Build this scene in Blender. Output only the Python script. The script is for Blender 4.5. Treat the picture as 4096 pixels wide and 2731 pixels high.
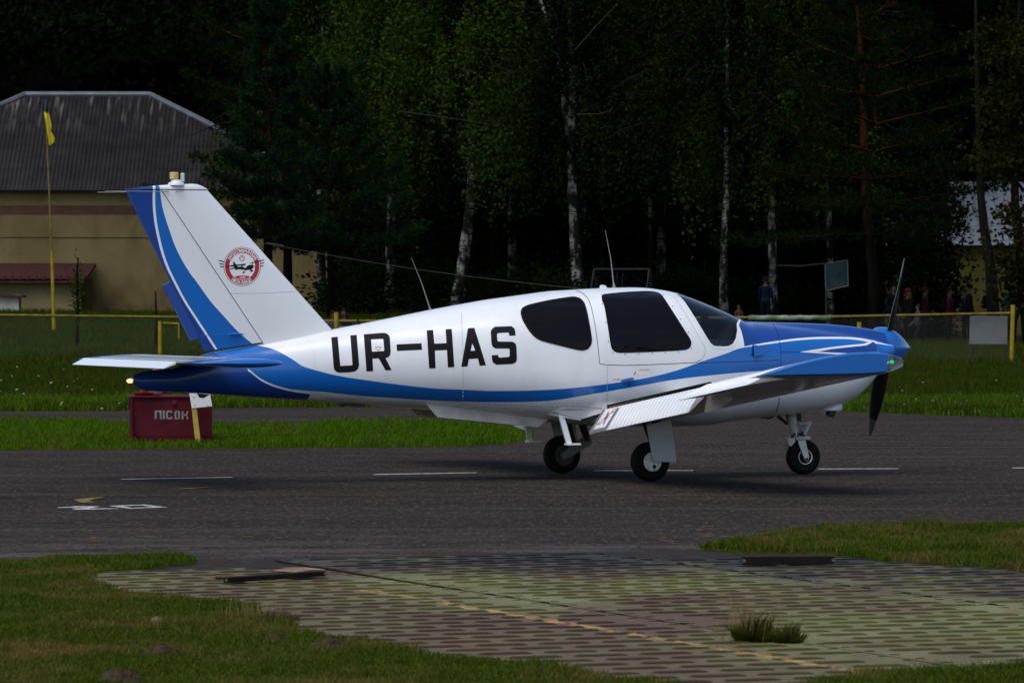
import bpy, bmesh, math, random
import numpy as np
from mathutils import Vector, Matrix
from mathutils.bvhtree import BVHTree
from mathutils.geometry import delaunay_2d_cdt, tessellate_polygon

for o in list(bpy.data.objects):
    bpy.data.objects.remove(o)
scene = bpy.context.scene
COL = scene.collection
RAD = math.radians

# ------------------------------------------------------------------ camera
F, CX, HY, CH = 20000.0, 2048.0, 1177.0, 1.7      # focal length, centre column, horizon row (photo pixels), eye height (m)
cam = bpy.data.cameras.new('camera')
cam.sensor_width = 36.0
cam.lens = F / 4096.0 * 36.0
cam.shift_y = -(2731 / 2.0 - HY) / 4096.0
cam.clip_start, cam.clip_end = 0.5, 3000.0
cam.dof.use_dof = True
cam.dof.focus_distance = 45.5
cam.dof.aperture_fstop = 13.0
camo = bpy.data.objects.new('camera', cam)
camo.location = (0, 0, CH)
camo.rotation_euler = (RAD(90), 0, 0)
COL.objects.link(camo)
scene.camera = camo

# ------------------------------------------------------------------ sky, sun, exposure
SUN_EL, SUN_AZ = RAD(60), RAD(-150)       # azimuth from +Y towards +X
world = bpy.data.worlds.new('World')
scene.world = world
world.use_nodes = True
wn = world.node_tree
bg = wn.nodes['Background']
sky = wn.nodes.new('ShaderNodeTexSky')
sky.sky_type = 'NISHITA'
sky.sun_disc = False
sky.sun_elevation = SUN_EL
sky.sun_rotation = SUN_AZ
sky.air_density = 1.0
sky.dust_density = 1.5
sky.ozone_density = 1.0
wn.links.new(sky.outputs[0], bg.inputs[0])
bg.inputs[1].default_value = 0.105
sl = bpy.data.lights.new('sun', 'SUN')
sl.energy = 1.5
sl.angle = RAD(55)
sl.color = (1.0, 0.96, 0.90)
suno = bpy.data.objects.new('sun', sl)
sd = Vector((math.sin(SUN_AZ) * math.cos(SUN_EL), math.cos(SUN_AZ) * math.cos(SUN_EL), math.sin(SUN_EL)))
suno.rotation_euler = sd.to_track_quat('Z', 'Y').to_euler()
suno.location = sd * 80
COL.objects.link(suno)
scene.view_settings.view_transform = 'Standard'
scene.view_settings.look = 'None'
scene.view_settings.exposure = 0.66
scene.view_settings.gamma = 1.0
scene.render.engine = 'CYCLES'
scene.cycles.use_denoising = True
scene.cycles.max_bounces = 8
scene.cycles.transparent_max_bounces = 12

# ------------------------------------------------------------------ helpers
def W(px, py, Y):                     # photo pixel at distance Y -> world point
    return Vector(((px - CX) / F * Y, Y, CH - (py - HY) / F * Y))
def G(px, py, z=0.0):                 # photo pixel on level ground z
    return W(px, py, (CH - z) * F / (py - HY))
def smooth(a, b, x):
    t = min(1.0, max(0.0, (x - a) / (b - a)))
    return t * t * (3 - 2 * t)
def gz(X, Y):                         # height of the land
    h = 1.0 * smooth(100, 170, Y) * (1.0 - 0.80 * smooth(4.5, 13, X))
    if Y > 200: h += (Y - 200) * 0.002
    return h
def tag(o, label=None, cat=None, group=None, kind=None):
    if label: o['label'] = label
    if cat: o['category'] = cat
    if group: o['group'] = group
    if kind: o['kind'] = kind
    return o
def empty(name, loc=(0, 0, 0), rz=0.0, label=None, cat=None, group=None):
    o = bpy.data.objects.new(name, None)
    o.location = loc
    o.rotation_euler = (0, 0, rz)
    o.empty_display_size = 0.3
    COL.objects.link(o)
    return tag(o, label, cat, group)
def link(name, me, m=None, parent=None, **kw):
    o = bpy.data.objects.new(name, me)
    COL.objects.link(o)
    if m is not None and len(me.materials) == 0:
        for mm in (m if isinstance(m, (list, tuple)) else [m]): me.materials.append(mm)
    if parent is not None: o.parent = parent
    tag(o, **kw)
    return o

class MB:
    """collects shapes, then links them as ONE mesh object"""
    def __init__(s): s.v, s.f, s.mi, s.cur = [], [], [], 0
    def add(s, vs, fs):
        b = len(s.v)
        s.v += [tuple(p) for p in vs]
        s.f += [tuple(b + i for i in f) for f in fs]
        s.mi += [s.cur] * len(fs)
        return s
    def box(s, x0, x1, y0, y1, z0, z1, M=None):
        vs = [Vector((x, y, z)) for z in (z0, z1) for x, y in ((x0, y0), (x1, y0), (x1, y1), (x0, y1))]
        if M is not None: vs = [M @ p for p in vs]
        return s.add(vs, [(0, 3, 2, 1), (4, 5, 6, 7), (0, 1, 5, 4), (1, 2, 6, 5), (2, 3, 7, 6), (3, 0, 4, 7)])
    def bbox(s, x0, x1, y0, y1, z0, z1, b=0.01, M=None):       # box with chamfered vertical edges and top
        P = [(x0 + b, y0), (x1 - b, y0), (x1, y0 + b), (x1, y1 - b), (x1 - b, y1), (x0 + b, y1), (x0, y1 - b), (x0, y0 + b)]
        cx, cy = (x0 + x1) / 2, (y0 + y1) / 2
        def ins(p): return (p[0] + (b if p[0] < cx else -b), p[1] + (b if p[1] < cy else -b))
        R = [[(*ins(p), z0) for p in P], [(*p, z0 + b) for p in P], [(*p, z1 - b) for p in P], [(*ins(p), z1) for p in P]]
        if M is not None: R = [[M @ Vector(p) for p in r] for r in R]
        return s.loft(R)
    def loft(s, rings, closed=True, cap=True):
        n = len(rings[0]); vs = [p for r in rings for p in r]; fs = []
        m = n if closed else n - 1
        for i in range(len(rings) - 1):
            for j in range(m):
                k = (j + 1) % n
                fs.append((i * n + j, i * n + k, (i + 1) * n + k, (i + 1) * n + j))
        if cap and closed:
            fs.append(tuple(range(n - 1, -1, -1)))
            b = (len(rings) - 1) * n
            fs.append(tuple(b + j for j in range(n)))
        return s.add(vs, fs)
    def tube(s, pts, rad, n=8, cap=True):
        pts = [Vector(p) for p in pts]
        if not isinstance(rad, (list, tuple)): rad = [rad] * len(pts)
        rings = []; up = None
        for i, p in enumerate(pts):
            d = (pts[min(i + 1, len(pts) - 1)] - pts[max(i - 1, 0)]).normalized()
            if up is None:
                up = Vector((0, 0, 1)) if abs(d.z) < 0.9 else Vector((1, 0, 0))
            a = d.cross(up).normalized(); b = a.cross(d).normalized(); up = b
            rings.append([p + (a * math.cos(2 * math.pi * j / n) + b * math.sin(2 * math.pi * j / n)) * rad[i] for j in range(n)])
        return s.loft(rings, cap=cap)
    def lathe(s, prof, origin, axis='y', n=24, M=None):          # prof: (radius, along axis)
        rings = []
        for r, h in prof:
            ring = []
            for j in range(n):
                c_, s_ = math.cos(2 * math.pi * j / n) * r, math.sin(2 * math.pi * j / n) * r
                p = {'y': (c_, h, s_), 'x': (h, c_, s_), 'z': (c_, s_, h)}[axis]
                p = Vector(p)
                if M is not None: p = M @ p
                ring.append(p + Vector(origin))
            rings.append(ring)
        return s.loft(rings)
    def prism(s, poly, d):                                       # planar polygon extruded by vector d
        n = len(poly); poly = [Vector(p) for p in poly]; d = Vector(d)
        vs = poly + [p + d for p in poly]
        fs = [tuple(range(n - 1, -1, -1)), tuple(range(n, 2 * n))] + [(i, (i + 1) % n, n + (i + 1) % n, n + i) for i in range(n)]
        return s.add(vs, fs)
    def mesh(s, name, smooth=False, fix=True):
        me = bpy.data.meshes.new(name)
        me.from_pydata(s.v, [], s.f)
        if any(s.mi): me.polygons.foreach_set('material_index', s.mi)
        if fix:
            bm = bmesh.new(); bm.from_mesh(me)
            bmesh.ops.recalc_face_normals(bm, faces=bm.faces)
            bm.to_mesh(me); bm.free()
        if smooth:
            me.polygons.foreach_set('use_smooth', [True] * len(me.polygons))
            if smooth != 'all': me.set_sharp_from_angle(angle=RAD(38))
        me.update()
        return me
    def build(s, name, m=None, parent=None, smooth=False, fix=True, **kw):
        return link(name, s.mesh(name, smooth, fix), m, parent, **kw)

def tri_mesh(name, verts, tris, smooth=False):
    verts = np.asarray(verts, np.float32).reshape(-1, 3); tris = np.asarray(tris, np.int32).reshape(-1, 3)
    me = bpy.data.meshes.new(name)
    me.vertices.add(len(verts)); me.vertices.foreach_set('co', verts.ravel())
    me.loops.add(tris.size); me.loops.foreach_set('vertex_index', tris.ravel())
    me.polygons.add(len(tris)); me.polygons.foreach_set('loop_start', np.arange(0, tris.size, 3, dtype=np.int32))
    me.update(calc_edges=True)
    if smooth: me.polygons.foreach_set('use_smooth', [True] * len(me.polygons))
    return me

# ------------------------------------------------------------------ materials
def nodes(name):
    m = bpy.data.materials.new(name); m.use_nodes = True
    nt = m.node_tree
    return m, nt, nt.nodes['Principled BSDF']
def N(nt, t, **kw):
    n = nt.nodes.new(t)
    for k, v in kw.items():
        if k.startswith('i_'): n.inputs[int(k[2:])].default_value = v
        else: setattr(n, k, v)
    return n
def coord(nt, kind='Object', scale=None):
    if kind == 'World':
        c = N(nt, 'ShaderNodeNewGeometry').outputs['Position']
    else:
        c = N(nt, 'ShaderNodeTexCoord').outputs[kind]
    if scale:
        mp = N(nt, 'ShaderNodeMapping'); nt.links.new(c, mp.inputs[0]); mp.inputs['Scale'].default_value = scale
        c = mp.outputs[0]
    return c
def noise(nt, vec, scale, detail=4, rough=0.55, lo=0.35, hi=0.65):
    n = N(nt, 'ShaderNodeTexNoise'); nt.links.new(vec, n.inputs['Vector'])
    n.inputs['Scale'].default_value = scale; n.inputs['Detail'].default_value = detail; n.inputs['Roughness'].default_value = rough
    r = N(nt, 'ShaderNodeMapRange'); r.clamp = True
    nt.links.new(n.outputs[0], r.inputs[0])
    r.inputs[1].default_value = lo; r.inputs[2].default_value = hi
    return r.outputs[0]
def mix(nt, fac, a, b):
    n = N(nt, 'ShaderNodeMix', data_type='RGBA')
    for sock, val in ((n.inputs[0], fac), (n.inputs[6], a), (n.inputs[7], b)):
        if isinstance(val, (int, float)): sock.default_value = val
        elif isinstance(val, (tuple, list)): sock.default_value = (*val[:3], 1)
        else: nt.links.new(val, sock)
    return n.outputs[2]
def math_(nt, op, a, b=None, c=None):
    n = N(nt, 'ShaderNodeMath', operation=op)
    for i, val in enumerate((a, b, c)):
        if val is None: continue
        if isinstance(val, (int, float)): n.inputs[i].default_value = val
        else: nt.links.new(val, n.inputs[i])
    return n.outputs[0]
def bump(nt, bs, h, strength=0.3, dist=0.01):
    b = N(nt, 'ShaderNodeBump'); b.inputs['Strength'].default_value = strength; b.inputs['Distance'].default_value = dist
    nt.links.new(h, b.inputs['Height']); nt.links.new(b.outputs[0], bs.inputs['Normal'])
def pm(name, rgb, rough=0.6, metal=0.0, var=0.25, scale=6.0, rgb2=None, bmp=0.0, bscale=60.0, bdist=0.01, coat=0.0, spec=None, kind='Object', stretch=None):
    m, nt, bs = nodes(name)
    co = coord(nt, kind, stretch)
    c2 = rgb2 if rgb2 else tuple(x * (1 - var) for x in rgb)
    f = noise(nt, co, scale)
    nt.links.new(mix(nt, f, rgb, c2), bs.inputs['Base Color'])
    bs.inputs['Roughness'].default_value = rough
    bs.inputs['Metallic'].default_value = metal
    if coat: bs.inputs['Coat Weight'].default_value = coat; bs.inputs['Coat Roughness'].default_value = 0.08
    if spec is None and rough >= .5 and not metal and not coat: spec = .08
    if spec is not None: bs.inputs['Specular IOR Level'].default_value = spec
    if bmp: bump(nt, bs, noise(nt, co, bscale, 5, 0.6, 0.2, 0.8), bmp, bdist)
    return m
# ================================================================== ground, runway, matting, grass
rng = np.random.default_rng(7)
def d2s(pts): return [(a * 1.7415, c * 1.7415) for a, c in pts]
def gpoly(pts, z=0.0): return [(G(*p).x, G(*p).y) for p in pts]
def np_in(P, poly):
    x, y = P[:, 0], P[:, 1]; r = np.zeros(len(P), bool); j = len(poly) - 1
    for i in range(len(poly)):
        xi, yi = poly[i]; xj, yj = poly[j]
        if yi != yj:
            r ^= ((yi > y) != (yj > y)) & (x < (xj - xi) * (y - yi) / (yj - yi) + xi)
        j = i
    return r
def vnoise(P, s, seed=0):                 # cheap value noise in the plane
    r = np.random.default_rng(seed); T_ = r.random((64, 64))
    X = P[:, 0] / s + 1000; Y = P[:, 1] / s + 1000
    i, j = np.floor(X).astype(int), np.floor(Y).astype(int); u, v = X - i, Y - j
    u, v = u * u * (3 - 2 * u), v * v * (3 - 2 * v)
    g = lambda a, b_: T_[a % 64, b_ % 64]
    return (g(i, j) * (1 - u) + g(i + 1, j) * u) * (1 - v) + (g(i, j + 1) * (1 - u) + g(i + 1, j + 1) * u) * v
def gz_np(P): return np.array([gz(a, c) for a, c in P])

# land
def land_mat():
    m, nt, bs = nodes('turf_soil')
    co = coord(nt, 'World')
    a = mix(nt, noise(nt, co, 0.35, 5), (0.022, 0.036, 0.004), (0.042, 0.042, 0.010))
    c_ = mix(nt, noise(nt, co, 3.0, 5, .6, .5, .75), a, (0.035, 0.028, 0.016))
    nt.links.new(c_, bs.inputs['Base Color']); bs.inputs['Roughness'].default_value = 1.0; bs.inputs['Specular IOR Level'].default_value = 0.0
    bump(nt, bs, noise(nt, co, 9.0, 5, .6, .2, .8), .6, .05)
    return m
m_land = land_mat()
xs_l = [-900, -400, -150, -80] + list(np.linspace(-45, 45, 46)) + [80, 150, 400, 900]
ys_l = [-60, 0, 10] + list(np.linspace(16, 96, 21)) + list(np.linspace(100, 200, 41)) + [230, 300, 500, 900, 1500]
b = MB(); nx = len(xs_l)
b.add([(x, y, gz(x, y) - 0.012) for y in ys_l for x in xs_l], [(j * nx + i, j * nx + i + 1, (j + 1) * nx + i + 1, (j + 1) * nx + i) for j in range(len(ys_l) - 1) for i in range(nx - 1)])
b.build('ground', m_land, smooth='all', fix=False, kind='structure', label='grassy ground of the airfield')

def asphalt():
    m, nt, bs = nodes('asphalt')
    co = coord(nt, 'World'); st = coord(nt, 'World', (0.12, 1.0, 1.0))
    base = mix(nt, noise(nt, st, 0.9, 6, .6, .3, .7), (0.0180, 0.0138, 0.0112), (0.036, 0.0280, 0.0225))
    base = mix(nt, noise(nt, coord(nt, 'World', (.05, 1, 1)), 2.2, 4, .6, .45, .75), base, (0.038, 0.030, 0.027))
    base = mix(nt, noise(nt, coord(nt, 'World', (.10, 1, 1)), 3.1, 5, .6, .60, .75), base, (0.013, 0.012, 0.0118))
    base = mix(nt, noise(nt, co, 26.0, 3, .6, .55, .72), base, (0.048, 0.043, 0.039))
    base = mix(nt, noise(nt, co, 40.0, 2, .5, .60, .70), base, (0.012, 0.012, 0.012))
    sp = N(nt, 'ShaderNodeTexVoronoi'); sp.inputs['Scale'].default_value = 14.0; nt.links.new(co, sp.inputs['Vector'])
    peb = math_(nt, 'LESS_THAN', sp.outputs['Distance'], 0.10)
    gate = math_(nt, 'GREATER_THAN', N(nt, 'ShaderNodeSeparateColor').outputs[0], 2)
    sc_ = nt.nodes.new('ShaderNodeSeparateColor'); nt.links.new(sp.outputs['Color'], sc_.inputs[0])
    peb = math_(nt, 'MULTIPLY', peb, math_(nt, 'GREATER_THAN', sc_.outputs[0], 0.80))
    base = mix(nt, peb, base, (0.22, 0.21, 0.19))
    base = mix(nt, math_(nt, 'MULTIPLY', noise(nt, coord(nt, 'World', (.10, .5, 1)), 1.0, 4, .6, .42, .66), .6), base, (0.013, 0.0105, 0.0090))
    base = mix(nt, math_(nt, 'MULTIPLY', noise(nt, coord(nt, 'World', (.04, .9, 1)), 1.3, 3, .6, .55, .68), .7), base, (0.055, 0.042, 0.034))
    # loose grey grit near the matting
    sy = N(nt, 'ShaderNodeSeparateXYZ'); nt.links.new(co, sy.inputs[0])
    mr = N(nt, 'ShaderNodeMapRange'); nt.links.new(sy.outputs[1], mr.inputs[0]); mr.inputs[1].default_value = 36.0; mr.inputs[2].default_value = 32.6
    gf = math_(nt, 'MULTIPLY', mr.outputs[0], noise(nt, coord(nt, 'World', (.35, 1, 1)), 2.0, 6, .65, .42, .66))
    base = mix(nt, gf, base, (0.085, 0.080, 0.074))
    base = mix(nt, noise(nt, coord(nt, 'World', (.22, 1, 1)), 7.0, 6, .75, .50, .72), base, (0.068, 0.053, 0.043))
    base = mix(nt, noise(nt, coord(nt, 'World', (.18, 1, 1)), 11.0, 5, .75, .55, .75), base, (0.009, 0.0075, 0.0065))
    base = mix(nt, noise(nt, coord(nt, 'World', (1, .10, 1)), 24.0, 3, .7, .52, .72), base, (0.075, 0.060, 0.049))
    base = mix(nt, noise(nt, coord(nt, 'World', (1, .10, 1)), 31.0, 3, .7, .54, .70), base, (0.008, 0.007, 0.006))
    nt.links.new(base, bs.inputs['Base Color'])
    bs.inputs['Roughness'].default_value = 0.95; bs.inputs['Specular IOR Level'].default_value = 0.03
    bump(nt, bs, noise(nt, co, 45.0, 4, .7, .2, .8), .5, .01)
    return m
m_asph = asphalt()
edge = [(-900, 1650), (-300, 1648), (0, 1645), (430, 1645), (850, 1632), (1500, 1628), (2400, 1632), (3300, 1640), (3600, 1655), (4096, 1672), (4800, 1680)]
far = [(G(*p).x, G(*p).y) for p in edge]
b = MB()
pol = [(-30, 28.5), (30, 28.5)] + [(30, far[-1][1])] + [(x, y) for x, y in reversed(far)] + [(-30, far[0][1])]
b.add([(x, y, 0.0) for x, y in pol], [tuple(range(len(pol)))]); b.build('runway', m_asph, fix=False, kind='structure', label='worn dark asphalt taxiway')

# painted lines
def road_paint(name, rgb, wear=.45):
    m, nt, bs = nodes(name); co = coord(nt, 'World')
    f = noise(nt, co, 18, 5, .7, wear, wear + .18)
    nt.links.new(mix(nt, f, rgb, (0.07, 0.062, 0.055)), bs.inputs['Base Color']); bs.inputs['Roughness'].default_value = .9; bs.inputs['Specular IOR Level'].default_value = .03
    return m
m_rw = road_paint('road_marking_white', (0.42, 0.42, 0.40), .47); m_ry = road_paint('road_marking_yellow', (0.22, 0.17, 0.05), .42)
def mark(name, px, m, z=.004, **kw):
    b = MB(); b.add([(G(*p).x, G(*p).y, z) for p in px], [tuple(range(len(px)))]); return b.build(name, m, fix=True, kind='structure', **kw)
for a, c_ in (((480, 1917), (930, 1909)), ((1489, 1898), (1905, 1891)), ((2370, 1883), (2770, 1882)), ((3270, 1876), (3590, 1875)), ((4045, 1872), (4400, 1869))):
    mark('runway_marking', [(a[0], a[1] + 1.7), (c_[0], c_[1] + 1.2), (c_[0] + 6, c_[1] - 1.0), (a[0] + 10, a[1] - 1.2)], m_rw)
def z5(pts): return [(a / 1.568, 1650 + c_ / 1.568) for a, c_ in pts]
mark('runway_marking', z5([(357, 597), (480, 588), (632, 589), (560, 602), (738, 602), (740, 605), (480, 611), (446, 604), (560, 595), (365, 599)]), m_rw)
b = MB(); o_ = z5([(680, 586), (905, 578), (1050, 595), (815, 604)]); i_ = z5([(765, 588), (890, 583), (955, 593), (830, 599)])
pp = [(G(*p).x, G(*p).y, .004) for p in o_ + i_]; b.add(pp, [(k, (k + 1) % 4, 4 + (k + 1) % 4, 4 + k) for k in range(4)]); b.build('runway_marking', m_rw, kind='structure')
mark('runway_marking', z5([(462, 549), (530, 540), (655, 530), (580, 548), (555, 556), (595, 566), (510, 567)]), m_ry, .006)
mark('runway_marking', z5([(1060, 484), (1180, 476), (1420, 462), (1190, 480)]), m_ry, .006)

# ---- grass
def blades(P, h, wd, lean, seed):
    r = np.random.default_rng(seed); n = len(P)
    a = r.random(n) * 2 * np.pi; la = r.random(n) * 2 * np.pi
    l = lean * (0.3 + r.random(n))[:, None]
    dx = np.stack([np.cos(a), np.sin(a), np.zeros(n)], 1) * (wd * .5)[:, None]
    ld = np.stack([np.cos(la), np.sin(la), np.zeros(n)], 1) * l * h[:, None]
    up = np.zeros((n, 3)); up[:, 2] = h
    V = np.empty((n, 5, 3)); V[:, 0] = P - dx; V[:, 1] = P + dx
    V[:, 2] = P - dx * .75 + ld * .35 + up * .55; V[:, 3] = P + dx * .75 + ld * .35 + up * .55; V[:, 4] = P + ld + up * .95
    k = np.arange(n)[:, None] * 5
    T = np.stack([k + [0, 1, 3], k + [0, 3, 2], k + [2, 3, 4]], 1).reshape(-1, 3)
    return V.reshape(-1, 3), T
def grass_mat(name, g1, g2, dry, dryf=.55, s=.8):
    m, nt, bs = nodes(name); co = coord(nt, 'World')
    a = mix(nt, noise(nt, co, s, 4), g1, g2)
    a = mix(nt, noise(nt, co, 55.0, 2, .5, .3, .7), a, tuple(x * .55 for x in g1))
    a = mix(nt, noise(nt, co, s * 1.9, 5, .65, dryf, dryf + .16), a, dry)
    a = mix(nt, noise(nt, co, 90.0, 1, .5, .66, .70), a, tuple(x * 1.4 for x in dry))
    nt.links.new(a, bs.inputs['Base Color']); bs.inputs['Roughness'].default_value = .8; bs.inputs['Specular IOR Level'].default_value = .05
    tr = N(nt, 'ShaderNodeBsdfTranslucent'); nt.links.new(a, tr.inputs[0])
    mx = N(nt, 'ShaderNodeMixShader'); mx.inputs[0].default_value = .35
    nt.links.new(bs.outputs[0], mx.inputs[1]); nt.links.new(tr.outputs[0], mx.inputs[2]); nt.links.new(mx.outputs[0], nt.nodes['Material Output'].inputs[0])
    return m
def scatter(poly, dens_, seed, cap=200000):
    r = np.random.default_rng(seed)
    x0, x1 = min(p[0] for p in poly), max(p[0] for p in poly); y0, y1 = min(p[1] for p in poly), max(p[1] for p in poly)
    n = int((x1 - x0) * (y1 - y0) * dens_)
    P = np.stack([x0 + r.random(n) * (x1 - x0), y0 + r.random(n) * (y1 - y0)], 1)
    return P[np_in(P, poly)]
def ragged(poly, step, amp, seed):
    r = random.Random(seed); o = []
    for i in range(len(poly)):
        a, c_ = poly[i], poly[(i + 1) % len(poly)]; k = max(1, int(math.hypot(c_[0] - a[0], c_[1] - a[1]) / step))
        for q in range(k): o.append((a[0] + (c_[0] - a[0]) * q / k + r.uniform(-amp, amp), a[1] + (c_[1] - a[1]) * q / k + r.uniform(-amp, amp) * 2.5))
    return o
def grow0(poly, d):
    a = sum(poly[i][0] * poly[(i + 1) % len(poly)][1] - poly[(i + 1) % len(poly)][0] * poly[i][1] for i in range(len(poly)))
    s = 1 if a > 0 else -1; out = []; n = len(poly)
    for i in range(n):
        p, q, r_ = poly[i - 1], poly[i], poly[(i + 1) % n]; dx, dy = r_[0] - p[0], r_[1] - p[1]; l = math.hypot(dx, dy) or 1
        out.append((q[0] + s * dy / l * d, q[1] - s * dx / l * d))
    return out
def lawn(name, poly, dens_, h0, h1, wd, lean, m, seed, label, clump=.25, sheet=None, ter=False):
    P2 = scatter(poly, dens_, seed)
    nz = vnoise(P2, clump, seed) * .6 + vnoise(P2, clump * 3.5, seed + 1) * .4
    keep = rng.random(len(P2)) < .45 + .9 * nz; P2, nz = P2[keep], nz[keep]
    z = gz_np(P2) if ter else np.full(len(P2), max(0.0, (sheet or 0) - .006))
    h = (h0 + (h1 - h0) * np.clip(nz * 1.5 - .25, 0, 1.3)) * (.55 + .7 * rng.random(len(P2)))
    V, T = blades(np.column_stack([P2, z]), h, wd * (.6 + .8 * rng.random(len(P2))), lean, seed)
    link(name, tri_mesh(name, V, T), m, label=label, cat='grass', kind='stuff')
    if sheet:
        pl2 = grow0(poly, -.05); b = MB(); b.add([(x, y, sheet) for x, y in pl2] + [(x, y, -.01) for x, y in poly], [tuple(range(len(poly)))] + [(i, (i + 1) % len(poly), len(poly) + (i + 1) % len(poly), len(poly) + i) for i in range(len(poly))])
        b.build('turf', m_land, fix=False, kind='structure', label='bare soil under the grass')
m_gfore = grass_mat('grass_foreground', (0.050, 0.094, 0.004), (0.080, 0.098, 0.009), (0.14, 0.098, 0.028), .50, .55)
m_gmid = grass_mat('grass_verge', (0.056, 0.138, 0.002), (0.088, 0.146, 0.004), (0.10, 0.080, 0.020), .54, .9)
m_gfar = grass_mat('grass_meadow', (0.032, 0.066, 0.002), (0.048, 0.060, 0.005), (0.066, 0.048, 0.012), .56, .30)
m_gver = grass_mat('grass_verge_near', (0.044, 0.092, 0.003), (0.072, 0.098, 0.006), (0.13, 0.092, 0.028), .47, 1.3)
foreL = d2s([(-150, 1302), (0, 1300), (130, 1291), (250, 1285), (400, 1284), (455, 1296), (380, 1306), (240, 1318), (195, 1335), (235, 1352), (400, 1376), (480, 1395), (560, 1402), (640, 1432), (700, 1466), (790, 1480), (900, 1492), (1000, 1512), (1100, 1524), (1250, 1540), (1330, 1552), (1480, 1570), (1650, 1600), (-150, 1640)])
fL = ragged(gpoly(foreL), .25, .05, 3)
lawn('grass', fL, 5200, .018, .055, .006, .8, m_gfore, 11, 'short lawn grass in the left foreground', .22, .022)
foreR = d2s([(1612, 1262), (1700, 1250), (1760, 1238), (1900, 1222), (2000, 1214), (2150, 1216), (2352, 1212), (2600, 1205), (2600, 1330), (2352, 1318), (2200, 1308), (2080, 1300), (1960, 1284), (1850, 1272), (1700, 1270)])
fR = ragged(gpoly(foreR), .3, .05, 4)
lawn('grass', fR, 3400, .025, .095, .008, .9, m_gver, 12, 'grass verge at the right edge beyond the matting', .3, .020)
foreB = d2s([(1900, 1575), (2000, 1562), (2150, 1558), (2352, 1553), (2700, 1545), (2700, 1640), (1700, 1640)])
fB = ragged(gpoly(foreB), .25, .04, 5)
lawn('grass', fB, 5200, .025, .07, .006, .8, m_gfore, 13, 'strip of grass in the bottom right corner', .2, .022)
isl = [(-600, 1808), (0, 1803), (600, 1797), (1218, 1793), (1900, 1786), (2080, 1770), (2140, 1745), (2090, 1722), (1900, 1702), (1600, 1692), (1400, 1692), (1300, 1702), (1180, 1714), (500, 1702), (250, 1690), (0, 1690), (-600, 1690)]
iS = ragged(gpoly(isl), .35, .07, 6)
lawn('grass', iS, 620, .04, .13, .013, .6, m_gmid, 14, 'grass strip beside the red sand box', .5, .008)
farp = [(-24, far[0][1])] + [(x, y) for x, y in far if -22 < x < 22] + [(22, far[-1][1]), (22, 112), (-24, 112)]
fF = ragged(farp, .5, .08, 8)
lawn('grass', fF, 210, .06, .20, .020, .5, m_gfar, 15, 'meadow grass between the asphalt and the yellow fence', .8, None, True)
fE = [(-24, far[0][1] - .1)] + [(x, y - .12) for x, y in far if -22 < x < 22] + [(22, far[-1][1]), (22, 79), (-24, 79)]
lawn('grass', ragged(fE, .5, .08, 8), 260, .06, .20, .018, .6, m_gmid, 18, 'greener grass along the far asphalt edge', .8, None, True)
lawn('grass', [(-26, 112), (26, 112), (30, 172), (-30, 172)], 70, .08, .26, .035, .5, m_gfar, 16, 'rough grass beyond the yellow fence', 1.2, None, True)
# white umbels and blue specks in the meadow
fl = []
r = random.Random(5)
def flowers(name, n, box, m, label, hh):
    b = MB()
    for _ in range(n):
        px, py = r.uniform(box[0], box[1]), r.uniform(box[2], box[3]); p = G(px, py + 25)
        z = gz(p.x, p.y) + r.uniform(.12, hh); s = r.uniform(.008, .020)
        b.add([(p.x - s, p.y, z), (p.x + s, p.y, z + s * .3), (p.x + s * .4, p.y + s * 2, z + s * .7), (p.x - s, p.y + s, z + s * .8)], [(0, 1, 2, 3)])
    b.build(name, m, fix=False, label=label, cat='flowers', kind='stuff')
m_fw = pm('petal_white', (.30, .30, .26), .8); m_fb = pm('petal_blue', (.13, .15, .16), .8)
flowers('flowers', 16, (0, 330, 1520, 1640), m_fw, 'white umbel flowers in the meadow at left', .45)
flowers('flowers', 10, (330, 760, 1560, 1660), m_fw, 'sparse white flowers left of the sand box', .3)
flowers('flowers', 16, (3420, 4096, 1520, 1650), m_fb, 'pale flower specks in the meadow at right', .2)

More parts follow.
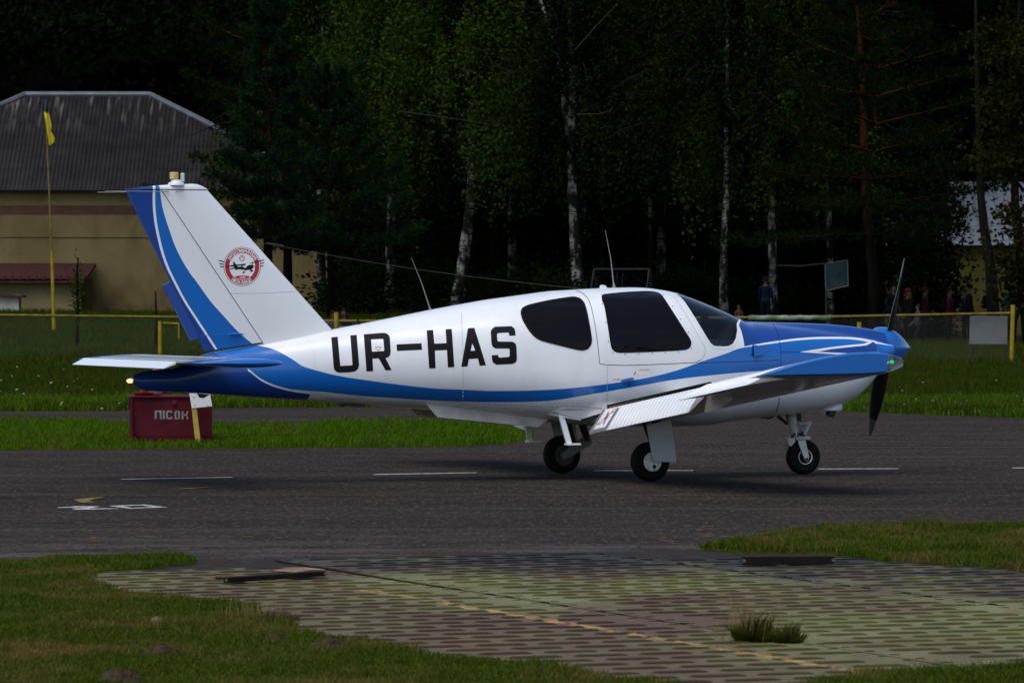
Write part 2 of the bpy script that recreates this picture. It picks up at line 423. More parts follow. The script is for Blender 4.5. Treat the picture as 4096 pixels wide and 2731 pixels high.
# ---- steel matting
U = Vector((0.36, -0.933, 0)).normalized(); NN = Vector((0.933, 0.36, 0)).normalized()
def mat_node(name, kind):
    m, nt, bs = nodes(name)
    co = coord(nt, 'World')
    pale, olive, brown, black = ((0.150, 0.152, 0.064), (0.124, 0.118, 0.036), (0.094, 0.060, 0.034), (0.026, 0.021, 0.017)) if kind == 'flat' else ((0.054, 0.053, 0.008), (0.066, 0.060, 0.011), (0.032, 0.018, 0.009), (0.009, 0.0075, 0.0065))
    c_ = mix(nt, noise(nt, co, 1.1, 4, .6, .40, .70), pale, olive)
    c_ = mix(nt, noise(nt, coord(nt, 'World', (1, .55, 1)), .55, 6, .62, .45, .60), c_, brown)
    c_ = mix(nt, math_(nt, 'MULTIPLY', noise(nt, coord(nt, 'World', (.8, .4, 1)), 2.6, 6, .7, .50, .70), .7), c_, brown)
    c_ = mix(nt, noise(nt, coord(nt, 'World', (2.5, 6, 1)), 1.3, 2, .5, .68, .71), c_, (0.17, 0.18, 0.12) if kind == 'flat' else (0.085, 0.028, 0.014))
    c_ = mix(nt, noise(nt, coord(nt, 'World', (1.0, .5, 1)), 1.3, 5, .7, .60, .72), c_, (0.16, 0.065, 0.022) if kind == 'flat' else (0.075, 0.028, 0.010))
    vn = N(nt, 'ShaderNodeVectorMath', operation='DOT_PRODUCT'); nt.links.new(co, vn.inputs[0]); vn.inputs[1].default_value = NN
    n_ = vn.outputs['Value']
    sy = N(nt, 'ShaderNodeSeparateXYZ'); nt.links.new(co, sy.inputs[0])
    mr = N(nt, 'ShaderNodeMapRange'); mr.clamp = True; nt.links.new(sy.outputs[1], mr.inputs[0]); mr.inputs[1].default_value = 29.6; mr.inputs[2].default_value = 31.4
    c_ = mix(nt, math_(nt, 'MULTIPLY', mr.outputs[0], noise(nt, co, 1.4, 5, .6, .30, .55)), c_, black)      # tar and grit carried over from the asphalt
    bz_ = N(nt, 'ShaderNodeMapRange'); bz_.clamp = True; nt.links.new(n_, bz_.inputs[0]); bz_.inputs[1].default_value = 10.0; bz_.inputs[2].default_value = 9.1
    sx_ = N(nt, 'ShaderNodeMapRange'); sx_.clamp = True; nt.links.new(sy.outputs[1], sx_.inputs[0]); sx_.inputs[1].default_value = 31.5; sx_.inputs[2].default_value = 28.0
    c_ = mix(nt, math_(nt, 'MULTIPLY', math_(nt, 'MULTIPLY', bz_.outputs[0], sx_.outputs[0]), noise(nt, co, 1.6, 6, .7, .30, .60)), c_, brown)
    tz_ = N(nt, 'ShaderNodeMapRange'); tz_.clamp = True; nt.links.new(math_(nt, 'ADD', sy.outputs[1], math_(nt, 'MULTIPLY', sy.outputs[0], 1.1)), tz_.inputs[0]); tz_.inputs[1].default_value = 30.0; tz_.inputs[2].default_value = 31.6
    c_ = mix(nt, math_(nt, 'MULTIPLY', tz_.outputs[0], noise(nt, coord(nt, 'World', (.6, 1, 1)), 1.2, 5, .65, .40, .60)), c_, black)
    yl = math_(nt, 'LESS_THAN', math_(nt, 'ABSOLUTE', math_(nt, 'SUBTRACT', n_, math_(nt, 'ADD', 9.45, math_(nt, 'MULTIPLY', noise(nt, co, 3.0, 2, .5, 0, 1), .10)))), .042)
    yl = math_(nt, 'MULTIPLY', yl, noise(nt, co, 7.0, 5, .75, .46, .54))
    yl = math_(nt, 'MULTIPLY', yl, math_(nt, 'LESS_THAN', sy.outputs[1], 28.6))
    c_ = mix(nt, yl, c_, (0.36, 0.25, 0.06) if kind == 'flat' else (0.22, 0.12, 0.02))
    c_ = mix(nt, math_(nt, 'MULTIPLY', yl, noise(nt, co, 9, 3, .6, .5, .6)), c_, (0.30, 0.15, 0.10))
    nt.links.new(c_, bs.inputs['Base Color']); bs.inputs['Roughness'].default_value = .55 if kind == 'flat' else .65
    bs.inputs['Specular IOR Level'].default_value = .04
    bump(nt, bs, noise(nt, co, 30, 4, .6, .2, .8), .3, .006)
    return m
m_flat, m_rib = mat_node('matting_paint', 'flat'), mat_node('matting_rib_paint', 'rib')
m_soil = pm('gritty_soil', (0.035, 0.028, 0.022), 1.0, var=.5, scale=8, kind='World')
matting = empty('metal_matting', (0, 26, 0)); tag(matting, 'ribbed metal landing mat laid on the ground', None, None, 'structure')
def rib_mesh(lr, wr, hr):
    b = MB(); e = .030
    R_ = [[(-lr / 2, -wr * .1, 0), (-lr / 2, wr * .1, 0), (-lr / 2, wr * .05, .001), (-lr / 2, -wr * .05, .001)],
          [(-lr / 2 + e, -wr / 2, 0), (-lr / 2 + e, wr / 2, 0), (-lr / 2 + e, wr * .30, hr), (-lr / 2 + e, -wr * .30, hr)],
          [(lr / 2 - e, -wr / 2, 0), (lr / 2 - e, wr / 2, 0), (lr / 2 - e, wr * .30, hr), (lr / 2 - e, -wr * .30, hr)],
          [(lr / 2, -wr * .1, 0), (lr / 2, wr * .1, 0), (lr / 2, wr * .05, .001), (lr / 2, -wr * .05, .001)]]
    return b.loft(R_)
RIBM = rib_mesh(.275, .100, .0060)
rib_me = RIBM.mesh('rib'); rib_me.materials.append(m_rib)
ang_r = math.atan2(NN.y, NN.x)
PITCH, PER, ROWS = .270, .330, 3
cand = []; panels = {}
view = gpoly([(-60, 2200), (4156, 2200), (4156, 2760), (-60, 2760)])
for row, (n0, n1, rot, z0) in enumerate(((7.86, 10.00, 0.012, .012), (10.03, 12.19, 0.0, .017), (12.22, 14.38, -.012, .014), (14.41, 16.5, -.012, .012))):
    for k in range(17):
        t0 = -31.0 + k * PITCH * ROWS; t1 = t0 + PITCH * ROWS - .004
        Mr = Matrix.Translation(NN * 10.0 + U * -26) @ Matrix.Rotation(rot, 4, 'Z') @ Matrix.Translation(-(NN * 10.0 + U * -26))
        q = [Mr @ (NN * a + U * c_) for a, c_ in ((n0, t0), (n1, t0), (n1, t1), (n0, t1))]
        cc = sum(q, Vector()) / 4
        vis = [(p.x, p.y) for p in q + [cc]]
        if not np_in(np.array(vis), [(p[0] * 1.15, p[1]) for p in view]).any(): continue
        if np_in(np.array([(p.x, p.y) for p in q]), fL).all() or np_in(np.array([(p.x, p.y) for p in q]), fR).all(): continue
        if cc.y > 31.9 or (cc.x < -1.2 and cc.y > 30.9): continue
        c0 = (cc.x, cc.y, z0 + random.Random(row * 50 + k).uniform(-.0015, .0015))
        b = MB(); q3 = [p - Vector((cc.x, cc.y, 0)) for p in q]
        b.loft([[(p.x, p.y, zz) for p in q3] for zz in (-.008, 0)])
        pn = b.build('mat_panel', m_flat, matting); pn.location = Vector(c0) - matting.location
        panels[(row, k)] = (pn, c0)
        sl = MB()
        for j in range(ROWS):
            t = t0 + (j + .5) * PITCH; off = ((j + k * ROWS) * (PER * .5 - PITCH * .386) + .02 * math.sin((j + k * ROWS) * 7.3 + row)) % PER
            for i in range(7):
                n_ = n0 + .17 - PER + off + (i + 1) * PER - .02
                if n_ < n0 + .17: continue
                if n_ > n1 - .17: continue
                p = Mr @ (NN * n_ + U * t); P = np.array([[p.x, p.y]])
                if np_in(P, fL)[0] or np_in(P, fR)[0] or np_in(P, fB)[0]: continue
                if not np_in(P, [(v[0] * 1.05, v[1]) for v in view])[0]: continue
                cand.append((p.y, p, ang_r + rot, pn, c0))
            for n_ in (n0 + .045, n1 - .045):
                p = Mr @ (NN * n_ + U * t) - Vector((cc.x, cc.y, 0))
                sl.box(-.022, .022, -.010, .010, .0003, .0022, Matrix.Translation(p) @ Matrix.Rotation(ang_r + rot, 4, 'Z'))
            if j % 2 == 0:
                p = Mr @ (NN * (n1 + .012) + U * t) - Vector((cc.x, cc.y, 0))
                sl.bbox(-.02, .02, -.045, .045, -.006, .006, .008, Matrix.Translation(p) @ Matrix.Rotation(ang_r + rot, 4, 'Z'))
        o_ = sl.build('slot_row', pm('slot_dark', (0.008, 0.008, 0.008), .9) if 'slot_dark' not in bpy.data.materials else bpy.data.materials['slot_dark'], pn); o_['kind'] = 'stuff'  # one dark colour shared by the slots and the joining hooks
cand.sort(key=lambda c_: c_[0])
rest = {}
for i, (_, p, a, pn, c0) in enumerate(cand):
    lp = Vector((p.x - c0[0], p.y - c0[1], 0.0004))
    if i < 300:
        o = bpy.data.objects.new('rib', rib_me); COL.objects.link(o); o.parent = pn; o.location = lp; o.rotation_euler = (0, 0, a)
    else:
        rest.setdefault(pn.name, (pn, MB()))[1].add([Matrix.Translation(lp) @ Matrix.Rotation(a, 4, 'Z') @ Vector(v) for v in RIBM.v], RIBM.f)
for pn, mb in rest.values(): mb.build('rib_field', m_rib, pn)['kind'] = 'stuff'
# soil bed below the mats
bed = [NN * a + U * t for a, t in ((7.6, -30.6), (16.8, -30.6), (16.8, -17.0), (7.6, -17.0))]
b = MB(); b.add([(p.x, p.y, .0025) for p in bed], [(0, 1, 2, 3)]); b.build('soil_bed', m_soil, fix=False, kind='structure', label='dark gritty soil under the matting')
# steel bars lying on the mats
m_bar = pm('rusty_steel', (0.014, 0.009, 0.007), .75, var=.4, scale=12)
def bar(px0, px1, z, h, label):
    a, c_ = G(*px0, z), G(*px1, z); d = (c_ - a); l = d.length; an = math.atan2(d.y, d.x)
    o = empty('steel_bar', a, an, label, 'steel bar', 'steel bars on the matting')
    b = MB(); b.bbox(0, l, -.006, .006, 0, h, .002); b.build('web', m_bar, o)
    b = MB(); b.bbox(0, l, .0065, .07, h - .010, h, .002); b.build('flange', m_bar, o)
    for u in (.012, .985): 
        b = MB(); b.lathe([(.010, -.0125), (.010, -.006)], (l * u, 0, h * .5), 'y', 10); b.build('bolt', m_gdirt0, o)
m_gdirt0 = pm('dull_bolt', (0.12, 0.11, 0.10), .6)
bar((896, 2331), (1303, 2303), .024, .030, 'rusty steel angle bar lying on the left end of the matting')
bar((2972, 2258), (3338, 2256), .026, .050, 'dark steel angle bar lying before the right grass verge')
# worn red and cream board by the left bar
b = MB(); q = [G(*p, .03) for p in z5([(0, 0)])] if False else [G(1090, 2277, .03), G(1195, 2266, .03), G(1300, 2275, .03), G(1190, 2284, .03)]
b.prism([(p.x, p.y, .022) for p in q], (0, 0, .008)); b.build('painted_board', pm('flaking_cream_paint', (.30, .26, .15), .7, rgb2=(.16, .03, .025), scale=4, kind='World'), label='flaking cream and red painted metal sheet on the matting', cat='metal sheet')
# molehills
m_mole = pm('molehill_soil', (0.095, 0.064, 0.040), 1.0, var=.55, scale=14, bmp=1.0, bscale=40, bdist=.04)
m_sand = pm('molehill_sand', (0.18, 0.14, 0.095), 1.0, var=.3, scale=14, bmp=.8, bscale=40, bdist=.03)
def molehill(px, py, rx, h, m, label, seed):
    p = G(px, py); r = random.Random(seed); n, k = 34, 12
    V = []
    lob = [(r.uniform(-.6, .6), r.uniform(-.6, .6), r.uniform(.25, .5), r.uniform(.3, 1)) for _ in range(7)]
    for i in range(k + 1):
        for j in range(n):
            a = 2 * math.pi * j / n; q = i / k; x, y = q * math.cos(a), q * math.sin(a)
            z = (1 - q * q) * .55 + sum(e * math.exp(-((x - a_) ** 2 + (y - b_) ** 2) / c_ ** 2) for a_, b_, c_, e in lob) * .35 * (1 - q ** 3)
            z += r.uniform(-.22, .22) * (1 - q * .6) * (1 if i < k else 0)
            V.append((x * rx * (1 + r.uniform(-.05, .05)), y * rx * 1.1, max(-.02, z * h) if i < k else -.03))
    b = MB(); b.add(V, [(i * n + j, i * n + (j + 1) % n, (i + 1) * n + (j + 1) % n, (i + 1) * n + j) for i in range(k) for j in range(n)])
    o = b.build('molehill', m, smooth='all', label=label, cat='molehill', group='molehills in the foreground lawn'); o.location = (p.x, p.y, .022)
molehill(640, 2512, .070, .034, m_sand, 'pale sandy molehill nearest the left end of the matting', 1)
molehill(510, 2540, .06, .022, m_mole, 'low flat molehill just left of the pale sandy one', 2)
molehill(650, 2636, .115, .045, m_mole, 'broad brown molehill below the pale sandy one', 3)
molehill(1115, 2585, .10, .036, m_mole, 'small ragged molehill at the grass edge, left of the big one', 4)
molehill(1310, 2615, .115, .052, m_mole, 'big brown molehill touching the edge of the matting', 5)
molehill(485, 2745, .115, .045, m_mole, 'brown molehill cut off by the bottom edge', 6)
# tufts
def tuft(px, py, n, rad, h, label, m, seed, straw=0):
    p = G(px, py); r = np.random.default_rng(seed)
    a = r.random(n) * 2 * np.pi; q = np.sqrt(r.random(n)) * rad
    P = np.column_stack([q * np.cos(a), q * np.sin(a) * 1.4, np.zeros(n)])
    hh = h * (.4 + .7 * r.random(n)); wd = .004 + .003 * r.random(n)
    hh *= (1.05 - .75 * q / rad); V, T = blades(P, hh, wd, .35, seed)
    rad_ = np.repeat(np.column_stack([np.cos(a), np.sin(a), np.zeros(n)]) * (q / rad * hh * .9)[:, None], 5, 0); f_ = np.tile([0, 0, .35, .35, 1.0], n)[:, None]; V = V + rad_ * f_
    o = empty('grass_tuft', (p.x, p.y, .012), 0, label, 'grass tuft', 'grass tufts on the matting')
    link('leaf_blades', tri_mesh('leaf_blades', V, T), m, o)['kind'] = 'stuff'
    if straw:
        P = np.column_stack([r.normal(-.05, rad * .8, straw), r.normal(0, .05, straw), np.zeros(straw)])
        V, T = blades(P, h * (1.0 + .9 * r.random(straw)), np.full(straw, .0022), .5, seed + 1)
        link('dry_stalks', tri_mesh('dry_stalks', V, T), m_straw, o)['kind'] = 'stuff'
m_straw = pm('dry_straw', (0.20, 0.14, 0.07), .9)
m_tuft = grass_mat('tuft_green', (0.046, 0.070, 0.006), (0.062, 0.066, 0.010), (0.09, 0.065, 0.02), .5, 3)
tuft(3020, 2572, 2200, .10, .165, 'green grass tuft with dry stalks growing from the mat seam', m_tuft, 31, 140)
tuft(3150, 2578, 1100, .07, .125, 'short dark tuft beside the stalky one on the mat seam', m_tuft, 32, 8)
tuft(4080, 2705, 700, .10, .10, 'dark grass tuft at the right edge of the matting', m_tuft, 33, 6)
tuft(1080, 2490, 500, .15, .095, 'brownish wiry tuft overhanging the left edge of the matting', pm('wiry_brown_grass', (0.075, 0.055, 0.022), .9, rgb2=(.04, .045, .012), kind='World', scale=20), 34, 90)
# straw bits blown on the asphalt edge
b = MB(); r = random.Random(9)
for _ in range(80):
    px, py = r.choice([(r.uniform(2650, 3700), r.uniform(2100, 2165)), (r.uniform(300, 1500), r.uniform(2130, 2220)), (r.uniform(2800, 3300), r.uniform(2130, 2150))]); p = G(px, py); a = r.gauss(0, .5); l = r.uniform(.01, .05)
    b.box(-l, l, -.0012, .0012, .003, .0055, Matrix.Translation(p) @ Matrix.Rotation(a, 4, 'Z'))
b.build('straw', m_straw, label='scattered straw bits on the asphalt edge', cat='straw', kind='stuff')
# ================================================================== background: buildings, fence, trees, people
def at(px, py, Y): return W(px, py, Y)
def gpt(px, Y):                            # ground point below column px at distance Y
    x = (px - CX) / F * Y; return Vector((x, Y, gz(x, Y)))
# ---- beige hipped building at left
def plaster():
    m, nt, bs = nodes('stained_plaster'); co = coord(nt, 'Object')
    c_ = mix(nt, noise(nt, co, .5, 5), (0.230, 0.180, 0.082), (0.170, 0.130, 0.058))
    c_ = mix(nt, noise(nt, coord(nt, 'Object', (1.2, 1, .6)), 1.0, 5, .6, .5, .8), c_, (0.13, 0.098, 0.036))
    sp = N(nt, 'ShaderNodeSeparateXYZ'); nt.links.new(co, sp.inputs[0])
    mr = N(nt, 'ShaderNodeMapRange'); mr.clamp = True; nt.links.new(sp.outputs[2], mr.inputs[0]); mr.inputs[1].default_value = 1.3; mr.inputs[2].default_value = 0.2
    st = math_(nt, 'MULTIPLY', mr.outputs[0], noise(nt, co, .9, 5, .6, .40, .62))
    c_ = mix(nt, st, c_, (0.055, 0.045, 0.032))
    c_ = mix(nt, math_(nt, 'LESS_THAN', sp.outputs[2], .28), c_, (0.05, 0.045, 0.042))
    nt.links.new(c_, bs.inputs['Base Color']); bs.inputs['Roughness'].default_value = .95; bs.inputs['Specular IOR Level'].default_value = .05
    bump(nt, bs, noise(nt, co, 14, 4, .7, .2, .8), .6, .03)
    return m
m_plas = plaster()
def slate():
    m, nt, bs = nodes('asbestos_cement'); co = coord(nt, 'Object')
    c_ = mix(nt, noise(nt, co, 1.2, 6, .7), (0.054, 0.050, 0.051), (0.032, 0.030, 0.031))
    sp = N(nt, 'ShaderNodeSeparateXYZ'); nt.links.new(co, sp.inputs[0])
    mr = N(nt, 'ShaderNodeMapRange'); mr.clamp = True; nt.links.new(sp.outputs[2], mr.inputs[0]); mr.inputs[1].default_value = 6.9; mr.inputs[2].default_value = 8.2
    f = math_(nt, 'MULTIPLY', mr.outputs[0], noise(nt, coord(nt, 'Object', (3.5, .3, .3)), 1.6, 3, .5, .55, .66))
    c_ = mix(nt, f, c_, (0.22, 0.20, 0.175))
    nt.links.new(c_, bs.inputs['Base Color']); bs.inputs['Roughness'].default_value = .9; bs.inputs['Specular IOR Level'].default_value = .06
    return m
m_slate = slate(); m_zinc = pm('galvanised_ridge', (0.26, 0.30, 0.34), .45, metal=.3, var=.25, scale=2)
m_brick = pm('red_brown_band', (0.115, 0.060, 0.042), .9, var=.25, scale=3)
BD = 185.0
bz0 = CH - (1278 - HY) / F * BD
bx1 = (1312 - CX) / F * BD; bx0 = bx1 - 19.0
bld = empty('utility_building', (bx1, BD, bz0), 0, 'long beige plastered building with a grey hipped corrugated roof', 'building')
EZ = CH - (762 - HY) / F * BD - bz0                  # eaves
RZ = CH - (382 - HY) / F * (BD + 5.5) - bz0          # ridge
Ld = 11.0
b = MB(); b.box(-19, 0, 0, Ld, -.4, EZ); b.build('wall', m_plas, bld)
zb1, zb2 = CH - (857 - HY) / F * BD - bz0, CH - (822 - HY) / F * BD - bz0
b = MB(); b.box(-19.02, .02, -.02, .1, zb1, zb2); b.build('wall_band', m_brick, bld)
b = MB(); b.box(-19.03, .03, -.06, .1, -.4, .26); b.build('plinth', pm('dark_plinth', (.05, .045, .042), .95), bld)
b = MB(); b.tube([(-19, -.02, CH - (945 - HY) / F * BD - bz0), (-10, -.02, CH - (950 - HY) / F * BD - bz0), (0, -.02, CH - (952 - HY) / F * BD - bz0)], .012, 5); b.build('wall_cable', m_slate, bld)
rx1 = (600 - CX) / F * (BD + 5.5) - bx1; rx0 = (100 - CX) / F * (BD + 5.5) - bx1
ox = .35
ex1 = .45; ex0 = 2 * rx0 - (rx0 - (rx0 - (ex1 - rx1)))   # left hip mirrors the right one
ex0 = rx0 - (ex1 - rx1)
# corrugated sheets on the front slope, row by row
def hipf(z):                               # x limits of the slope at height z
    u = (z - EZ) / (RZ - EZ); return ex0 + (rx0 - ex0) * u, ex1 + (rx1 - ex1) * u
slope_y = lambda z: -ox + (5.5 + ox) * (z - EZ) / (RZ - EZ)
rows = [EZ - .02, EZ + (RZ - EZ) * .235, EZ + (RZ - EZ) * .475, EZ + (RZ - EZ) * .73, RZ]
nrm = Vector((0, -(RZ - EZ), 5.5 + ox)).normalized()
WL = .155
for r_ in range(4):
    za, zb_ = rows[r_] - (.09 if r_ else 0), rows[r_ + 1]
    xa, xb = hipf(za)
    xg = math.floor(xa / 1.085) * 1.085
    while xg < xb:
        cols = []
        for k in range(0, 43):
            x = xg + 1.08 * k / 42
            lo, hi = za, zb_
            if x < ex0 or x > ex1: continue
            zmax = min(zb_, EZ + (RZ - EZ) * min((x - ex0) / (rx0 - ex0), (x - ex1) / (rx1 - ex1)))
            if zmax <= za + .01: continue
            h = .024 * math.cos(2 * math.pi * x / WL)
            row = []
            for z in (za, zmax):
                row.append(Vector((x, slope_y(z), z)) + nrm * (h + .03 * (1 - (z - za) / (zb_ - za)) + .012 * r_ * 0))
            cols.append(row)
        if len(cols) > 3:
            b = MB(); n = len(cols)
            b.add([c_[0] for c_ in cols] + [c_[1] for c_ in cols], [(i, i + 1, n + i + 1, n + i) for i in range(n - 1)])
            e = cols[0][0] - nrm * .012
            b.add([c_[0] for c_ in cols] + [c_[0] - nrm * .012 for c_ in cols], [(i, n + i, n + i + 1, i + 1) for i in range(n - 1)])
            b.build('roof_sheet', m_slate, bld, smooth=True, fix=False)
        xg += 1.085
b = MB()                                    # the other three slopes and a soffit
bk = Ld + ox; E = [(ex0, -ox, EZ - .06), (ex1, -ox, EZ - .06), (ex1, bk, EZ - .06), (ex0, bk, EZ - .06), (rx0, 5.5, RZ - .06), (rx1, 5.5, RZ - .06)]
b.add(E, [(1, 2, 5), (2, 3, 4, 5), (3, 0, 4), (0, 1, 5, 4), (3, 2, 1, 0)]); b.build('roof', m_slate, bld)
b = MB()
for a, c_ in (((rx0, 5.5, RZ + .03), (rx1, 5.5, RZ + .03)), ((rx1, 5.5, RZ + .03), (ex1, -ox, EZ + .03)), ((rx0, 5.5, RZ + .03), (ex0, -ox, EZ + .03)), ((rx0, 5.5, RZ + .03), (ex0, bk, EZ + .03)), ((rx1, 5.5, RZ + .03), (ex1, bk, EZ + .03))):
    b2 = MB(); b2.tube([a, c_], .12, 8); b2.build('ridge_cap', m_zinc, bld)
# annex with a tiled lean-to roof
AD = 180.0
ax1 = (323 - CX) / F * AD; az0 = CH - (1282 - HY) / F * AD; azt = CH - (1118 - HY) / F * AD
anx = empty('annex', (ax1, AD, az0), 0, 'low beige lean-to annex with dark red tiled roof', 'shed')
b = MB(); b.box(-8, 0, 0, 4.8, -.3, azt - az0); b.build('wall', pm('annex_plaster', (.20, .165, .085), .95, var=.3, scale=.8, bmp=.4, bscale=12, bdist=.02), anx)
rt = azt - az0
m_tile = pm('dark_red_tile', (0.075, 0.030, 0.026), .8, var=.5, scale=6)
b = MB(); b.add([(-8.2, -.45, rt - .05), (.16, -.45, rt - .05), (.16, 4.8, rt + .62), (-8.2, 4.8, rt + .62), (-8.2, -.45, rt - .12), (.16, -.45, rt - .12), (.16, 4.8, rt + .5), (-8.2, 4.8, rt + .5)],
             [(0, 1, 2, 3), (7, 6, 5, 4), (0, 4, 5, 1), (1, 5, 6, 2)]); rf = b.build('roof', m_tile, anx)
tile = MB()
R_ = [[(.14 * math.cos(math.pi * (1 - k / 6)), 0, .055 * math.sin(math.pi * k / 6)) for k in range(7)], [(.14 * math.cos(math.pi * (1 - k / 6)), .42, .055 * math.sin(math.pi * k / 6) + .045) for k in range(7)]]
tile.loft(R_, closed=False); tme = tile.mesh('tile', True); tme.materials.append(m_tile)
for j in range(3):
    for i in range(14):
        o = bpy.data.objects.new('tile', tme); COL.objects.link(o); o.parent = rf; o.location = (.02 - i * .29 - (j % 2) * .03, -.47 + j * .38, rt - .03 + j * .049)
# white pillar-like small shed
PD = 172.0
px1 = (75 - CX) / F * PD; pz0 = CH - (1318 - HY) / F * PD; pzt = CH - (1178 - HY) / F * PD
gp = empty('gate_pillar', (px1, PD, pz0), 0, 'small whitewashed brick kiosk with brown roof at left edge', 'kiosk')
b = MB(); b.box(-1.4, 0, 0, .9, -.3, pzt - pz0); b.build('wall', pm('whitewash', (.42, .40, .33), .9, var=.3, scale=2, bmp=.3, bscale=8, bdist=.03), gp)
b = MB(); h = pzt - pz0; b.loft([[(-1.6, -.2, h - .02), (.16, -.2, h - .10), (.16, 1.1, h - .10), (-1.6, 1.1, h - .02)], [(-1.6, -.2, h + .12), (.16, -.2, h - .03), (.16, 1.1, h - .03), (-1.6, 1.1, h + .12)]]); b.build('roof', pm('brown_felt', (.055, .032, .024), .9), gp)
# flagpole with a limp flag
FD = 142.0
fp = empty('flagpole', gpt(217, FD), 0, 'tall thin yellow flagpole beside the beige building', 'flagpole')
def fl_(px, py): return at(px, py, FD) - fp.location
m_yel = pm('yellow_pipe_paint', (0.29, 0.20, 0.014), .55, var=.35, scale=4, kind='World')
m_yold = pm('weathered_yellow_pipe', (0.17, 0.125, 0.028), .7, var=.4, scale=6, kind='World')
b = MB(); b.tube([Vector((0, 0, -.3)), fl_(212, 1180), fl_(207, 1005)], [.055, .05, .045], 10); b.build('lower_pole', m_yel, fp, smooth=True)
b = MB(); b.tube([fl_(207, 1010), fl_(198, 800), fl_(188, 560), fl_(180, 400)], [.03, .026, .022, .014], 8); b.build('upper_pole', m_yold, fp, smooth=True)
flag = empty('flag', at(180, 440, FD), 0, 'limp blue and yellow flag hanging on the flagpole', 'flag')
def drape(pa, pb, widths, m, nm, seed):
    rr = random.Random(seed); R_ = []
    for i, (u, w_) in enumerate(widths):
        c_ = at(pa[0] + (pb[0] - pa[0]) * u, pa[1] + (pb[1] - pa[1]) * u, FD - .06) - flag.location
        ring = []
        for k in range(9):
            q = k / 8; ring.append(c_ + Vector((w_ * q, .05 * math.sin(q * 9 + i * .7), -.03 * math.sin(q * 5))))
        R_.append(ring)
    b = MB(); b.loft(R_, closed=False); o = b.build(nm, m, flag, smooth='all')
    md = o.modifiers.new('thickness', 'SOLIDIFY'); md.thickness = .008
drape((181, 395), (182, 450), [(0, .02), (.5, .07), (1, .09)], pm('flag_blue', (.02, .035, .16), .8), 'blue_band', 1)
drape((176, 447), (196, 583), [(0, .11), (.2, .13), (.45, .15), (.6, .10), (.8, .20), (.93, .18), (1, .06)], pm('flag_yellow', (.50, .42, .02), .8), 'yellow_band', 2)

# ---- white roofed yellow house at right
HD = 168.0
hx = (3960 - CX) / F * HD; hz0 = gz(hx, HD) - .1
hs = empty('yellow_house', (hx, HD, hz0), 0, 'yellow walled house with a pale metal roof behind the trees at right', 'house')
def hp(px, py, dy=0.0): return at(px, py, HD + dy) - hs.location
m_mroof = pm('pale_metal_roof', (0.31, 0.325, 0.335), .4, metal=.2, var=.25, scale=1.5)
m_yw = pm('yellow_wall', (0.11, 0.092, 0.022), .95, var=.3, scale=1.0)
m_gp0 = pm('grey_downpipe', (.10, .10, .10), .6)
xl, xr = hp(3530, 1000).x, hp(4500, 1000).x; ez = hp(3530, 962).z; rz_ = hp(3530, 727, 4).z
b = MB(); b.box(xl + .1, xr, .3, 9, -.4, ez); b.build('wall', m_yw, hs)
b = MB(); b.box(hp(3820, 1000).x, hp(3828, 1000).x, .22, .32, 0, ez); b.build('downpipe', m_gp0, hs)
RF = [(xl - .25, -.1, ez), (xr, -.1, ez), (xr, 4.4, rz_), (hp(3800, 727, 4.4).x, 4.4, rz_), (xl - .25, 9, ez)]
b = MB(); b.add(RF + [(xr, 9, ez)], [(0, 1, 2, 3), (0, 3, 4), (4, 3, 2, 5)]); rfo = b.build('roof', m_mroof, hs)
for k in range(26):
    x = xl + .2 + k * .35; z_top = rz_ if x > RF[3][0] else ez + (rz_ - ez) * (x - RF[0][0]) / (RF[3][0] - RF[0][0])
    u = (z_top - ez) / (rz_ - ez)
    if x > xr or u < .03: continue
    b = MB(); b.tube([(x, -.12, ez + .02), (x, -.1 + 4.5 * u, z_top + .02)], .022, 5); b.build('roof_seam', m_mroof, rfo)
b = MB(); b.box(xl - .2, xr, -.16, -.10, ez - .16, ez - .01); b.build('fascia', pm('pale_fascia', (.38, .42, .48), .5), hs)

# ---- notice board on a horizontal pole
ND = 150.0
nb = empty('notice_board', gpt(3346, ND), 0, 'faded blue green map board hung from a pole among the trunks', 'board')
def np_(px, py): return at(px, py, ND) - nb.location
def mapmat():
    m, nt, bs = nodes('faded_map_print'); co = coord(nt, 'Object')
    c_ = mix(nt, noise(nt, co, 2.2, 5, .6, .45, .55), (0.014, 0.034, 0.040), (0.028, 0.042, 0.034))
    c_ = mix(nt, noise(nt, co, 4.5, 4, .6, .55, .62), c_, (0.010, 0.025, 0.045))
    nt.links.new(c_, bs.inputs['Base Color']); bs.inputs['Roughness'].default_value = .8; bs.inputs['Specular IOR Level'].default_value = .05; return m
b = MB(); b.prism([np_(*p) for p in ((3300, 1056), (3389, 1042), (3392, 1142), (3303, 1162))], (0, .03, 0)); b.build('panel', mapmat(), nb)
for q in (((3300, 1055), (3303, 1163)), ((3300, 1055), (3390, 1041)), ((3390, 1041), (3393, 1143)), ((3303, 1163), (3393, 1143))):
    b = MB(); b.tube([np_(*p) for p in q], .018, 6); b.build('frame_bar', pm('grey_frame', (.10, .11, .11), .6) if 'grey_frame' not in bpy.data.materials else bpy.data.materials['grey_frame'], nb)
b = MB(); b.tube([np_(3110, 1062), np_(3200, 1064), np_(3303, 1054)], [.02, .028, .03], 6); b.tube([np_(3304, 1160), Vector((np_(3306, 1200).x, 0, -.2))], .03, 6); b.build('pole', pm('grey_branch_pole', (.035, .032, .03), .9), nb)

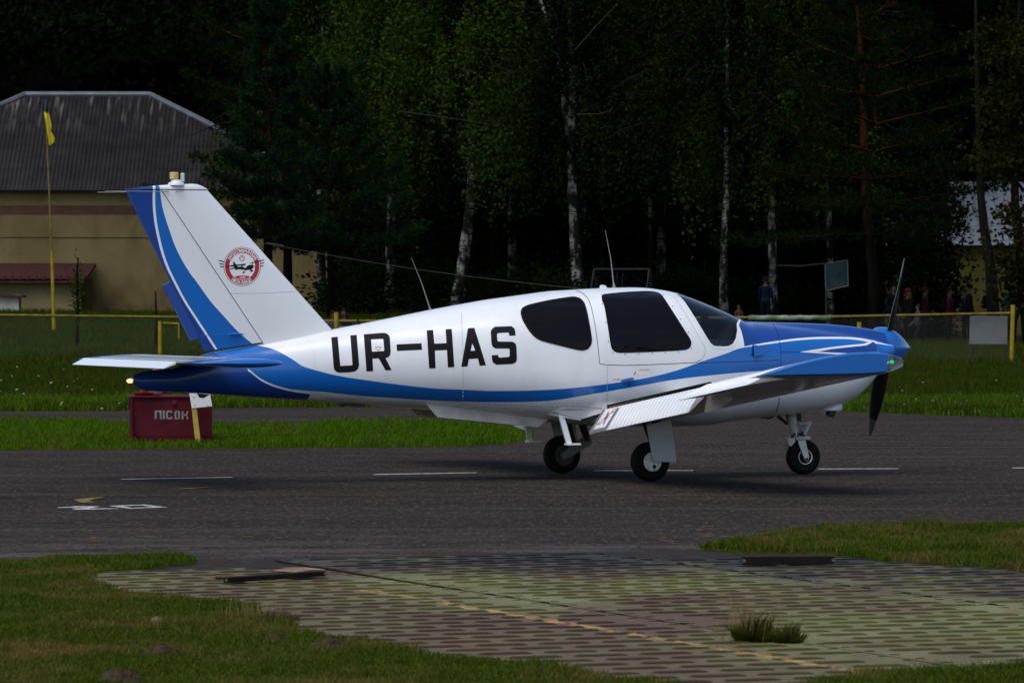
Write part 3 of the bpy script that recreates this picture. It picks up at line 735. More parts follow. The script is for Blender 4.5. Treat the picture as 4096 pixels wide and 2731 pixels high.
# ---- swing frame
SD_ = 152.0
sw = empty('swing_frame', gpt(2485, SD_), 0, 'thin grey metal swing frame standing between the birch trunks', 'swing')
def sp_(px, py, dy=0): return at(px, py, SD_ + dy) - sw.location
m_gp = pm('grey_steel_pipe', (.022, .024, .026), .6)
b = MB(); b.tube([sp_(2376, 1077), sp_(2598, 1077)], .03, 8); b.build('top_bar', m_gp, sw)
for px in (2376, 2598):
    for dx, dy in ((-16, -.5), (14, .6)):
        q = sp_(px, 1077); e = sp_(px + dx * 2.2, 1200, dy); e.z = -.1
        b = MB(); b.tube([q, e], .026, 8); b.build('leg', m_gp, sw)
for px in (2470, 2492):
    b = MB(); b.tube([sp_(px, 1077), sp_(px - 6, 1180)], .008, 5); b.build('chain', m_gp, sw)
b = MB(); b.bbox(-.25, .25, -.12, .12, -.02, .02, .008, Matrix.Translation(sp_(2476, 1180))); b.build('seat', m_gp, sw)

# ---- yellow pipe fence with chain link
FD2 = 118.0
fen = empty('pipe_fence', gpt(1300, FD2), 0, 'long yellow pipe rail fence with chain link along the meadow', 'fence')
def fx(px, py, dy=0.0): return at(px, py, FD2 + dy) - fen.location
RAIL = [(-120, 1259), (0, 1260), (715, 1268), (1000, 1276), (1342, 1284), (1500, 1283), (2200, 1276), (2935, 1270), (3300, 1267), (4047, 1252)]
for i in range(len(RAIL) - 1):
    if i in (0, 2, 3, 5, 6): pass
for seg in ((0, 1, 2, 3, 4), (4, 5, 6, 7, 8, 9)):
    b = MB(); b.tube([fx(*RAIL[k]) for k in seg], .030, 10); b.build('rail', m_yold if seg[0] == 0 else m_yold, fen, smooth=True)
for px, pt, hgt, mm in ((640, 1284, 0, m_yel), (1345, 1249, 0, m_yel), (2050, 1284, 0, m_yel), (2750, 1275, 0, m_yel), (3437, 1288, 0, m_yel), (4052, 1219, 0, m_yel), (-90, 1262, 0, m_yel)):
    top = fx(px, pt); q = gpt(px - (8 if px > 4000 else 0), FD2) - fen.location
    b = MB(); b.tube([q - Vector((0, 0, .3)), top], .052 if px > 1300 else .045, 12); b.build('post', mm, fen, smooth=True)
for (p0, p1) in (((652, 1292), (715, 1294)), ((1356, 1308), (1400, 1310))):
    b = MB(); b.tube([fx(*p0), fx(*p1)], .022, 8); b.tube([fx(*p1), fx(p1[0], p1[1] + 60)], .018, 8); b.build('brace', m_yel, fen, smooth=True)
m_wire = pm('galvanised_wire', (.085, .088, .075), .6, metal=.2)
def chain(x0, x1, ztop):
    n = int((x1 - x0) / .062); V, T = [], []; t_ = .0017
    for s_ in (1, -1):
        for k in range(-22, n + 22):
            xa = x0 + k * .062; zl = gz(xa + fen.location.x, FD2) - fen.location.z + .02; zh = ztop(xa)
            xb = xa + s_ * (zh - zl)
            ua, ub = 0.0, 1.0
            for lim, sg_ in ((x0, 1), (x1, -1)):
                for q in (0,):
                    pa, pb = (xa - lim) * sg_, (xb - lim) * sg_
                    if pa < 0 and pb < 0: ub = -1
                    elif pa < 0: ua = max(ua, pa / (pa - pb))
                    elif pb < 0: ub = min(ub, pa / (pa - pb))
            if ub <= ua: continue
            A = (xa + (xb - xa) * ua, zl + (zh - zl) * ua); B = (xa + (xb - xa) * ub, zl + (zh - zl) * ub)
            i = len(V); yo = .003 * s_
            V += [(A[0] - t_, yo, A[1]), (A[0] + t_, yo, A[1]), (B[0] + t_, yo, B[1]), (B[0] - t_, yo, B[1])]; T += [(i, i + 1, i + 2), (i, i + 2, i + 3)]
    o = link('chain_link', tri_mesh('chain_link', V, T), m_wire, fen); o['kind'] = 'stuff'
rz2 = lambda x: float(np.interp(x, [fx(*p).x for p in RAIL], [fx(*p).z for p in RAIL])) - .03
pxs = [-90, 640, 1345, 2050, 2750, 3437, 4052]
for a, c_ in zip(pxs[:-1], pxs[1:]): chain(fx(a, 1300).x, fx(c_, 1300).x, rz2)
m_wrap = pm('mouldy_white_sheet', (.26, .28, .24), .8, rgb2=(.075, .12, .04), scale=5, kind='World')
b = MB(); pts = [fx(2994 + k * 20.5, 1271 + (-.5 if k % 3 else .5), -.03) for k in range(17)]
for i in range(len(pts) - 1): pass
R_ = [[p + Vector((0, .055 * math.cos(a), .062 * math.sin(a) + .006 * math.sin(k * 2.1))) for a in np.linspace(0, 2 * math.pi, 11)[:-1]] for k, p in enumerate(pts)]
b.loft(R_); b.build('rail_wrap', m_wrap, fen, smooth='all', label='dirty white sheet wrapped round the rail')
# white gridded board on the fence
wbd = empty('white_board', fx(3955, 1375) + fen.location + Vector((0, .12, 0)), 0, 'white board standing behind the chain link at right', 'board')
wl = lambda px, py: at(px, py, FD2 + .12) - wbd.location
b = MB(); b.prism([wl(*p) for p in ((3880, 1264), (4030, 1264), (4029, 1376), (3877, 1376))], (0, .03, 0)); b.build('panel', pm('dull_white_board', (.15, .16, .165), .7, var=.2, scale=3), wbd)
for px in (3890, 4020):
    q = wl(px, 1376); e = Vector((q.x, 0, gz(wbd.location.x, FD2) - wbd.location.z - .1)); b = MB(); b.tube([q, e], .02, 6); b.build('leg', m_gp, wbd)

# ---- red sand box with the word for sand, fire point
XD = 56.8
sb = empty('sand_box', G(700, 1776), RAD(6), 'dark red steel sand box lettered ПІСОК standing on the verge', 'sand box')
sc = 20000 / G(700, 1776).y
m_redp = pm('dull_red_paint', (0.105, 0.013, 0.021), .55, var=.4, scale=3, bmp=.15, bscale=20)
m_redl = pm('faded_pink_paint', (0.28, 0.10, 0.11), .6, var=.3, scale=6)
wv = lambda px: (px - 700) / sc
hv = lambda py: (1776 - py) / sc
x0, x1 = wv(531), wv(880)
# body: front tilts slightly, rounded foot
prof_ = [(-.02, .10), (0.0, .03), (.06, -.02), (.62, -.02), (.66, .05), (.66, hv(1588)), (-.07, hv(1588))]
b = MB(); b.loft([[(x, y, z) for y, z in prof_] for x in (x0, wv(848))]); b.build('body', m_redp, sb)
b = MB(); b.loft([[(x, y, z) for y, z in ((-.10, hv(1588)), (.68, hv(1588)), (.68, hv(1583)), (-.10, hv(1583)))] for x in (wv(513), wv(858))]); b.build('lid', m_redp, sb)
b = MB(); b.prism([(x0 - .02, -.06, hv(1590)), (wv(515), -.10, hv(1590)), (wv(512), -.10, hv(1628)), (wv(524), -.08, hv(1632)), (x0 - .02, -.06, hv(1605))], (0, .08, 0)); b.build('handle', m_redp, sb)
for px in (524,):
    b = MB(); b.bbox(wv(px) - .018, wv(px) + .018, -.09, -.05, -.02, hv(1590), .004); b.build('corner_post', m_redp, sb)
    b = MB(); b.bbox(wv(px) - .012, wv(px) + .012, -.05, .62, hv(1700), hv(1690), .003); b.build('side_brace', m_redp, sb)
b = MB(); b.lathe([(.03, 0), (.03, -.03), (.01, -.035)], (wv(697), -.055, hv(1610)), 'y', 12); b.build('knob', m_redp, sb)
# lettering, stencil strokes
def strokes(): 
    u = lambda zx, zy: (wv(260 + zx / 3), hv(1300 + zy / 3))
    Rr = lambda a, c_, e, f: [u(a, c_), u(e, c_), u(e, f), u(a, f)]
    return [Rr(1075, 1022, 1100, 1126), Rr(1136, 1022, 1158, 1126), Rr(1080, 1022, 1154, 1042), Rr(1172, 1022, 1195, 1126),
            Rr(1210, 1036, 1233, 1114), Rr(1222, 1022, 1285, 1044), Rr(1222, 1106, 1285, 1128), Rr(1266, 1030, 1286, 1054), Rr(1266, 1096, 1286, 1120),
            Rr(1312, 1034, 1334, 1118), Rr(1355, 1034, 1378, 1118), Rr(1318, 1024, 1342, 1044), Rr(1348, 1024, 1372, 1044), Rr(1318, 1108, 1342, 1128), Rr(1348, 1108, 1372, 1128),
            Rr(1398, 1030, 1420, 1128), Rr(1424, 1066, 1452, 1086), [u(1450, 1076), u(1458, 1032), u(1478, 1030), u(1472, 1060), u(1462, 1076), u(1472, 1096), u(1480, 1126), u(1458, 1128)]]
m_sten = pm('stencil_white', (.30, .29, .28), .8, var=.4, scale=25)
GR = [(0, 1, 2), (3,), (4, 5, 6, 7, 8), (9, 10, 11, 12, 13, 14), (15, 16, 17)]
SS = strokes()
for g_ in GR:
    b = MB()
    for k, i in enumerate(g_):
        b.add([(x, -.0745 + (z - .10) / (hv(1588) - .10) * 0 + .055 * (hv(1588) - z) / (hv(1588) - .10) - .003 - .0004 * k, z) for x, z in SS[i]], [tuple(range(len(SS[i])))])
    b.build('letter', m_sten, sb, fix=False)
# things on and around it
cyl = empty('gas_cylinder', sb.matrix_basis @ Vector((wv(628), .25, hv(1583))), 0, 'pinkish red cylinder standing on the sand box lid', 'cylinder')
b = MB(); b.lathe([(.02, 0), (.075, .01), (.085, .035), (.085, .25), (.07, .285), (.03, .30), (.02, .31)], (0, 0, 0), 'z', 20); b.build('body', m_redl, cyl, smooth=True)
b = MB(); b.lathe([(.03, .31), (.03, .335), (.012, .34)], (0, 0, 0), 'z', 10); b.build('valve', m_redp, cyl)
pan = empty('fire_bucket', sb.matrix_basis @ Vector((wv(575), .20, hv(1583))), 0, 'shallow red bucket lying on the sand box beside the cylinder', 'bucket')
b = MB(); b.lathe([(.09, 0), (.115, .03), (.12, .035), (.10, .02)], (0, 0, 0), 'z', 20); b.build('bowl', pm('bright_red_enamel', (.22, .012, .01), .4), pan, smooth=True)
b = MB(); b.tube([(-.01, 0, .03), (-.01, 0, .13)], .022, 8); b.build('handle', pm('bright_red_enamel2', (.22, .012, .01), .4), pan)
shv = empty('shovel', sb.matrix_basis @ Vector((wv(720), .28, hv(1580))), 0, 'red shovel blade resting on the sand box lid', 'shovel')
b = MB(); R_ = []
for k in range(9):
    u = k / 8; R_.append([(wv(690) - wv(720) + u * .19, y, .005 + .035 * math.sin(u * 2.2 + .4) - .02 * u + abs(y) * .12) for y in (-.07, 0, .07)])
b.loft(R_, closed=False); o = b.build('blade', m_redp, shv, smooth='all'); o.modifiers.new('thickness', 'SOLIDIFY').thickness = .006
b = MB(); b.tube([(-.10, 0, .02), (-.42, .10, .04)], .014, 8); b.build('handle', m_redp, shv)
sg_ = empty('marker_post', G(795, 1776) + Vector((0, -.22, 0)), 0, 'yellow stake with a white plate leaning before the sand box', 'sign')
sl_ = lambda px, py, dy=0: at(px, py, sg_.location.y + dy) - sg_.location
b = MB(); b.loft([[sl_(786, 1772) + Vector((0, 0, -.1)), sl_(808, 1770) + Vector((0, 0, -.1)), sl_(808, 1770, .04) + Vector((0, 0, -.1)), sl_(786, 1772, .04) + Vector((0, 0, -.1))], [sl_(764, 1612), sl_(784, 1612), sl_(784, 1612, .04), sl_(764, 1612, .04)]])
b.build('stake', pm('yellow_stake_paint', (.40, .31, .055), .6, var=.3, scale=10), sg_)
b = MB(); b.prism([sl_(*p, -.012) for p in ((757, 1572), (840, 1574), (849, 1624), (767, 1632))], (0, .008, 0)); pl_ = b.build('plate', pm('white_plate', (.62, .63, .64), .5, var=.1), sg_)
for q in ((776, 1588), (779, 1619), (832, 1622)):
    b = MB(); b.lathe([(.006, 0), (.004, -.003)], sl_(*q, -.0135), 'y', 8); b.build('screw', m_gp, pl_)
b = MB(); b.tube([sl_(525, 1536), sl_(523, 1772)], .004, 5)
o = b.build('thin_rod', m_gp, label='thin upright wire rod at the left side of the sand box', cat='rod'); o.location = sg_.location
# ---- trees
def leaf_mat(name, c1, c2, trans=.25, s=.5, dk=.85):
    m, nt, bs = nodes(name); out = nt.nodes['Material Output']
    co = coord(nt, 'World')
    c1, c2 = tuple(x * dk for x in c1), tuple(x * dk for x in c2)
    col = mix(nt, noise(nt, co, s, 3), c1, c2)
    col = mix(nt, noise(nt, co, 7.0, 2, .5, .5, .75), col, tuple(x * 1.5 for x in c1))
    nt.links.new(col, bs.inputs['Base Color']); bs.inputs['Roughness'].default_value = .7; bs.inputs['Specular IOR Level'].default_value = .02
    tr = N(nt, 'ShaderNodeBsdfTranslucent'); nt.links.new(col, tr.inputs[0])
    mx = N(nt, 'ShaderNodeMixShader'); mx.inputs[0].default_value = trans
    nt.links.new(bs.outputs[0], mx.inputs[1]); nt.links.new(tr.outputs[0], mx.inputs[2]); nt.links.new(mx.outputs[0], out.inputs[0])
    return m
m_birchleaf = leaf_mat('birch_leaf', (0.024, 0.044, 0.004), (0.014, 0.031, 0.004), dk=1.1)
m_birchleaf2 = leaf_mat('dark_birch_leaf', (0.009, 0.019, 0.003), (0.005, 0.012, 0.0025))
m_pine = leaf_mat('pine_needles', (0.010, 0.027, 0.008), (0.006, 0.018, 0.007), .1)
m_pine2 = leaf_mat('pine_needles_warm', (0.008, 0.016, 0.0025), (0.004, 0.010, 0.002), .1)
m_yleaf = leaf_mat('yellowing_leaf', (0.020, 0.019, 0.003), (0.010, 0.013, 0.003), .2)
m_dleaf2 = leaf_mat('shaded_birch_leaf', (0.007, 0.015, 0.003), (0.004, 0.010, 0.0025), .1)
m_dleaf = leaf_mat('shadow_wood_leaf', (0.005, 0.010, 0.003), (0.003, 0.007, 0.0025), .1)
def bark_birch():
    m, nt, bs = nodes('birch_bark'); co = coord(nt, 'World')
    c_ = mix(nt, noise(nt, coord(nt, 'World', (1, 1, .5)), 3.2, 5, .65, .40, .52), (0.26, 0.255, 0.235), (0.010, 0.0095, 0.009))
    c_ = mix(nt, noise(nt, coord(nt, 'World', (.8, .8, 5)), 4.5, 4, .6, .50, .60), c_, (0.012, 0.011, 0.010))
    nt.links.new(c_, bs.inputs['Base Color']); bs.inputs['Roughness'].default_value = .9; bs.inputs['Specular IOR Level'].default_value = .04
    bump(nt, bs, noise(nt, co, 8, 4, .6, .2, .8), .5, .03); return m
def bark_pine():
    m, nt, bs = nodes('pine_bark'); co = coord(nt, 'World'); sp = N(nt, 'ShaderNodeSeparateXYZ'); nt.links.new(co, sp.inputs[0])
    mr = N(nt, 'ShaderNodeMapRange'); mr.clamp = True; nt.links.new(sp.outputs[2], mr.inputs[0]); mr.inputs[1].default_value = 3.5; mr.inputs[2].default_value = 6.5
    a = mix(nt, noise(nt, coord(nt, 'World', (3, 3, .6)), 2.5, 4), (0.010, 0.0075, 0.006), (0.004, 0.003, 0.0025))
    c_ = mix(nt, noise(nt, coord(nt, 'World', (3, 3, .6)), 2.5, 4), (0.055, 0.021, 0.007), (0.020, 0.009, 0.004))
    nt.links.new(mix(nt, mr.outputs[0], a, c_), bs.inputs['Base Color']); bs.inputs['Roughness'].default_value = .9; bs.inputs['Specular IOR Level'].default_value = .03
    bump(nt, bs, noise(nt, coord(nt, 'World', (4, 4, .8)), 3, 4, .6, .2, .8), .7, .04); return m
m_bb, m_pb = bark_birch(), bark_pine()
m_dbark = pm('dark_bark', (0.010, 0.009, 0.0075), .9, var=.5, scale=9, kind='World')
m_twig = pm('grey_twig', (.007, .006, .005), .9)
def trunk_obj(name, pts, r0, r1, m, parent, n=10):
    b = MB(); k = len(pts); rs = [r0 * (1 - i / (k - 1)) ** .8 + r1 for i in range(k)]; rs[0] *= 1.25
    P = []
    rr = random.Random(int(r0 * 1000) + k)
    b.tube(pts, rs, n); return b.build(name, m, parent, smooth='all')
def quads(C, S_, seed):
    """random leaf-sized rhombi around centres C (n,3), half-size S_ (n)"""
    r = np.random.default_rng(seed); n = len(C)
    a = r.normal(size=(n, 3)); a /= np.linalg.norm(a, axis=1)[:, None]
    q = r.normal(size=(n, 3)); b_ = np.cross(a, q); b_ /= np.linalg.norm(b_, axis=1)[:, None]
    V = np.empty((n, 4, 3)); s_ = S_[:, None]
    V[:, 0] = C - a * s_ * 1.2; V[:, 1] = C + b_ * s_ * .75; V[:, 2] = C + a * s_ * 1.2; V[:, 3] = C - b_ * s_ * .75
    k = np.arange(n)[:, None] * 4
    T = np.concatenate([k + [0, 1, 2], k + [0, 2, 3]], 1).reshape(-1, 3)
    return V.reshape(-1, 3), T
def needles(C, D, seed, ln=.13, per=9, wd=.008):
    """tufts of thin needles at centres C pointing along D"""
    r = np.random.default_rng(seed); n = len(C)
    C = np.repeat(C, per, 0); D = np.repeat(D, per, 0)
    d = D * .75 + r.normal(size=C.shape) * .55; d /= np.linalg.norm(d, axis=1)[:, None]
    l = ln * (.6 + .7 * r.random(len(C)))[:, None]
    s_ = np.cross(d, r.normal(size=C.shape)); s_ /= np.linalg.norm(s_, axis=1)[:, None]
    V = np.stack([C - s_ * wd, C + s_ * wd, C + d * l], 1).reshape(-1, 3)
    T = np.arange(len(C) * 3).reshape(-1, 3)
    return V, T
def birch_crown(seed, H, zlow, R, nbr, strands, leaf=.05, per=26, lean=(0, 0), drop=(1.2, 3.2)):
    r = np.random.default_rng(seed); C, S_ = [], []; B = MB()
    for i in range(nbr):
        z0 = zlow + (H - zlow) * (i + r.random()) / nbr * .92
        a = r.random() * 2 * np.pi; u = (z0 - zlow) / (H - zlow)
        ln = R * (1 - u * .75) * (.6 + .5 * r.random())
        p0 = np.array([lean[0] * z0, lean[1] * z0, z0]); d = np.array([math.cos(a), math.sin(a), .75 + .5 * r.random()])
        pts = []
        for k in range(7):
            q = k / 6; pts.append(p0 + d * np.array([1, 1, 1 - .85 * q]) * ln * q)
        B.tube([Vector(p) for p in pts], [.045 * (1 - k / 7) + .006 for k in range(7)], 4, cap=False)
        for s_ in range(strands):
            q = .25 + .75 * r.random(); j = min(5, int(q * 6)); f = q * 6 - j
            st = pts[j] * (1 - f) + pts[j + 1] * f + r.normal(size=3) * .18
            dl = r.uniform(*drop) * (.5 + .5 * q); sway = r.normal(size=2) * .22
            t = r.random(per) ** .8
            P = np.column_stack([st[0] + sway[0] * t, st[1] + sway[1] * t, st[2] - dl * t]) + r.normal(size=(per, 3)) * np.array([.10, .10, .06])
            C.append(P); S_.append(leaf * (.6 + .8 * r.random(per)))
    C = np.concatenate(C); S_ = np.concatenate(S_)
    return C, S_, B
def pine_crown(seed, H, zlow, R, whorls, per, tufts=30, ln=.13, droop=.05, cone=.9, per_n=9, lean=(0, 0)):
    r = np.random.default_rng(seed); C, D = [], []; B = MB()
    for i in range(whorls):
        u = i / max(1, whorls - 1); z0 = zlow + (H - zlow) * u
        for k in range(per):
            a = 2 * np.pi * (k + r.random() * .8) / per + i
            l = R * max(.08, (1 - cone * u)) * (.55 + .6 * r.random())
            d = np.array([math.cos(a), math.sin(a), 0.0]); pts = []
            up = .45 * u + .05 + .2 * r.random()
            for q in np.linspace(0, 1, 6): pts.append(np.array([lean[0] * z0, lean[1] * z0, z0]) + d * l * q + np.array([0, 0, l * (up * q - droop * 4 * q * q * (1 - u) + .25 * q ** 3)]))
            B.tube([Vector(p) for p in pts], [.04 * (1 - q / 6) * (1.1 - u * .7) + .006 for q in range(6)], 4, cap=False)
            nt_ = int(tufts * (.4 + l / R))
            for _ in range(nt_):
                q = .22 + .78 * r.random() ** .7; j = min(4, int(q * 5)); f = q * 5 - j
                p = pts[j] * (1 - f) + pts[j + 1] * f
                side = np.array([-d[1], d[0], 0]) * r.normal() * .30 * l * (1.15 - q) + np.array([0, 0, r.normal() * .10])
                C.append(p + side); D.append(d * .6 + np.array([0, 0, .55]) + side * .4)
    return np.array(C), np.array(D), B
def make_tree(name, base, rz, label, trunk_pts, r0, bark, crown_me, leafm, branch_me=None, group=None, scale=1.0, twigm=None):
    t = empty(name, base, rz, label, 'tree', group); t.scale = (scale,) * 3
    trunk_obj('trunk', trunk_pts, r0, .02, bark, t)
    if branch_me is not None: link('branches', branch_me, twigm or m_twig, t)
    if crown_me is not None: link('crown', crown_me, leafm, t)
    return t
def crown_b(*a, **k):
    C, S_, B = birch_crown(*a, **k); V, T = quads(C, S_, a[0]); return tri_mesh('birch_crown', V, T), B.mesh('birch_branches', fix=False)
def crown_p(*a, **k):
    pn = k.pop('per_n', 9); ln = k.get('ln', .13); wd = k.pop('wd', .008)
    C, D, B = pine_crown(*a, **k); V, T = needles(C, D, a[0], ln, pn, wd); return tri_mesh('pine_crown', V, T), B.mesh('pine_branches', fix=False)
def rel(base, pts): return [at(px, py, base.y + dy) - base for px, py, dy in pts]

# the birches that stand in front
B1 = gpt(1838, 160); me, bm_ = crown_b(101, 15.5, 4.4, 5.0, 56, 24, leaf=.056, per=28, drop=(1.2, 4.0))
t = make_tree('birch_tree', B1, 0, 'big birch with drooping leafy crown and kinked white trunk left of the cabin', [Vector((0, 0, -.3))] + rel(B1, [(1832, 1190, 0), (1850, 1080, 0), (1868, 930, 0), (1880, 820, 0), (1890, 650, 0), (1880, 400, .3), (1860, 100, .5), (1850, -400, 0)]), .24, m_bb, me, m_birchleaf, bm_)
me2, bm2 = crown_b(102, 16, 5.0, 4.4, 52, 20, leaf=.054, per=26, drop=(1.0, 3.4))
B2 = gpt(2305, 158)
t = make_tree('birch_tree', B2, .5, 'tall twin stemmed birch with bright white trunk above the aircraft cabin', [Vector((0, 0, -.3))] + [Matrix.Rotation(-.5, 3, 'Z') @ p for p in rel(B2, [(2312, 1140, 0), (2300, 950, 0), (2290, 800, 0), (2283, 560, 0), (2292, 350, 0), (2284, 100, 0), (2290, -200, 0), (2300, -600, 0)])], .20, m_bb, me2, m_birchleaf2, bm2)
b = MB(); b.tube([Matrix.Rotation(-.5, 3, 'Z') @ p for p in rel(B2, [(2290, 620, 0), (2262, 480, .1), (2256, 400, .1), (2235, 200, .2), (2180, 60, .3), (2140, -60, .3)])], [.11, .10, .09, .08, .07, .05], 8); b.build('second_stem', m_bb, t, smooth='all')
# crown of the left birch mass, further tree behind
B3 = gpt(1560, 163)
me3, bm3 = crown_b(103, 15, 4.6, 4.2, 52, 20, leaf=.056, per=28, drop=(1.4, 3.8))
make_tree('birch_tree', B3, 1.2, 'bushy birch whose yellow green foliage hangs behind the fin', [Vector((0, 0, -.3)), Vector((.1, 0, 3)), Vector((.3, 0, 7)), Vector((.2, 0, 11)), Vector((0, 0, 15))], .17, m_bb, me3, m_birchleaf, bm3)
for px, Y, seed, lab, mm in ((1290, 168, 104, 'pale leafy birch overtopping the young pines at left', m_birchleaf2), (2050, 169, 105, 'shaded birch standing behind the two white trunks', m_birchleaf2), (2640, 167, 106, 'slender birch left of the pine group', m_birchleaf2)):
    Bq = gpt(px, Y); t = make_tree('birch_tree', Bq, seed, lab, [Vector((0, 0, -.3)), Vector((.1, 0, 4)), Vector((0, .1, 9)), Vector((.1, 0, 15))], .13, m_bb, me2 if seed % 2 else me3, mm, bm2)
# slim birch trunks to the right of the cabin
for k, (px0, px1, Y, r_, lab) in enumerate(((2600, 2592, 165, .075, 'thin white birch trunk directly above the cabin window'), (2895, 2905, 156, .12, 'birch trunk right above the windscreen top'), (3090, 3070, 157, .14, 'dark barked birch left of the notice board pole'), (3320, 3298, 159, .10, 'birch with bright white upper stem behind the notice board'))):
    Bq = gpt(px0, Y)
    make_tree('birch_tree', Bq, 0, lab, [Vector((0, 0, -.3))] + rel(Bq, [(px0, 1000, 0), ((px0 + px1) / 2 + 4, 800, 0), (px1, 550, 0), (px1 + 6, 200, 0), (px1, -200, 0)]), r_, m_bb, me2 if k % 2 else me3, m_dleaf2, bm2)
# pines
PT = []
def pine(px, Y, lab, pts, r0, crown, leafm, branches=None, rz=0.0):
    Bq = gpt(px, Y); return make_tree('pine_tree', Bq, rz, lab, [Vector((0, 0, -.3))] + [Matrix.Rotation(-rz, 3, 'Z') @ p for p in rel(Bq, pts)], r0, m_pb, crown, leafm, branches, twigm=m_pb)
mp1, bp1 = crown_p(201, 11.6, 2.6, 1.95, 15, 7, tufts=70, ln=.20, cone=.86, per_n=12, wd=.013)
pine(1072, 150, 'young pointed pine overlapping the right end of the beige building', [(1072, 900, 0), (1072, 600, 0), (1066, 300, 0), (1060, 90, 0)], .13, mp1, m_pine, bp1)
mp2, bp2 = crown_p(202, 7.2, 2.2, 3.0, 9, 7, tufts=80, ln=.20, cone=.7, per_n=12, wd=.013)
pine(1325, 154, 'low spreading pine with bare lower branches behind the fin', [(1322, 1100, 0), (1315, 900, 0), (1312, 700, 0)], .12, mp2, m_pine, bp2)
mp3, bp3 = crown_p(203, 14, 3.2, 4.6, 14, 5, tufts=85, ln=.22, cone=.55, per_n=12, droop=.09, wd=.014)
pine(3500, 150, 'tall orange barked pine with long side branches right of the nose', [(3492, 1100, 0), (3462, 800, 0), (3455, 500, 0), (3445, 250, 0), (3430, 0, 0), (3425, -250, 0)], .17, mp3, m_pine2, bp3, .4)
for px, Y, px1, r_, lab in ((1150, 172, 1155, .14, 'reddish pine trunk rising above the young pine'), (470, 206, 400, .16, 'crooked brown pine trunk behind the building ridge'), (2560, 170, 2550, .17, 'thick dark pine trunk above the cabin door'), (2745, 166, 2730, .19, 'dark pine trunk above the windscreen'), (1985, 165, 1970, .18, 'stout dark trunk right of the kinked birch'), (3150, 168, 3135, .15, 'short orange tinted pine trunk left of the notice board'), (860, 206, 870, .14, 'straight pine trunk above the roof ridge end')):
    me_, bm_2 = (mp3, bp3)
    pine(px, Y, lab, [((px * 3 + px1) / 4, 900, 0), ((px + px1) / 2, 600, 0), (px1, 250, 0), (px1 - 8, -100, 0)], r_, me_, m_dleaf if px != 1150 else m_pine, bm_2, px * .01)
# yellowing broadleaf tree at the right edge
def crown_o(seed, H, zlow, R, n, leaf=.07):
    r = np.random.default_rng(seed); C = []
    cl = []
    for _ in range(90):
        z = zlow + (H - zlow) * r.random(); u = (z - zlow) / (H - zlow); q = R * math.sin(math.pi * (.12 + .80 * u)) * (.45 + .6 * r.random()); a = r.random() * 6.283
        cl.append((q * math.cos(a), q * math.sin(a), z, .35 + .55 * r.random()))
    for x, y, z, s_ in cl: C.append(r.normal(size=(n // 90, 3)) * np.array([s_, s_, s_ * .7]) * .6 + [x, y, z])
    C = np.concatenate(C); V, T = quads(C, leaf * (.6 + .8 * r.random(len(C))), seed); return tri_mesh('broadleaf_crown', V, T)
co1 = crown_o(301, 13.5, 1.4, 1.35, 16000)
Bq = gpt(4130, 144)
make_tree('broadleaf_tree', Bq, .3, 'yellowing broadleaf tree filling the right edge of the picture', [Vector((0, 0, -.3)), Vector((-.3, 0, 2)), Vector((-.5, .1, 4)), Vector((-.55, 0, 7)), Vector((-.3, 0, 12))], .18, m_dbark, co1, m_yleaf)
Bq = gpt(3985, 147)
make_tree('broadleaf_tree', Bq, 0, 'dark leaning trunk before the yellow house wall', [Vector((0, 0, -.3))] + rel(Bq, [(3960, 1050, 0), (3935, 900, 0), (3920, 750, 0), (3915, 550, 0), (3905, 200, 0), (3900, -200, 0)]), .16, m_dbark, None, None)
co2 = crown_o(302, 5.1, .3, 1.0, 10000, .065)
Bq = gpt(3715, 158)
make_tree('conifer_bush', Bq, 0, 'dark bushy evergreen in front of the pale metal roof', [Vector((0, 0, -.2)), Vector((0, 0, 2)), Vector((.1, 0, 3.4))], .08, m_pb, co2, m_dleaf)
Bq = gpt(3440, 160)
make_tree('conifer_bush', Bq, 2, 'dark evergreen bush left of the yellow wall gap', [Vector((0, 0, -.2)), Vector((0, 0, 2)), Vector((.1, 0, 4))], .07, m_pb, crown_o(303, 4.3, .5, .9, 6000, .07), m_dleaf)
make_tree('sapling', gpt(308, 126), 0, 'thin young sapling in front of the beige annex', [Vector((0, 0, -.1)), Vector((0.02, 0, 1)), Vector((0, 0, 1.9)), Vector((.03, 0, 2.3))], .022, m_pb, None, None)
_r = np.random.default_rng(5); _V, _T = quads(_r.normal(size=(500, 3)) * np.array([.09, .09, .38]) + [0, 0, 1.35], .03 * (.6 + .8 * _r.random(500)), 5); me_s = tri_mesh('sapling_crown', _V, _T); sp_l = [o for o in bpy.data.objects if o.name.startswith('sapling')][0]
link('crown', me_s, m_birchleaf, sp_l)
make_tree('sapling', gpt(622, 124), 0, 'bare thin sapling stem beside the left fence post', [Vector((0, 0, -.1)), Vector((0.02, 0, .8)), Vector((0, 0, 1.5))], .018, m_pb, None, None)
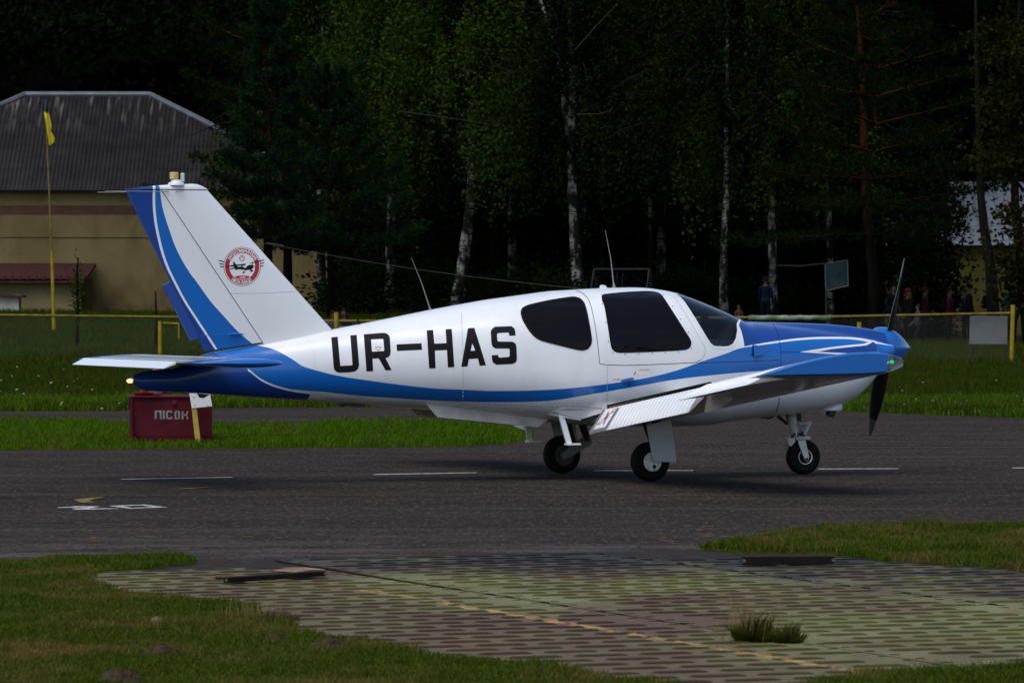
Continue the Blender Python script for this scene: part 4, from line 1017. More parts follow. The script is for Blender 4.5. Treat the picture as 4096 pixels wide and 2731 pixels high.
# shrubs below the wood
def bush(seed, R, H, n): 
    r = np.random.default_rng(seed); C = r.normal(size=(n, 3)) * np.array([R * .5, R * .4, H * .28]) + [0, 0, H * .45]; C[:, 2] = np.abs(C[:, 2])
    V, T = quads(C, .055 * (.6 + .8 * r.random(n)), seed); return tri_mesh('bush_crown', V, T)
bms = [bush(401 + i, 1.3, 1.5, 2600) for i in range(3)]
for i, (px, Y, s_, lab) in enumerate(((1440, 163, 1.2, 'green undergrowth bush right of the low pine'), (1620, 164, 1.35, 'green undergrowth bush below the hanging birch'), (1760, 162, 1.0, 'small bush at the foot of the kinked birch'), (1930, 160, .9, 'bright leafed bush between birch and stout trunk'), (2120, 160, 1.1, 'bush in front of the shaded wood above the rear cabin'), (2240, 156, .9, 'leafy bush left of the twin birch foot'),
                               (2400, 159, 1.0, 'low bush behind the swing frame'), (2690, 160, 1.0, 'low bush above the windscreen frame'), (2820, 160, 1.0, 'bush between the thin trunks over the windscreen'), (3000, 160, .9, 'bush behind the rail wrap'), (3190, 161, .9, 'bush below the notice board pole'))):
    o = empty('shrub', gpt(px, Y), i * 1.7, lab, 'shrub', 'undergrowth bushes below the wood'); o.scale = (s_,) * 3
    link('foliage', bms[i % 3], m_birchleaf if i in (3, 5) else m_birchleaf2, o)
    b = MB(); b.tube([(0, 0, -.1), (.05, 0, .6), (0.1, 0, 1.1)], [.03, .02, .01], 5); b.build('stem', m_twig, o)
# bare dead boughs of pale bleached wood
for k, (pts, lab) in enumerate((([(1590, 445), (1690, 458), (1850, 480), (1990, 505)], 'pale dead bough across the big birch crown'), ([(2300, 200), (2380, 110), (2470, 15)], 'pale slanting bough high right of the twin birch'), ([(2305, 458), (2400, 456), (2450, 440)], 'short pale side bough of the twin birch'))):
    b = MB(); q = [at(*p, 154.6) for p in pts]; b.tube([p - q[0] for p in q], [.011, .010, .008, .004][:len(q)], 6); o = b.build('dead_bough', pm('bleached_wood', (.05, .05, .043), .8) if 'bleached_wood' not in bpy.data.materials else bpy.data.materials['bleached_wood'], label=lab, cat='branch'); o.location = q[0]
# the wood behind: one dark mass of trunks, leaves and added unseen shade canopy
r = np.random.default_rng(77)
def leafcloud(n, x, y, z, s_, seed):
    r = np.random.default_rng(seed); C = np.column_stack([r.uniform(*x, n), r.uniform(*y, n), r.uniform(*z, n)])
    C[:, :2] += r.normal(size=(n, 2)) * .3
    return quads(C, s_ * (.6 + .8 * r.random(n)), seed)
VV, TT = [], []; off = 0
for n, x, y, z, s_ in ((70000, (-24, 24), (176, 188), (3.0, 18), .12), (60000, (-26, 26), (188, 202), (1.5, 20), .15), (24000, (-6, 16), (160, 200), (15.5, 19), .42), (9000, (-30, 30), (180, 196), (1, 4), .16), (16000, (23, 46), (176, 200), (1, 20), .30), (14000, (-46, -23), (198, 206), (1, 22), .32)):
    V, T = leafcloud(n, x, y, z, s_, n % 97)
    keep_ = ~((V[::4, 0] < -6.2) & (V[::4, 1] < 197) & (V[::4, 2] < 11)) & ~((V[::4, 0] > 11.5) & (V[::4, 1] < 180) & (V[::4, 2] < 7.5))
    kk = np.where(keep_)[0]; V = V.reshape(-1, 4, 3)[kk].reshape(-1, 3); n2 = len(kk); k = np.arange(n2)[:, None] * 4
    T = np.concatenate([k + [0, 1, 2], k + [0, 2, 3]], 1).reshape(-1, 3)
    VV.append(V); TT.append(T + off); off += len(V)
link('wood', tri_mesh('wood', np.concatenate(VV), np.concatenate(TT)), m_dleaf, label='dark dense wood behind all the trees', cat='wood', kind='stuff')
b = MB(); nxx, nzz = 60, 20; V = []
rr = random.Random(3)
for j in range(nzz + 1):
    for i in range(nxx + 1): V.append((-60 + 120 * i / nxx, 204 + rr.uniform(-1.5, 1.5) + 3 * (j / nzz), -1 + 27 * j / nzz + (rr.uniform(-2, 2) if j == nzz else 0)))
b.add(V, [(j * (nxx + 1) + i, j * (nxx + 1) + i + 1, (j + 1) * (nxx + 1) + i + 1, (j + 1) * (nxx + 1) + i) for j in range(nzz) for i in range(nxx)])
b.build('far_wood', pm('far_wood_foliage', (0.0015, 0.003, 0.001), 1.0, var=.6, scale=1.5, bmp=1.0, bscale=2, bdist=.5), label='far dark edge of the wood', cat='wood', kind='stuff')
# ---- people behind the fence
m_skin = pm('skin', (.085, .045, .03), .6, var=.1)
PMATS = {}
def cloth(rgb):
    if rgb not in PMATS: PMATS[rgb] = pm('cloth_%d' % len(PMATS), tuple(x * .28 for x in rgb), .9, var=.25, scale=8)
    return PMATS[rgb]
def person(px, Y, H, face, top, legs, label, hair=(.02, .015, .012), cap=None, pose='stand', sit=False, arms=(0.1, 0.1), stride=.0, lean=0.0, long_hair=False, bag=None, stripes=None):
    g = gpt(px, Y); root = empty('person', g, face, label, 'person', 'people behind the yellow fence')
    k = H / 1.75
    J = {}; E_ = []; Rd = {}
    def j(n, x, y, z, r, ry=None): J[n] = Vector((x, y, z)) * k; Rd[n] = (r * k, (ry or r) * k)
    hz = .92; kz = .50
    if sit: hz, kz = .46, .48
    ly = -lean                            # leaning forward is towards -y (facing)
    j('pelvis', 0, 0, hz, .150, .115); j('waist', 0, ly * .35, hz + .17, .140, .105); j('chest', 0, ly * .8, hz + .38, .165, .115); j('collar', 0, ly, hz + .52, .085, .075); j('neck', 0, ly * 1.02, hz + .58, .052)
    j('jaw', 0, ly * 1.05 - .015, hz + .64, .072, .078); j('skull', 0, ly * 1.05 - .01, hz + .73, .082, .095); j('crown', 0, ly * 1.05, hz + .81, .055, .065)
    E_ += [('pelvis', 'waist', 1), ('waist', 'chest', 1), ('chest', 'collar', 1), ('collar', 'neck', 0), ('neck', 'jaw', 0), ('jaw', 'skull', 0), ('skull', 'crown', 0)]
    hands = []
    for s_, nm, ar in ((1, 'l', arms[0]), (-1, 'r', arms[1])):
        sh = Vector((s_ * .185, ly, hz + .47)); ua, fa = .29, .26
        d1 = Vector((s_ * .16, -ar * .55, -1)).normalized(); el = sh + d1 * ua
        d2 = Vector((-s_ * .10, -.25 - ar * 1.7, -1 + ar * .9)).normalized(); wr = el + d2 * fa
        j('sh' + nm, *sh, .068); j('el' + nm, *el, .046); j('wr' + nm, *wr, .030); j('pa' + nm, *(wr + d2 * .07), .036, .018)
        E_ += [('collar', 'sh' + nm, 1), ('sh' + nm, 'el' + nm, 1), ('el' + nm, 'wr' + nm, 1), ('wr' + nm, 'pa' + nm, 0)]
        hands.append((wr + d2 * .07, d2, s_))
        st = stride * s_
        if sit:
            j('hp' + nm, s_ * .10, -.03, hz - .02, .10); j('kn' + nm, s_ * .13, -.44, kz, .065); j('an' + nm, s_ * .13, -.46, .09, .045); j('to' + nm, s_ * .14, -.62, .045, .042, .035)
        else:
            j('hp' + nm, s_ * .095, 0, hz - .06, .105); j('kn' + nm, s_ * .10, -st * .6 - .02, kz, .066); j('an' + nm, s_ * .105, -st * 1.0 + .03 + (.08 if st < 0 else 0), .085, .046); j('to' + nm, s_ * .12, -st * 1.0 - .12 + (.08 if st < 0 else 0), .04, .042, .034)
        E_ += [('pelvis', 'hp' + nm, 2), ('hp' + nm, 'kn' + nm, 2), ('kn' + nm, 'an' + nm, 2), ('an' + nm, 'to' + nm, 3)]
    names = list(J); idx = {n: i for i, n in enumerate(names)}
    me = bpy.data.meshes.new('body'); me.from_pydata([J[n] for n in names], [(idx[a], idx[c_]) for a, c_, _ in E_], [])
    ob = bpy.data.objects.new('body_skin', me); COL.objects.link(ob)
    md = ob.modifiers.new('s', 'SKIN'); md.use_smooth_shade = True
    sv = me.skin_vertices[0].data
    for i, n in enumerate(names): sv[i].radius = Rd[n]; sv[i].use_root = (n == 'pelvis')
    ob.modifiers.new('d', 'SUBSURF').levels = 1
    dg = bpy.context.evaluated_depsgraph_get(); bm = bpy.data.meshes.new_from_object(ob.evaluated_get(dg)); bpy.data.objects.remove(ob)
    mats = [m_skin, cloth(top), cloth(legs), cloth((.02, .02, .022))]
    bm.materials.clear()
    for mm in mats: bm.materials.append(mm)
    segs = [(J[a], J[c_], t_) for a, c_, t_ in E_]
    for p in bm.polygons:
        c_ = p.center; best = (9, 1)
        for a, e, t_ in segs:
            d = e - a; u = max(0, min(1, (c_ - a).dot(d) / d.length_squared)); q = (c_ - (a + d * u)).length
            if q < best[0]: best = (q, t_)
        p.material_index = best[1]; p.use_smooth = True
    # fingers join the same mesh
    b = MB(); b.v = [tuple(v.co) for v in bm.vertices]; b.f = [tuple(p.vertices) for p in bm.polygons]; b.mi = [p.material_index for p in bm.polygons]
    for hc, d2, s_ in hands:
        side = d2.cross(Vector((1, 0, 0))).normalized(); b.cur = 0
        for q, l in ((-.027, .058), (-.009, .070), (.009, .066), (.027, .050)):
            a = (hc + side * q + d2 * .01) * k; m1 = a + (d2 * l * .55) * k; e = m1 + (d2 * .8 + Vector((-s_ * .5, 0, 0))).normalized() * l * .5 * k
            b.tube([a, m1, e], [.010 * k, .009 * k, .006 * k], 5)
        a = (hc + side * -.025 - d2 * .03) * k; b.tube([a, a + (side * -.03 + d2 * .03) * k, a + (side * -.035 + d2 * .06) * k], [.011 * k, .010 * k, .007 * k], 5)
    me2 = bpy.data.meshes.new('body'); me2.from_pydata(b.v, [], b.f); me2.polygons.foreach_set('material_index', b.mi); me2.polygons.foreach_set('use_smooth', [True] * len(b.f))
    for mm in mats: me2.materials.append(mm)
    link('body', me2, None, root); bpy.data.meshes.remove(bm)
    hc = J['skull']; face_y = -.092 * k
    b = MB()
    for s_ in (-1, 1): b = MB(); b.lathe([(.010 * k, 0), (.006 * k, -.006 * k)], hc + Vector((s_ * .032 * k, face_y, -.01 * k)), 'y', 6); b.build('eye', cloth((.03, .015, .012)), root)
    b = MB(); b.box(-.024 * k, .024 * k, face_y - .004 * k + hc.y, face_y + .01 * k + hc.y, hc.z - .085 * k, hc.z - .075 * k); b.build('mouth', cloth((.03, .015, .012)), root)
    b = MB(); b.prism([hc + Vector(p) * k for p in ((-.012, -.085, .005), (.012, -.085, .005), (.018, -.088, -.045), (0, -.118, -.045), (-.018, -.088, -.045))], (0, .012 * k, 0))
    b.build('nose', m_skin, root)
    for s_ in (-1, 1): b = MB(); b.lathe([(.026 * k, -.012 * k), (.03 * k, 0), (.02 * k, .012 * k)], hc + Vector((s_ * .085 * k, .01 * k, -.02 * k)), 'y', 8); b.build('ear', m_skin, root)
    # hair or cap: a shell over the skull
    b = MB(); R_ = []
    low = -.02 if not long_hair else -.22
    for i in range(7):
        u = i / 6; z = .125 - u * (.125 - low); rr_ = .100 * math.sqrt(max(.02, 1 - max(0, (z - .0) / .135) ** 2)) if z > 0 else .100 + .02 * (-z)
        ring = []
        for q in range(16):
            a = 2 * math.pi * q / 16; yy = math.sin(a) * rr_ * 1.12 + .012
            if z < .045 and math.sin(a) < -.25: yy = max(yy, -.02)
            ring.append(hc + Vector((math.cos(a) * rr_ * .95, yy, z)) * k)
        R_.append(ring)
    b.loft(R_); b.build('cap' if cap and not long_hair else 'hair', cloth(cap if cap and not long_hair else hair), root, smooth='all')
    if cap:
        b = MB(); b.loft([[hc + Vector((math.cos(a) * .10, math.sin(a) * .10 * (1.9 if math.sin(a) < 0 else .4) - .01, z)) * k for a in np.linspace(0, 2 * math.pi, 15)[:-1]] for z in (.045, .058)]); b.build('cap_peak', cloth(cap), root)
        if long_hair:
            b = MB(); b.lathe([(.104 * k, .04 * k), (.10 * k, .09 * k), (.06 * k, .128 * k), (.01 * k, .135 * k)], hc + Vector((0, .005, 0)), 'z', 16); b.build('cap', cloth(cap), root, smooth='all')
    # jacket hem, keeps top and trousers apart
    b = MB(); b.lathe([(.158 * k, (hz - .06) * k), (.168 * k, (hz + .02) * k), (.150 * k, (hz + .14) * k)], (0, ly * .2 * k, 0), 'z', 18)
    for i, v in enumerate(b.v): b.v[i] = (v[0], (v[1] - ly * .2 * k) * .80 + ly * .2 * k, v[2])
    b.build('hem', cloth(top), root, smooth='all')
    if stripes:
        for s_, nm in ((1, 'l'), (-1, 'r')):
            b = MB(); o_ = Vector((s_ * .085, 0, 0)) * k; b.tube([J['hp' + nm] + o_ * 1.2, J['kn' + nm] + o_ * .75, J['an' + nm] + o_ * .55], [.012 * k] * 3, 5); b.build('trouser_stripe', cloth(stripes), root)
    if bag:
        b = MB(); b.bbox(-.14 * k, .14 * k, (ly * .6 + .11) * k, (ly * .6 + .25) * k, (hz + .12) * k, (hz + .50) * k, .04 * k); b.build('backpack', cloth(bag), root)
    return root
person(3575, 150, 1.78, RAD(20), (.012, .016, .035), (.018, .028, .060), 'adult in navy jacket and jeans half hidden by the propeller', stride=.12)
person(3633, 149, 1.66, RAD(-60), (.012, .011, .013), (.012, .012, .016), 'woman with pink cap and blond hair in dark clothes', hair=(.20, .13, .05), cap=(.30, .02, .05), long_hair=True, arms=(.3, .2))
person(3672, 146, 1.22, RAD(-75), (.11, .12, .15), (.012, .012, .016), 'small child in grey top and striped track trousers walking', hair=(.06, .035, .02), stride=.25, arms=(.45, .35), stripes=(.16, .16, .16))
person(3700, 151, 1.74, RAD(100), (.05, .020, .022), (.02, .022, .03), 'adult with dull red cap behind the walking child', cap=(.12, .015, .02))
person(3797, 150, 1.72, RAD(80), (.10, .020, .025), (.012, .012, .015), 'person in a red and dark patterned top carrying a bag', bag=(.01, .01, .012), arms=(.4, .1))
person(3880, 150, 1.84, RAD(-90), (.011, .012, .018), (.012, .012, .015), 'man in black cap and dark jacket before the yellow wall', cap=(.008, .008, .010), arms=(.25, .4), lean=.03)
person(3858, 153, 1.70, RAD(-90), (.012, .028, .085), (.012, .012, .02), 'person in blue top hidden behind the man in black cap')
person(3968, 151, 1.86, RAD(95), (.012, .012, .014), (.014, .014, .016), 'dark clothed person with backpack beside the leaning trunk', bag=(.008, .008, .010))
person(4045, 148, 1.76, RAD(180), (.018, .090, .15), (.012, .012, .02), 'person in turquoise blue top at the right edge')
person(3062, 152, 1.60, RAD(160), (.010, .020, .065), (.012, .014, .03), 'person in dark blue jacket between trunks above the cowling')
person(2955, 140, .84, RAD(10), (.20, .115, .06), (.02, .02, .03), 'child in orange brown top peeking over the rail wrap', hair=(.14, .075, .03))
person(1322, 121.5, 1.45, RAD(30), (.15, .19, .25), (.02, .03, .06), 'seated person in pale blue shirt behind the fence post', sit=True, lean=.16)
person(1382, 121.8, 1.50, RAD(-20), (.014, .014, .020), (.02, .02, .03), 'seated dark haired person in dark top behind the fence', hair=(.05, .012, .010), sit=True, lean=.10, long_hair=True)
for px in (1350,):
    bn = empty('bench', gpt(px, 121.9), 0, 'low wooden bench behind the fence where two people sit', 'bench')
    m_wd = pm('bench_wood', (.10, .07, .04), .8)
    b = MB(); b.bbox(-.9, .9, -.15, .28, .36, .41, .01); b.build('seat', m_wd, bn)
    for x in (-.7, .7): b = MB(); b.bbox(x - .04, x + .04, -.12, .25, -.1, .355, .008); b.build('leg', m_wd, bn)
# ================================================================== the aeroplane
PA = RAD(21.6); PC, PS = math.cos(PA), math.sin(PA); POX, POY = 0.86, 46.3
plane = empty('light_aircraft', (POX, POY, 0.008), PA,
              'white and blue low wing light aircraft marked UR-HAS taxiing on the asphalt', 'airplane')
PM = Matrix.Translation((POX, POY, 0.008)) @ Matrix.Rotation(PA, 4, 'Z'); PMI = PM.inverted()
def L(px, py, w=0.0):                     # photo pixel -> (x forward, z up) at w metres to starboard
    k = (px - CX) / F
    x = (k * (POY - w * PC) - POX - w * PS) / (PC - k * PS)
    return x, CH - (py - HY) / F * (POY + x * PS - w * PC) - 0.008
def LP(px, py, w=0.0):
    x, z = L(px, py, w); return Vector((x, -w, z))
def interp(pts, x):
    return float(np.interp(x, [p[0] for p in pts], [p[1] for p in pts]))

# ---- paints
WHT = (0.74, 0.75, 0.76); MIDB = (0.002, 0.112, 0.42); DKB = (0.002, 0.043, 0.235)
def paint(name, rgb, rough=0.25, coat=0.4):
    return pm(name, rgb, rough, var=0.06, scale=1.3, coat=coat)
m_white = paint('aircraft_white_paint', WHT)
m_mid = paint('aircraft_blue_paint', MIDB)
m_dark = paint('aircraft_navy_paint', DKB)
m_black = pm('black_vinyl', (0.005, 0.005, 0.006), 0.55, var=0.2, spec=.15)
m_line = pm('panel_gap_grey', (0.42, 0.43, 0.44), 0.8)  # plain grey of the thin panel joints
m_dline = pm('panel_gap_dark', (0.015, 0.015, 0.016), 0.8)
m_rub = pm('tyre_rubber', (0.007, 0.007, 0.0075), 0.75, var=0.3, scale=20, bmp=0.1)
m_hub = pm('hub_paint', (0.62, 0.62, 0.57), 0.4, var=0.2, scale=18)
m_gear = pm('gear_paint', (0.50, 0.50, 0.46), 0.45, var=0.3, scale=14)
m_gdirt = pm('gear_dark_metal', (0.035, 0.034, 0.033), 0.5, metal=0.4, var=0.4, scale=30)
m_chrome = pm('oleo_chrome', (0.45, 0.46, 0.48), 0.12, metal=1.0, var=0.05)
m_door = pm('gear_door_paint', (0.40, 0.43, 0.46), 0.35, var=0.08)
m_belly = pm('grimy_belly_paint', (0.45, 0.43, 0.39), 0.4, var=0.3, scale=5)
m_red = pm('red_vinyl', (0.42, 0.008, 0.02), 0.4, var=0.1)
m_bare = pm('bare_aluminium', (0.26, 0.27, 0.28), 0.45, metal=0.3, var=0.2, scale=40)
m_prop = pm('propeller_black', (0.012, 0.012, 0.013), 0.35)
m_proptip = pm('propeller_grey', (0.10, 0.10, 0.10), 0.4)

def glass_dark(name, rgb=(0.004, 0.004, 0.005)):
    m, nt, bs = nodes(name)
    co = coord(nt, 'Object', (0.35, 1, 4))
    bs.inputs['Base Color'].default_value = (*rgb, 1)
    bs.inputs['Roughness'].default_value = 0.06
    bs.inputs['Specular IOR Level'].default_value = 0.13
    bump(nt, bs, noise(nt, co, 2.6, 3, 0.5, 0.2, 0.8), 0.5, 0.03)
    return m
m_tint = glass_dark('tinted_window_glass')
def glass_clear(name, tint, rough=0.03, refl=1.0):
    m, nt, bs = nodes(name)
    out = nt.nodes['Material Output']
    tr = N(nt, 'ShaderNodeBsdfTransparent'); tr.inputs[0].default_value = (*tint, 1)
    gl = N(nt, 'ShaderNodeBsdfGlossy'); gl.inputs['Roughness'].default_value = rough
    gl.inputs['Color'].default_value = (refl, refl, refl, 1)
    fr = N(nt, 'ShaderNodeFresnel'); fr.inputs[0].default_value = 1.45
    mx = N(nt, 'ShaderNodeMixShader')
    nt.links.new(fr.outputs[0], mx.inputs[0]); nt.links.new(tr.outputs[0], mx.inputs[1]); nt.links.new(gl.outputs[0], mx.inputs[2])
    nt.links.new(mx.outputs[0], out.inputs[0])
    return m
m_wind = glass_clear('windscreen_glass', (0.70, 0.76, 0.74))
m_lens = glass_clear('lamp_lens', (0.75, 0.8, 0.82))
def glow(name, rgb, s):
    m, nt, bs = nodes(name)
    bs.inputs['Base Color'].default_value = (*rgb, 1)
    bs.inputs['Emission Color'].default_value = (*rgb, 1); bs.inputs['Emission Strength'].default_value = s
    return m
m_gl = glow('green_lamp', (0.01, 0.60, 0.16), .7); m_am = glow('amber_lamp', (1.0, 0.62, 0.18), .9); m_tl = glow('tail_lamp', (1.0, 0.50, 0.22), 1.1)

# ---- fuselage surface: S(x, t); t = 0 starboard flank, pi/2 crown
def prof(pxs): return sorted((L(*p)) for p in pxs)
TOP = prof([(527, 1503), (560, 1489), (587, 1481), (700, 1474), (760, 1444), (823, 1413), (1044, 1376), (1327, 1318), (1533, 1278), (1727, 1238), (1832, 1219), (1951, 1198),
            (2056, 1184), (2200, 1164), (2333, 1156), (2433, 1151), (2533, 1149), (2583, 1152), (2650, 1162), (2700, 1175), (2783, 1207),
            (2867, 1243), (2945, 1284), (3000, 1288), (3080, 1295), (3200, 1307), (3300, 1320), (3400, 1337), (3475, 1352), (3509, 1362)])
BOT = prof([(527, 1533), (557, 1562), (760, 1570), (1044, 1590), (1247, 1603), (1360, 1613), (1613, 1632), (1710, 1640), (2000, 1668),
            (2190, 1687), (2390, 1705), (2693, 1708), (2813, 1700), (2884, 1687), (3000, 1672), (3057, 1667), (3200, 1652), (3290, 1638), (3370, 1606), (3420, 1566), (3463, 1513), (3509, 1455)])
HW = [(-4.60, .045), (-4.45, .085), (-3.9, .13), (-3.36, .19), (-2.68, .30), (-2.0, .42), (-1.2, .55), (-.55, .63), (0, .67), (.6, .68), (1.0, .65), (1.33, .60), (1.8, .54), (2.3, .48), (2.5, .44), (2.65, .37)]
ZM = [(-4.6, .5), (-3.3, .5), (-1.5, .46), (0, .42), (1.0, .44), (1.4, .55), (2.0, .58), (2.65, .6)]
HUMP = [(-5, 0), (1.33, 0.0), (1.6, .010), (2.0, .038), (2.4, .068), (2.7, .085)]
def smoothed(pts, n=241, k=3):
    xs = np.linspace(pts[0][0], pts[-1][0], n); ys = np.interp(xs, [p[0] for p in pts], [p[1] for p in pts])
    for _ in range(k):
        y2 = ys.copy(); y2[1:-1] = (ys[:-2] + 2 * ys[1:-1] + ys[2:]) / 4; ys = y2
    return xs, ys
tx, ty = smoothed(TOP); bx, by = smoothed(BOT); hx, hy = smoothed(HW, k=12); zx_, zy_ = smoothed(ZM, k=8)
def sec(x):
    zt = float(np.interp(x, tx, ty)); zb = float(np.interp(x, bx, by)); w = float(np.interp(x, hx, hy))
    zm = zb + (zt - zb) * float(np.interp(x, zx_, zy_))
    nu = 2.15 + 0.45 * smooth(-2.2, -0.3, x) ; nl = 2.3 + 0.5 * smooth(-1.8, 0, x)
    return zt, zb, w, zm, nu, nl
def S(x, t, k=1.0):
    zt, zb, w, zm, nu, nl = sec(x)
    c_, s_ = math.cos(t), math.sin(t)
    n = nu if s_ >= 0 else nl
    y = -w * k * math.copysign(abs(c_) ** (2 / n), c_)
    v = abs(s_) ** (2 / n)
    if s_ >= 0:
        z = zm + (zt - zm) * k * v + interp(HUMP, x) * math.exp(-(abs(y) / 0.20) ** 8) * min(1, max(0, s_ * 3))
    else:
        z = zm - (zm - zb) * k * v
    return Vector((x, y, z))
def xt(p):                                # surface point -> t on the starboard side
    zt, zb, w, zm, nu, nl = sec(p.x)
    u = min(1, abs(p.y) / w)
    if p.z >= zm:
        v = min(1, max(0, (p.z - zm) / (zt - zm))); return math.atan2(v ** (nu / 2), u ** (nu / 2))
    v = min(1, (zm - p.z) / (zm - zb)); return -math.atan2(v ** (nl / 2), u ** (nl / 2))
X0, X1 = L(527, 1515)[0], L(3509, 1400)[0]
def shell(xs, NT, k=1.0):
    vs = [S(x, 2 * math.pi * j / NT, k) for x in xs for j in range(NT)]
    fs = [(i * NT + j, i * NT + (j + 1) % NT, (i + 1) * NT + (j + 1) % NT, (i + 1) * NT + j) for i in range(len(xs) - 1) for j in range(NT)]
    return vs, fs
xs_f = list(np.concatenate([np.linspace(X0, -0.5, 130)[:-1], np.linspace(-0.5, 1.5, 150)[:-1], np.linspace(1.5, X1, 60)]))
NT = 160
fv, ff = shell(xs_f, NT)
bvh_f = BVHTree.FromPolygons(fv, ff)
ORG = PMI @ Vector((0, 0, CH)); R3 = PMI.to_3x3()
def ray(px, py): return (R3 @ Vector(((px - CX) / F, 1.0, -(py - HY) / F))).normalized()
def hit(px, py, bvh=None, eps=0.0):
    b = bvh or bvh_f
    for d in range(0, 40):
        h = b.ray_cast(ORG, ray(px, py + d))
        if h[0] is not None:
            n = h[1]
            if n.dot(ray(px, py)) > 0: n = -n
            return h[0] + n * eps
    return None
def hxz(pts): return sorted((h.x, h.z) for h in (hit(*p) for p in pts))

def inpoly(x, y, poly):
    r = False; j = len(poly) - 1
    for i in range(len(poly)):
        xi, yi = poly[i]; xj, yj = poly[j]
        if (yi > y) != (yj > y) and x < (xj - xi) * (y - yi) / (yj - yi) + xi: r = not r
        j = i
    return r
def dens(poly, step, closed=True):
    out = []
    n = len(poly)
    for i in range(n if closed else n - 1):
        a, b = poly[i], poly[(i + 1) % n]
        k = max(1, int(math.hypot(b[0] - a[0], b[1] - a[1]) / step))
        for q in range(k): out.append((a[0] + (b[0] - a[0]) * q / k, a[1] + (b[1] - a[1]) * q / k))
    if not closed: out.append(poly[-1])
    return out
def rnd(poly, r=0.25, it=2):              # Chaikin rounding
    for _ in range(it):
        o = []
        for i in range(len(poly)):
            a, b = poly[i], poly[(i + 1) % len(poly)]
            o += [(a[0] * (1 - r) + b[0] * r, a[1] * (1 - r) + b[1] * r), (a[0] * r + b[0] * (1 - r), a[1] * r + b[1] * (1 - r))]
        poly = o
    return poly
def tri2d(poly, step, holes=(), fill=True):
    B = dens(poly, step); pts = list(B); edges = [(i, (i + 1) % len(B)) for i in range(len(B))]
    for h in holes:
        H = dens(h, step); b = len(pts); pts += H
        edges += [(b + i, b + (i + 1) % len(H)) for i in range(len(H))]
    if fill:
        x0, x1 = min(p[0] for p in B), max(p[0] for p in B); y0, y1 = min(p[1] for p in B), max(p[1] for p in B)
        for i, gx in enumerate(np.arange(x0 + step * .7, x1, step)):
            for gy in np.arange(y0 + step * .7, y1, step):
                if inpoly(gx, gy, poly): pts.append((float(gx), float(gy)))
    r = delaunay_2d_cdt([Vector(p) for p in pts], edges, [], 1, 1e-6)
    V, T = [(v.x, v.y) for v in r[0]], []
    for f in r[2]:
        cx_ = sum(V[i][0] for i in f) / len(f); cy_ = sum(V[i][1] for i in f) / len(f)
        if not inpoly(cx_, cy_, poly): continue
        if any(inpoly(cx_, cy_, h) for h in holes): continue
        T.append(tuple(f))
    return V, T
def patch(name, poly, m, parent, eps=0.002, holes=(), bvh=None, step=14, mirror=False, smooth=True, **kw):
    V, T = tri2d(poly, step, holes)
    P = [hit(x, y, bvh, eps) for x, y in V]
    if mirror: b = MB(); b.add([(p.x, -p.y, p.z) for p in P], [tuple(reversed(t)) for t in T]); b.build(name, m, parent, smooth='all' if smooth else False, fix=False, **kw)
    b = MB(); b.add(P, T)
    return b.build(name, m, parent, smooth='all' if smooth else False, fix=False, **kw)
def ribbon(poly, wd, closed=False):
    """polyline in pixels -> polygon strip"""
    P = dens(poly, 10, closed)
    Lf, Rt = [], []
    n = len(P)
    for i in range(n):
        a = P[(i - 1) % n if closed else max(i - 1, 0)]; b = P[(i + 1) % n if closed else min(i + 1, n - 1)]
        dx, dy = b[0] - a[0], b[1] - a[1]; l = math.hypot(dx, dy) or 1
        nx, ny = -dy / l * wd / 2, dx / l * wd / 2
        Lf.append((P[i][0] + nx, P[i][1] + ny)); Rt.append((P[i][0] - nx, P[i][1] - ny))
    return Lf, Rt
def seam(name, lines, wd, m, parent, eps=0.0012, bvh=None, closed=False):
    for ln in lines:
        b = MB()
        A, B = ribbon(ln, wd, closed)
        P = [hit(*p, bvh, eps) for p in A] + [hit(*p, bvh, eps) for p in B]; n = len(A)
        b.add(P, [(i, (i + 1) % n, n + (i + 1) % n, n + i) for i in range(n if closed else n - 1)])
        b.build(name, m, parent, fix=False)

# ---- fuselage paint: the stripe edges are curves z(x)
def zcurve(nt, xs_, pts, xr, zr):
    mr = N(nt, 'ShaderNodeMapRange'); mr.clamp = True
    nt.links.new(xs_, mr.inputs[0]); mr.inputs[1].default_value, mr.inputs[2].default_value = xr
    fc = N(nt, 'ShaderNodeFloatCurve'); nt.links.new(mr.outputs[0], fc.inputs[1])
    cv = fc.mapping.curves[0]
    q = [((p[0] - xr[0]) / (xr[1] - xr[0]), (p[1] - zr[0]) / (zr[1] - zr[0])) for p in pts]
    q = [(max(0, min(1, a)), max(0, min(1, b))) for a, b in q]
    cv.points[0].location = q[0]; cv.points[1].location = q[-1]
    for a in q[1:-1]: cv.points.new(*a)
    for p in cv.points: p.handle_type = 'AUTO_CLAMPED'
    fc.mapping.update()
    mo = N(nt, 'ShaderNodeMapRange'); nt.links.new(fc.outputs[0], mo.inputs[0])
    mo.inputs[3].default_value, mo.inputs[4].default_value = zr
    return mo.outputs[0]
A_ = hxz([(1027, 1381), (1080, 1392), (1141, 1420), (1188, 1449), (1200, 1459), (1280, 1485), (1367, 1505), (1487, 1523), (1613, 1540), (1740, 1553), (1850, 1558), (1984, 1563), (2100, 1562), (2233, 1556), (2333, 1547),
          (2467, 1530), (2600, 1508), (2700, 1483), (2800, 1448), (2900, 1415), (2967, 1391), (3010, 1385), (3117, 1370), (3200, 1360), (3300, 1355), (3400, 1356), (3500, 1372)])
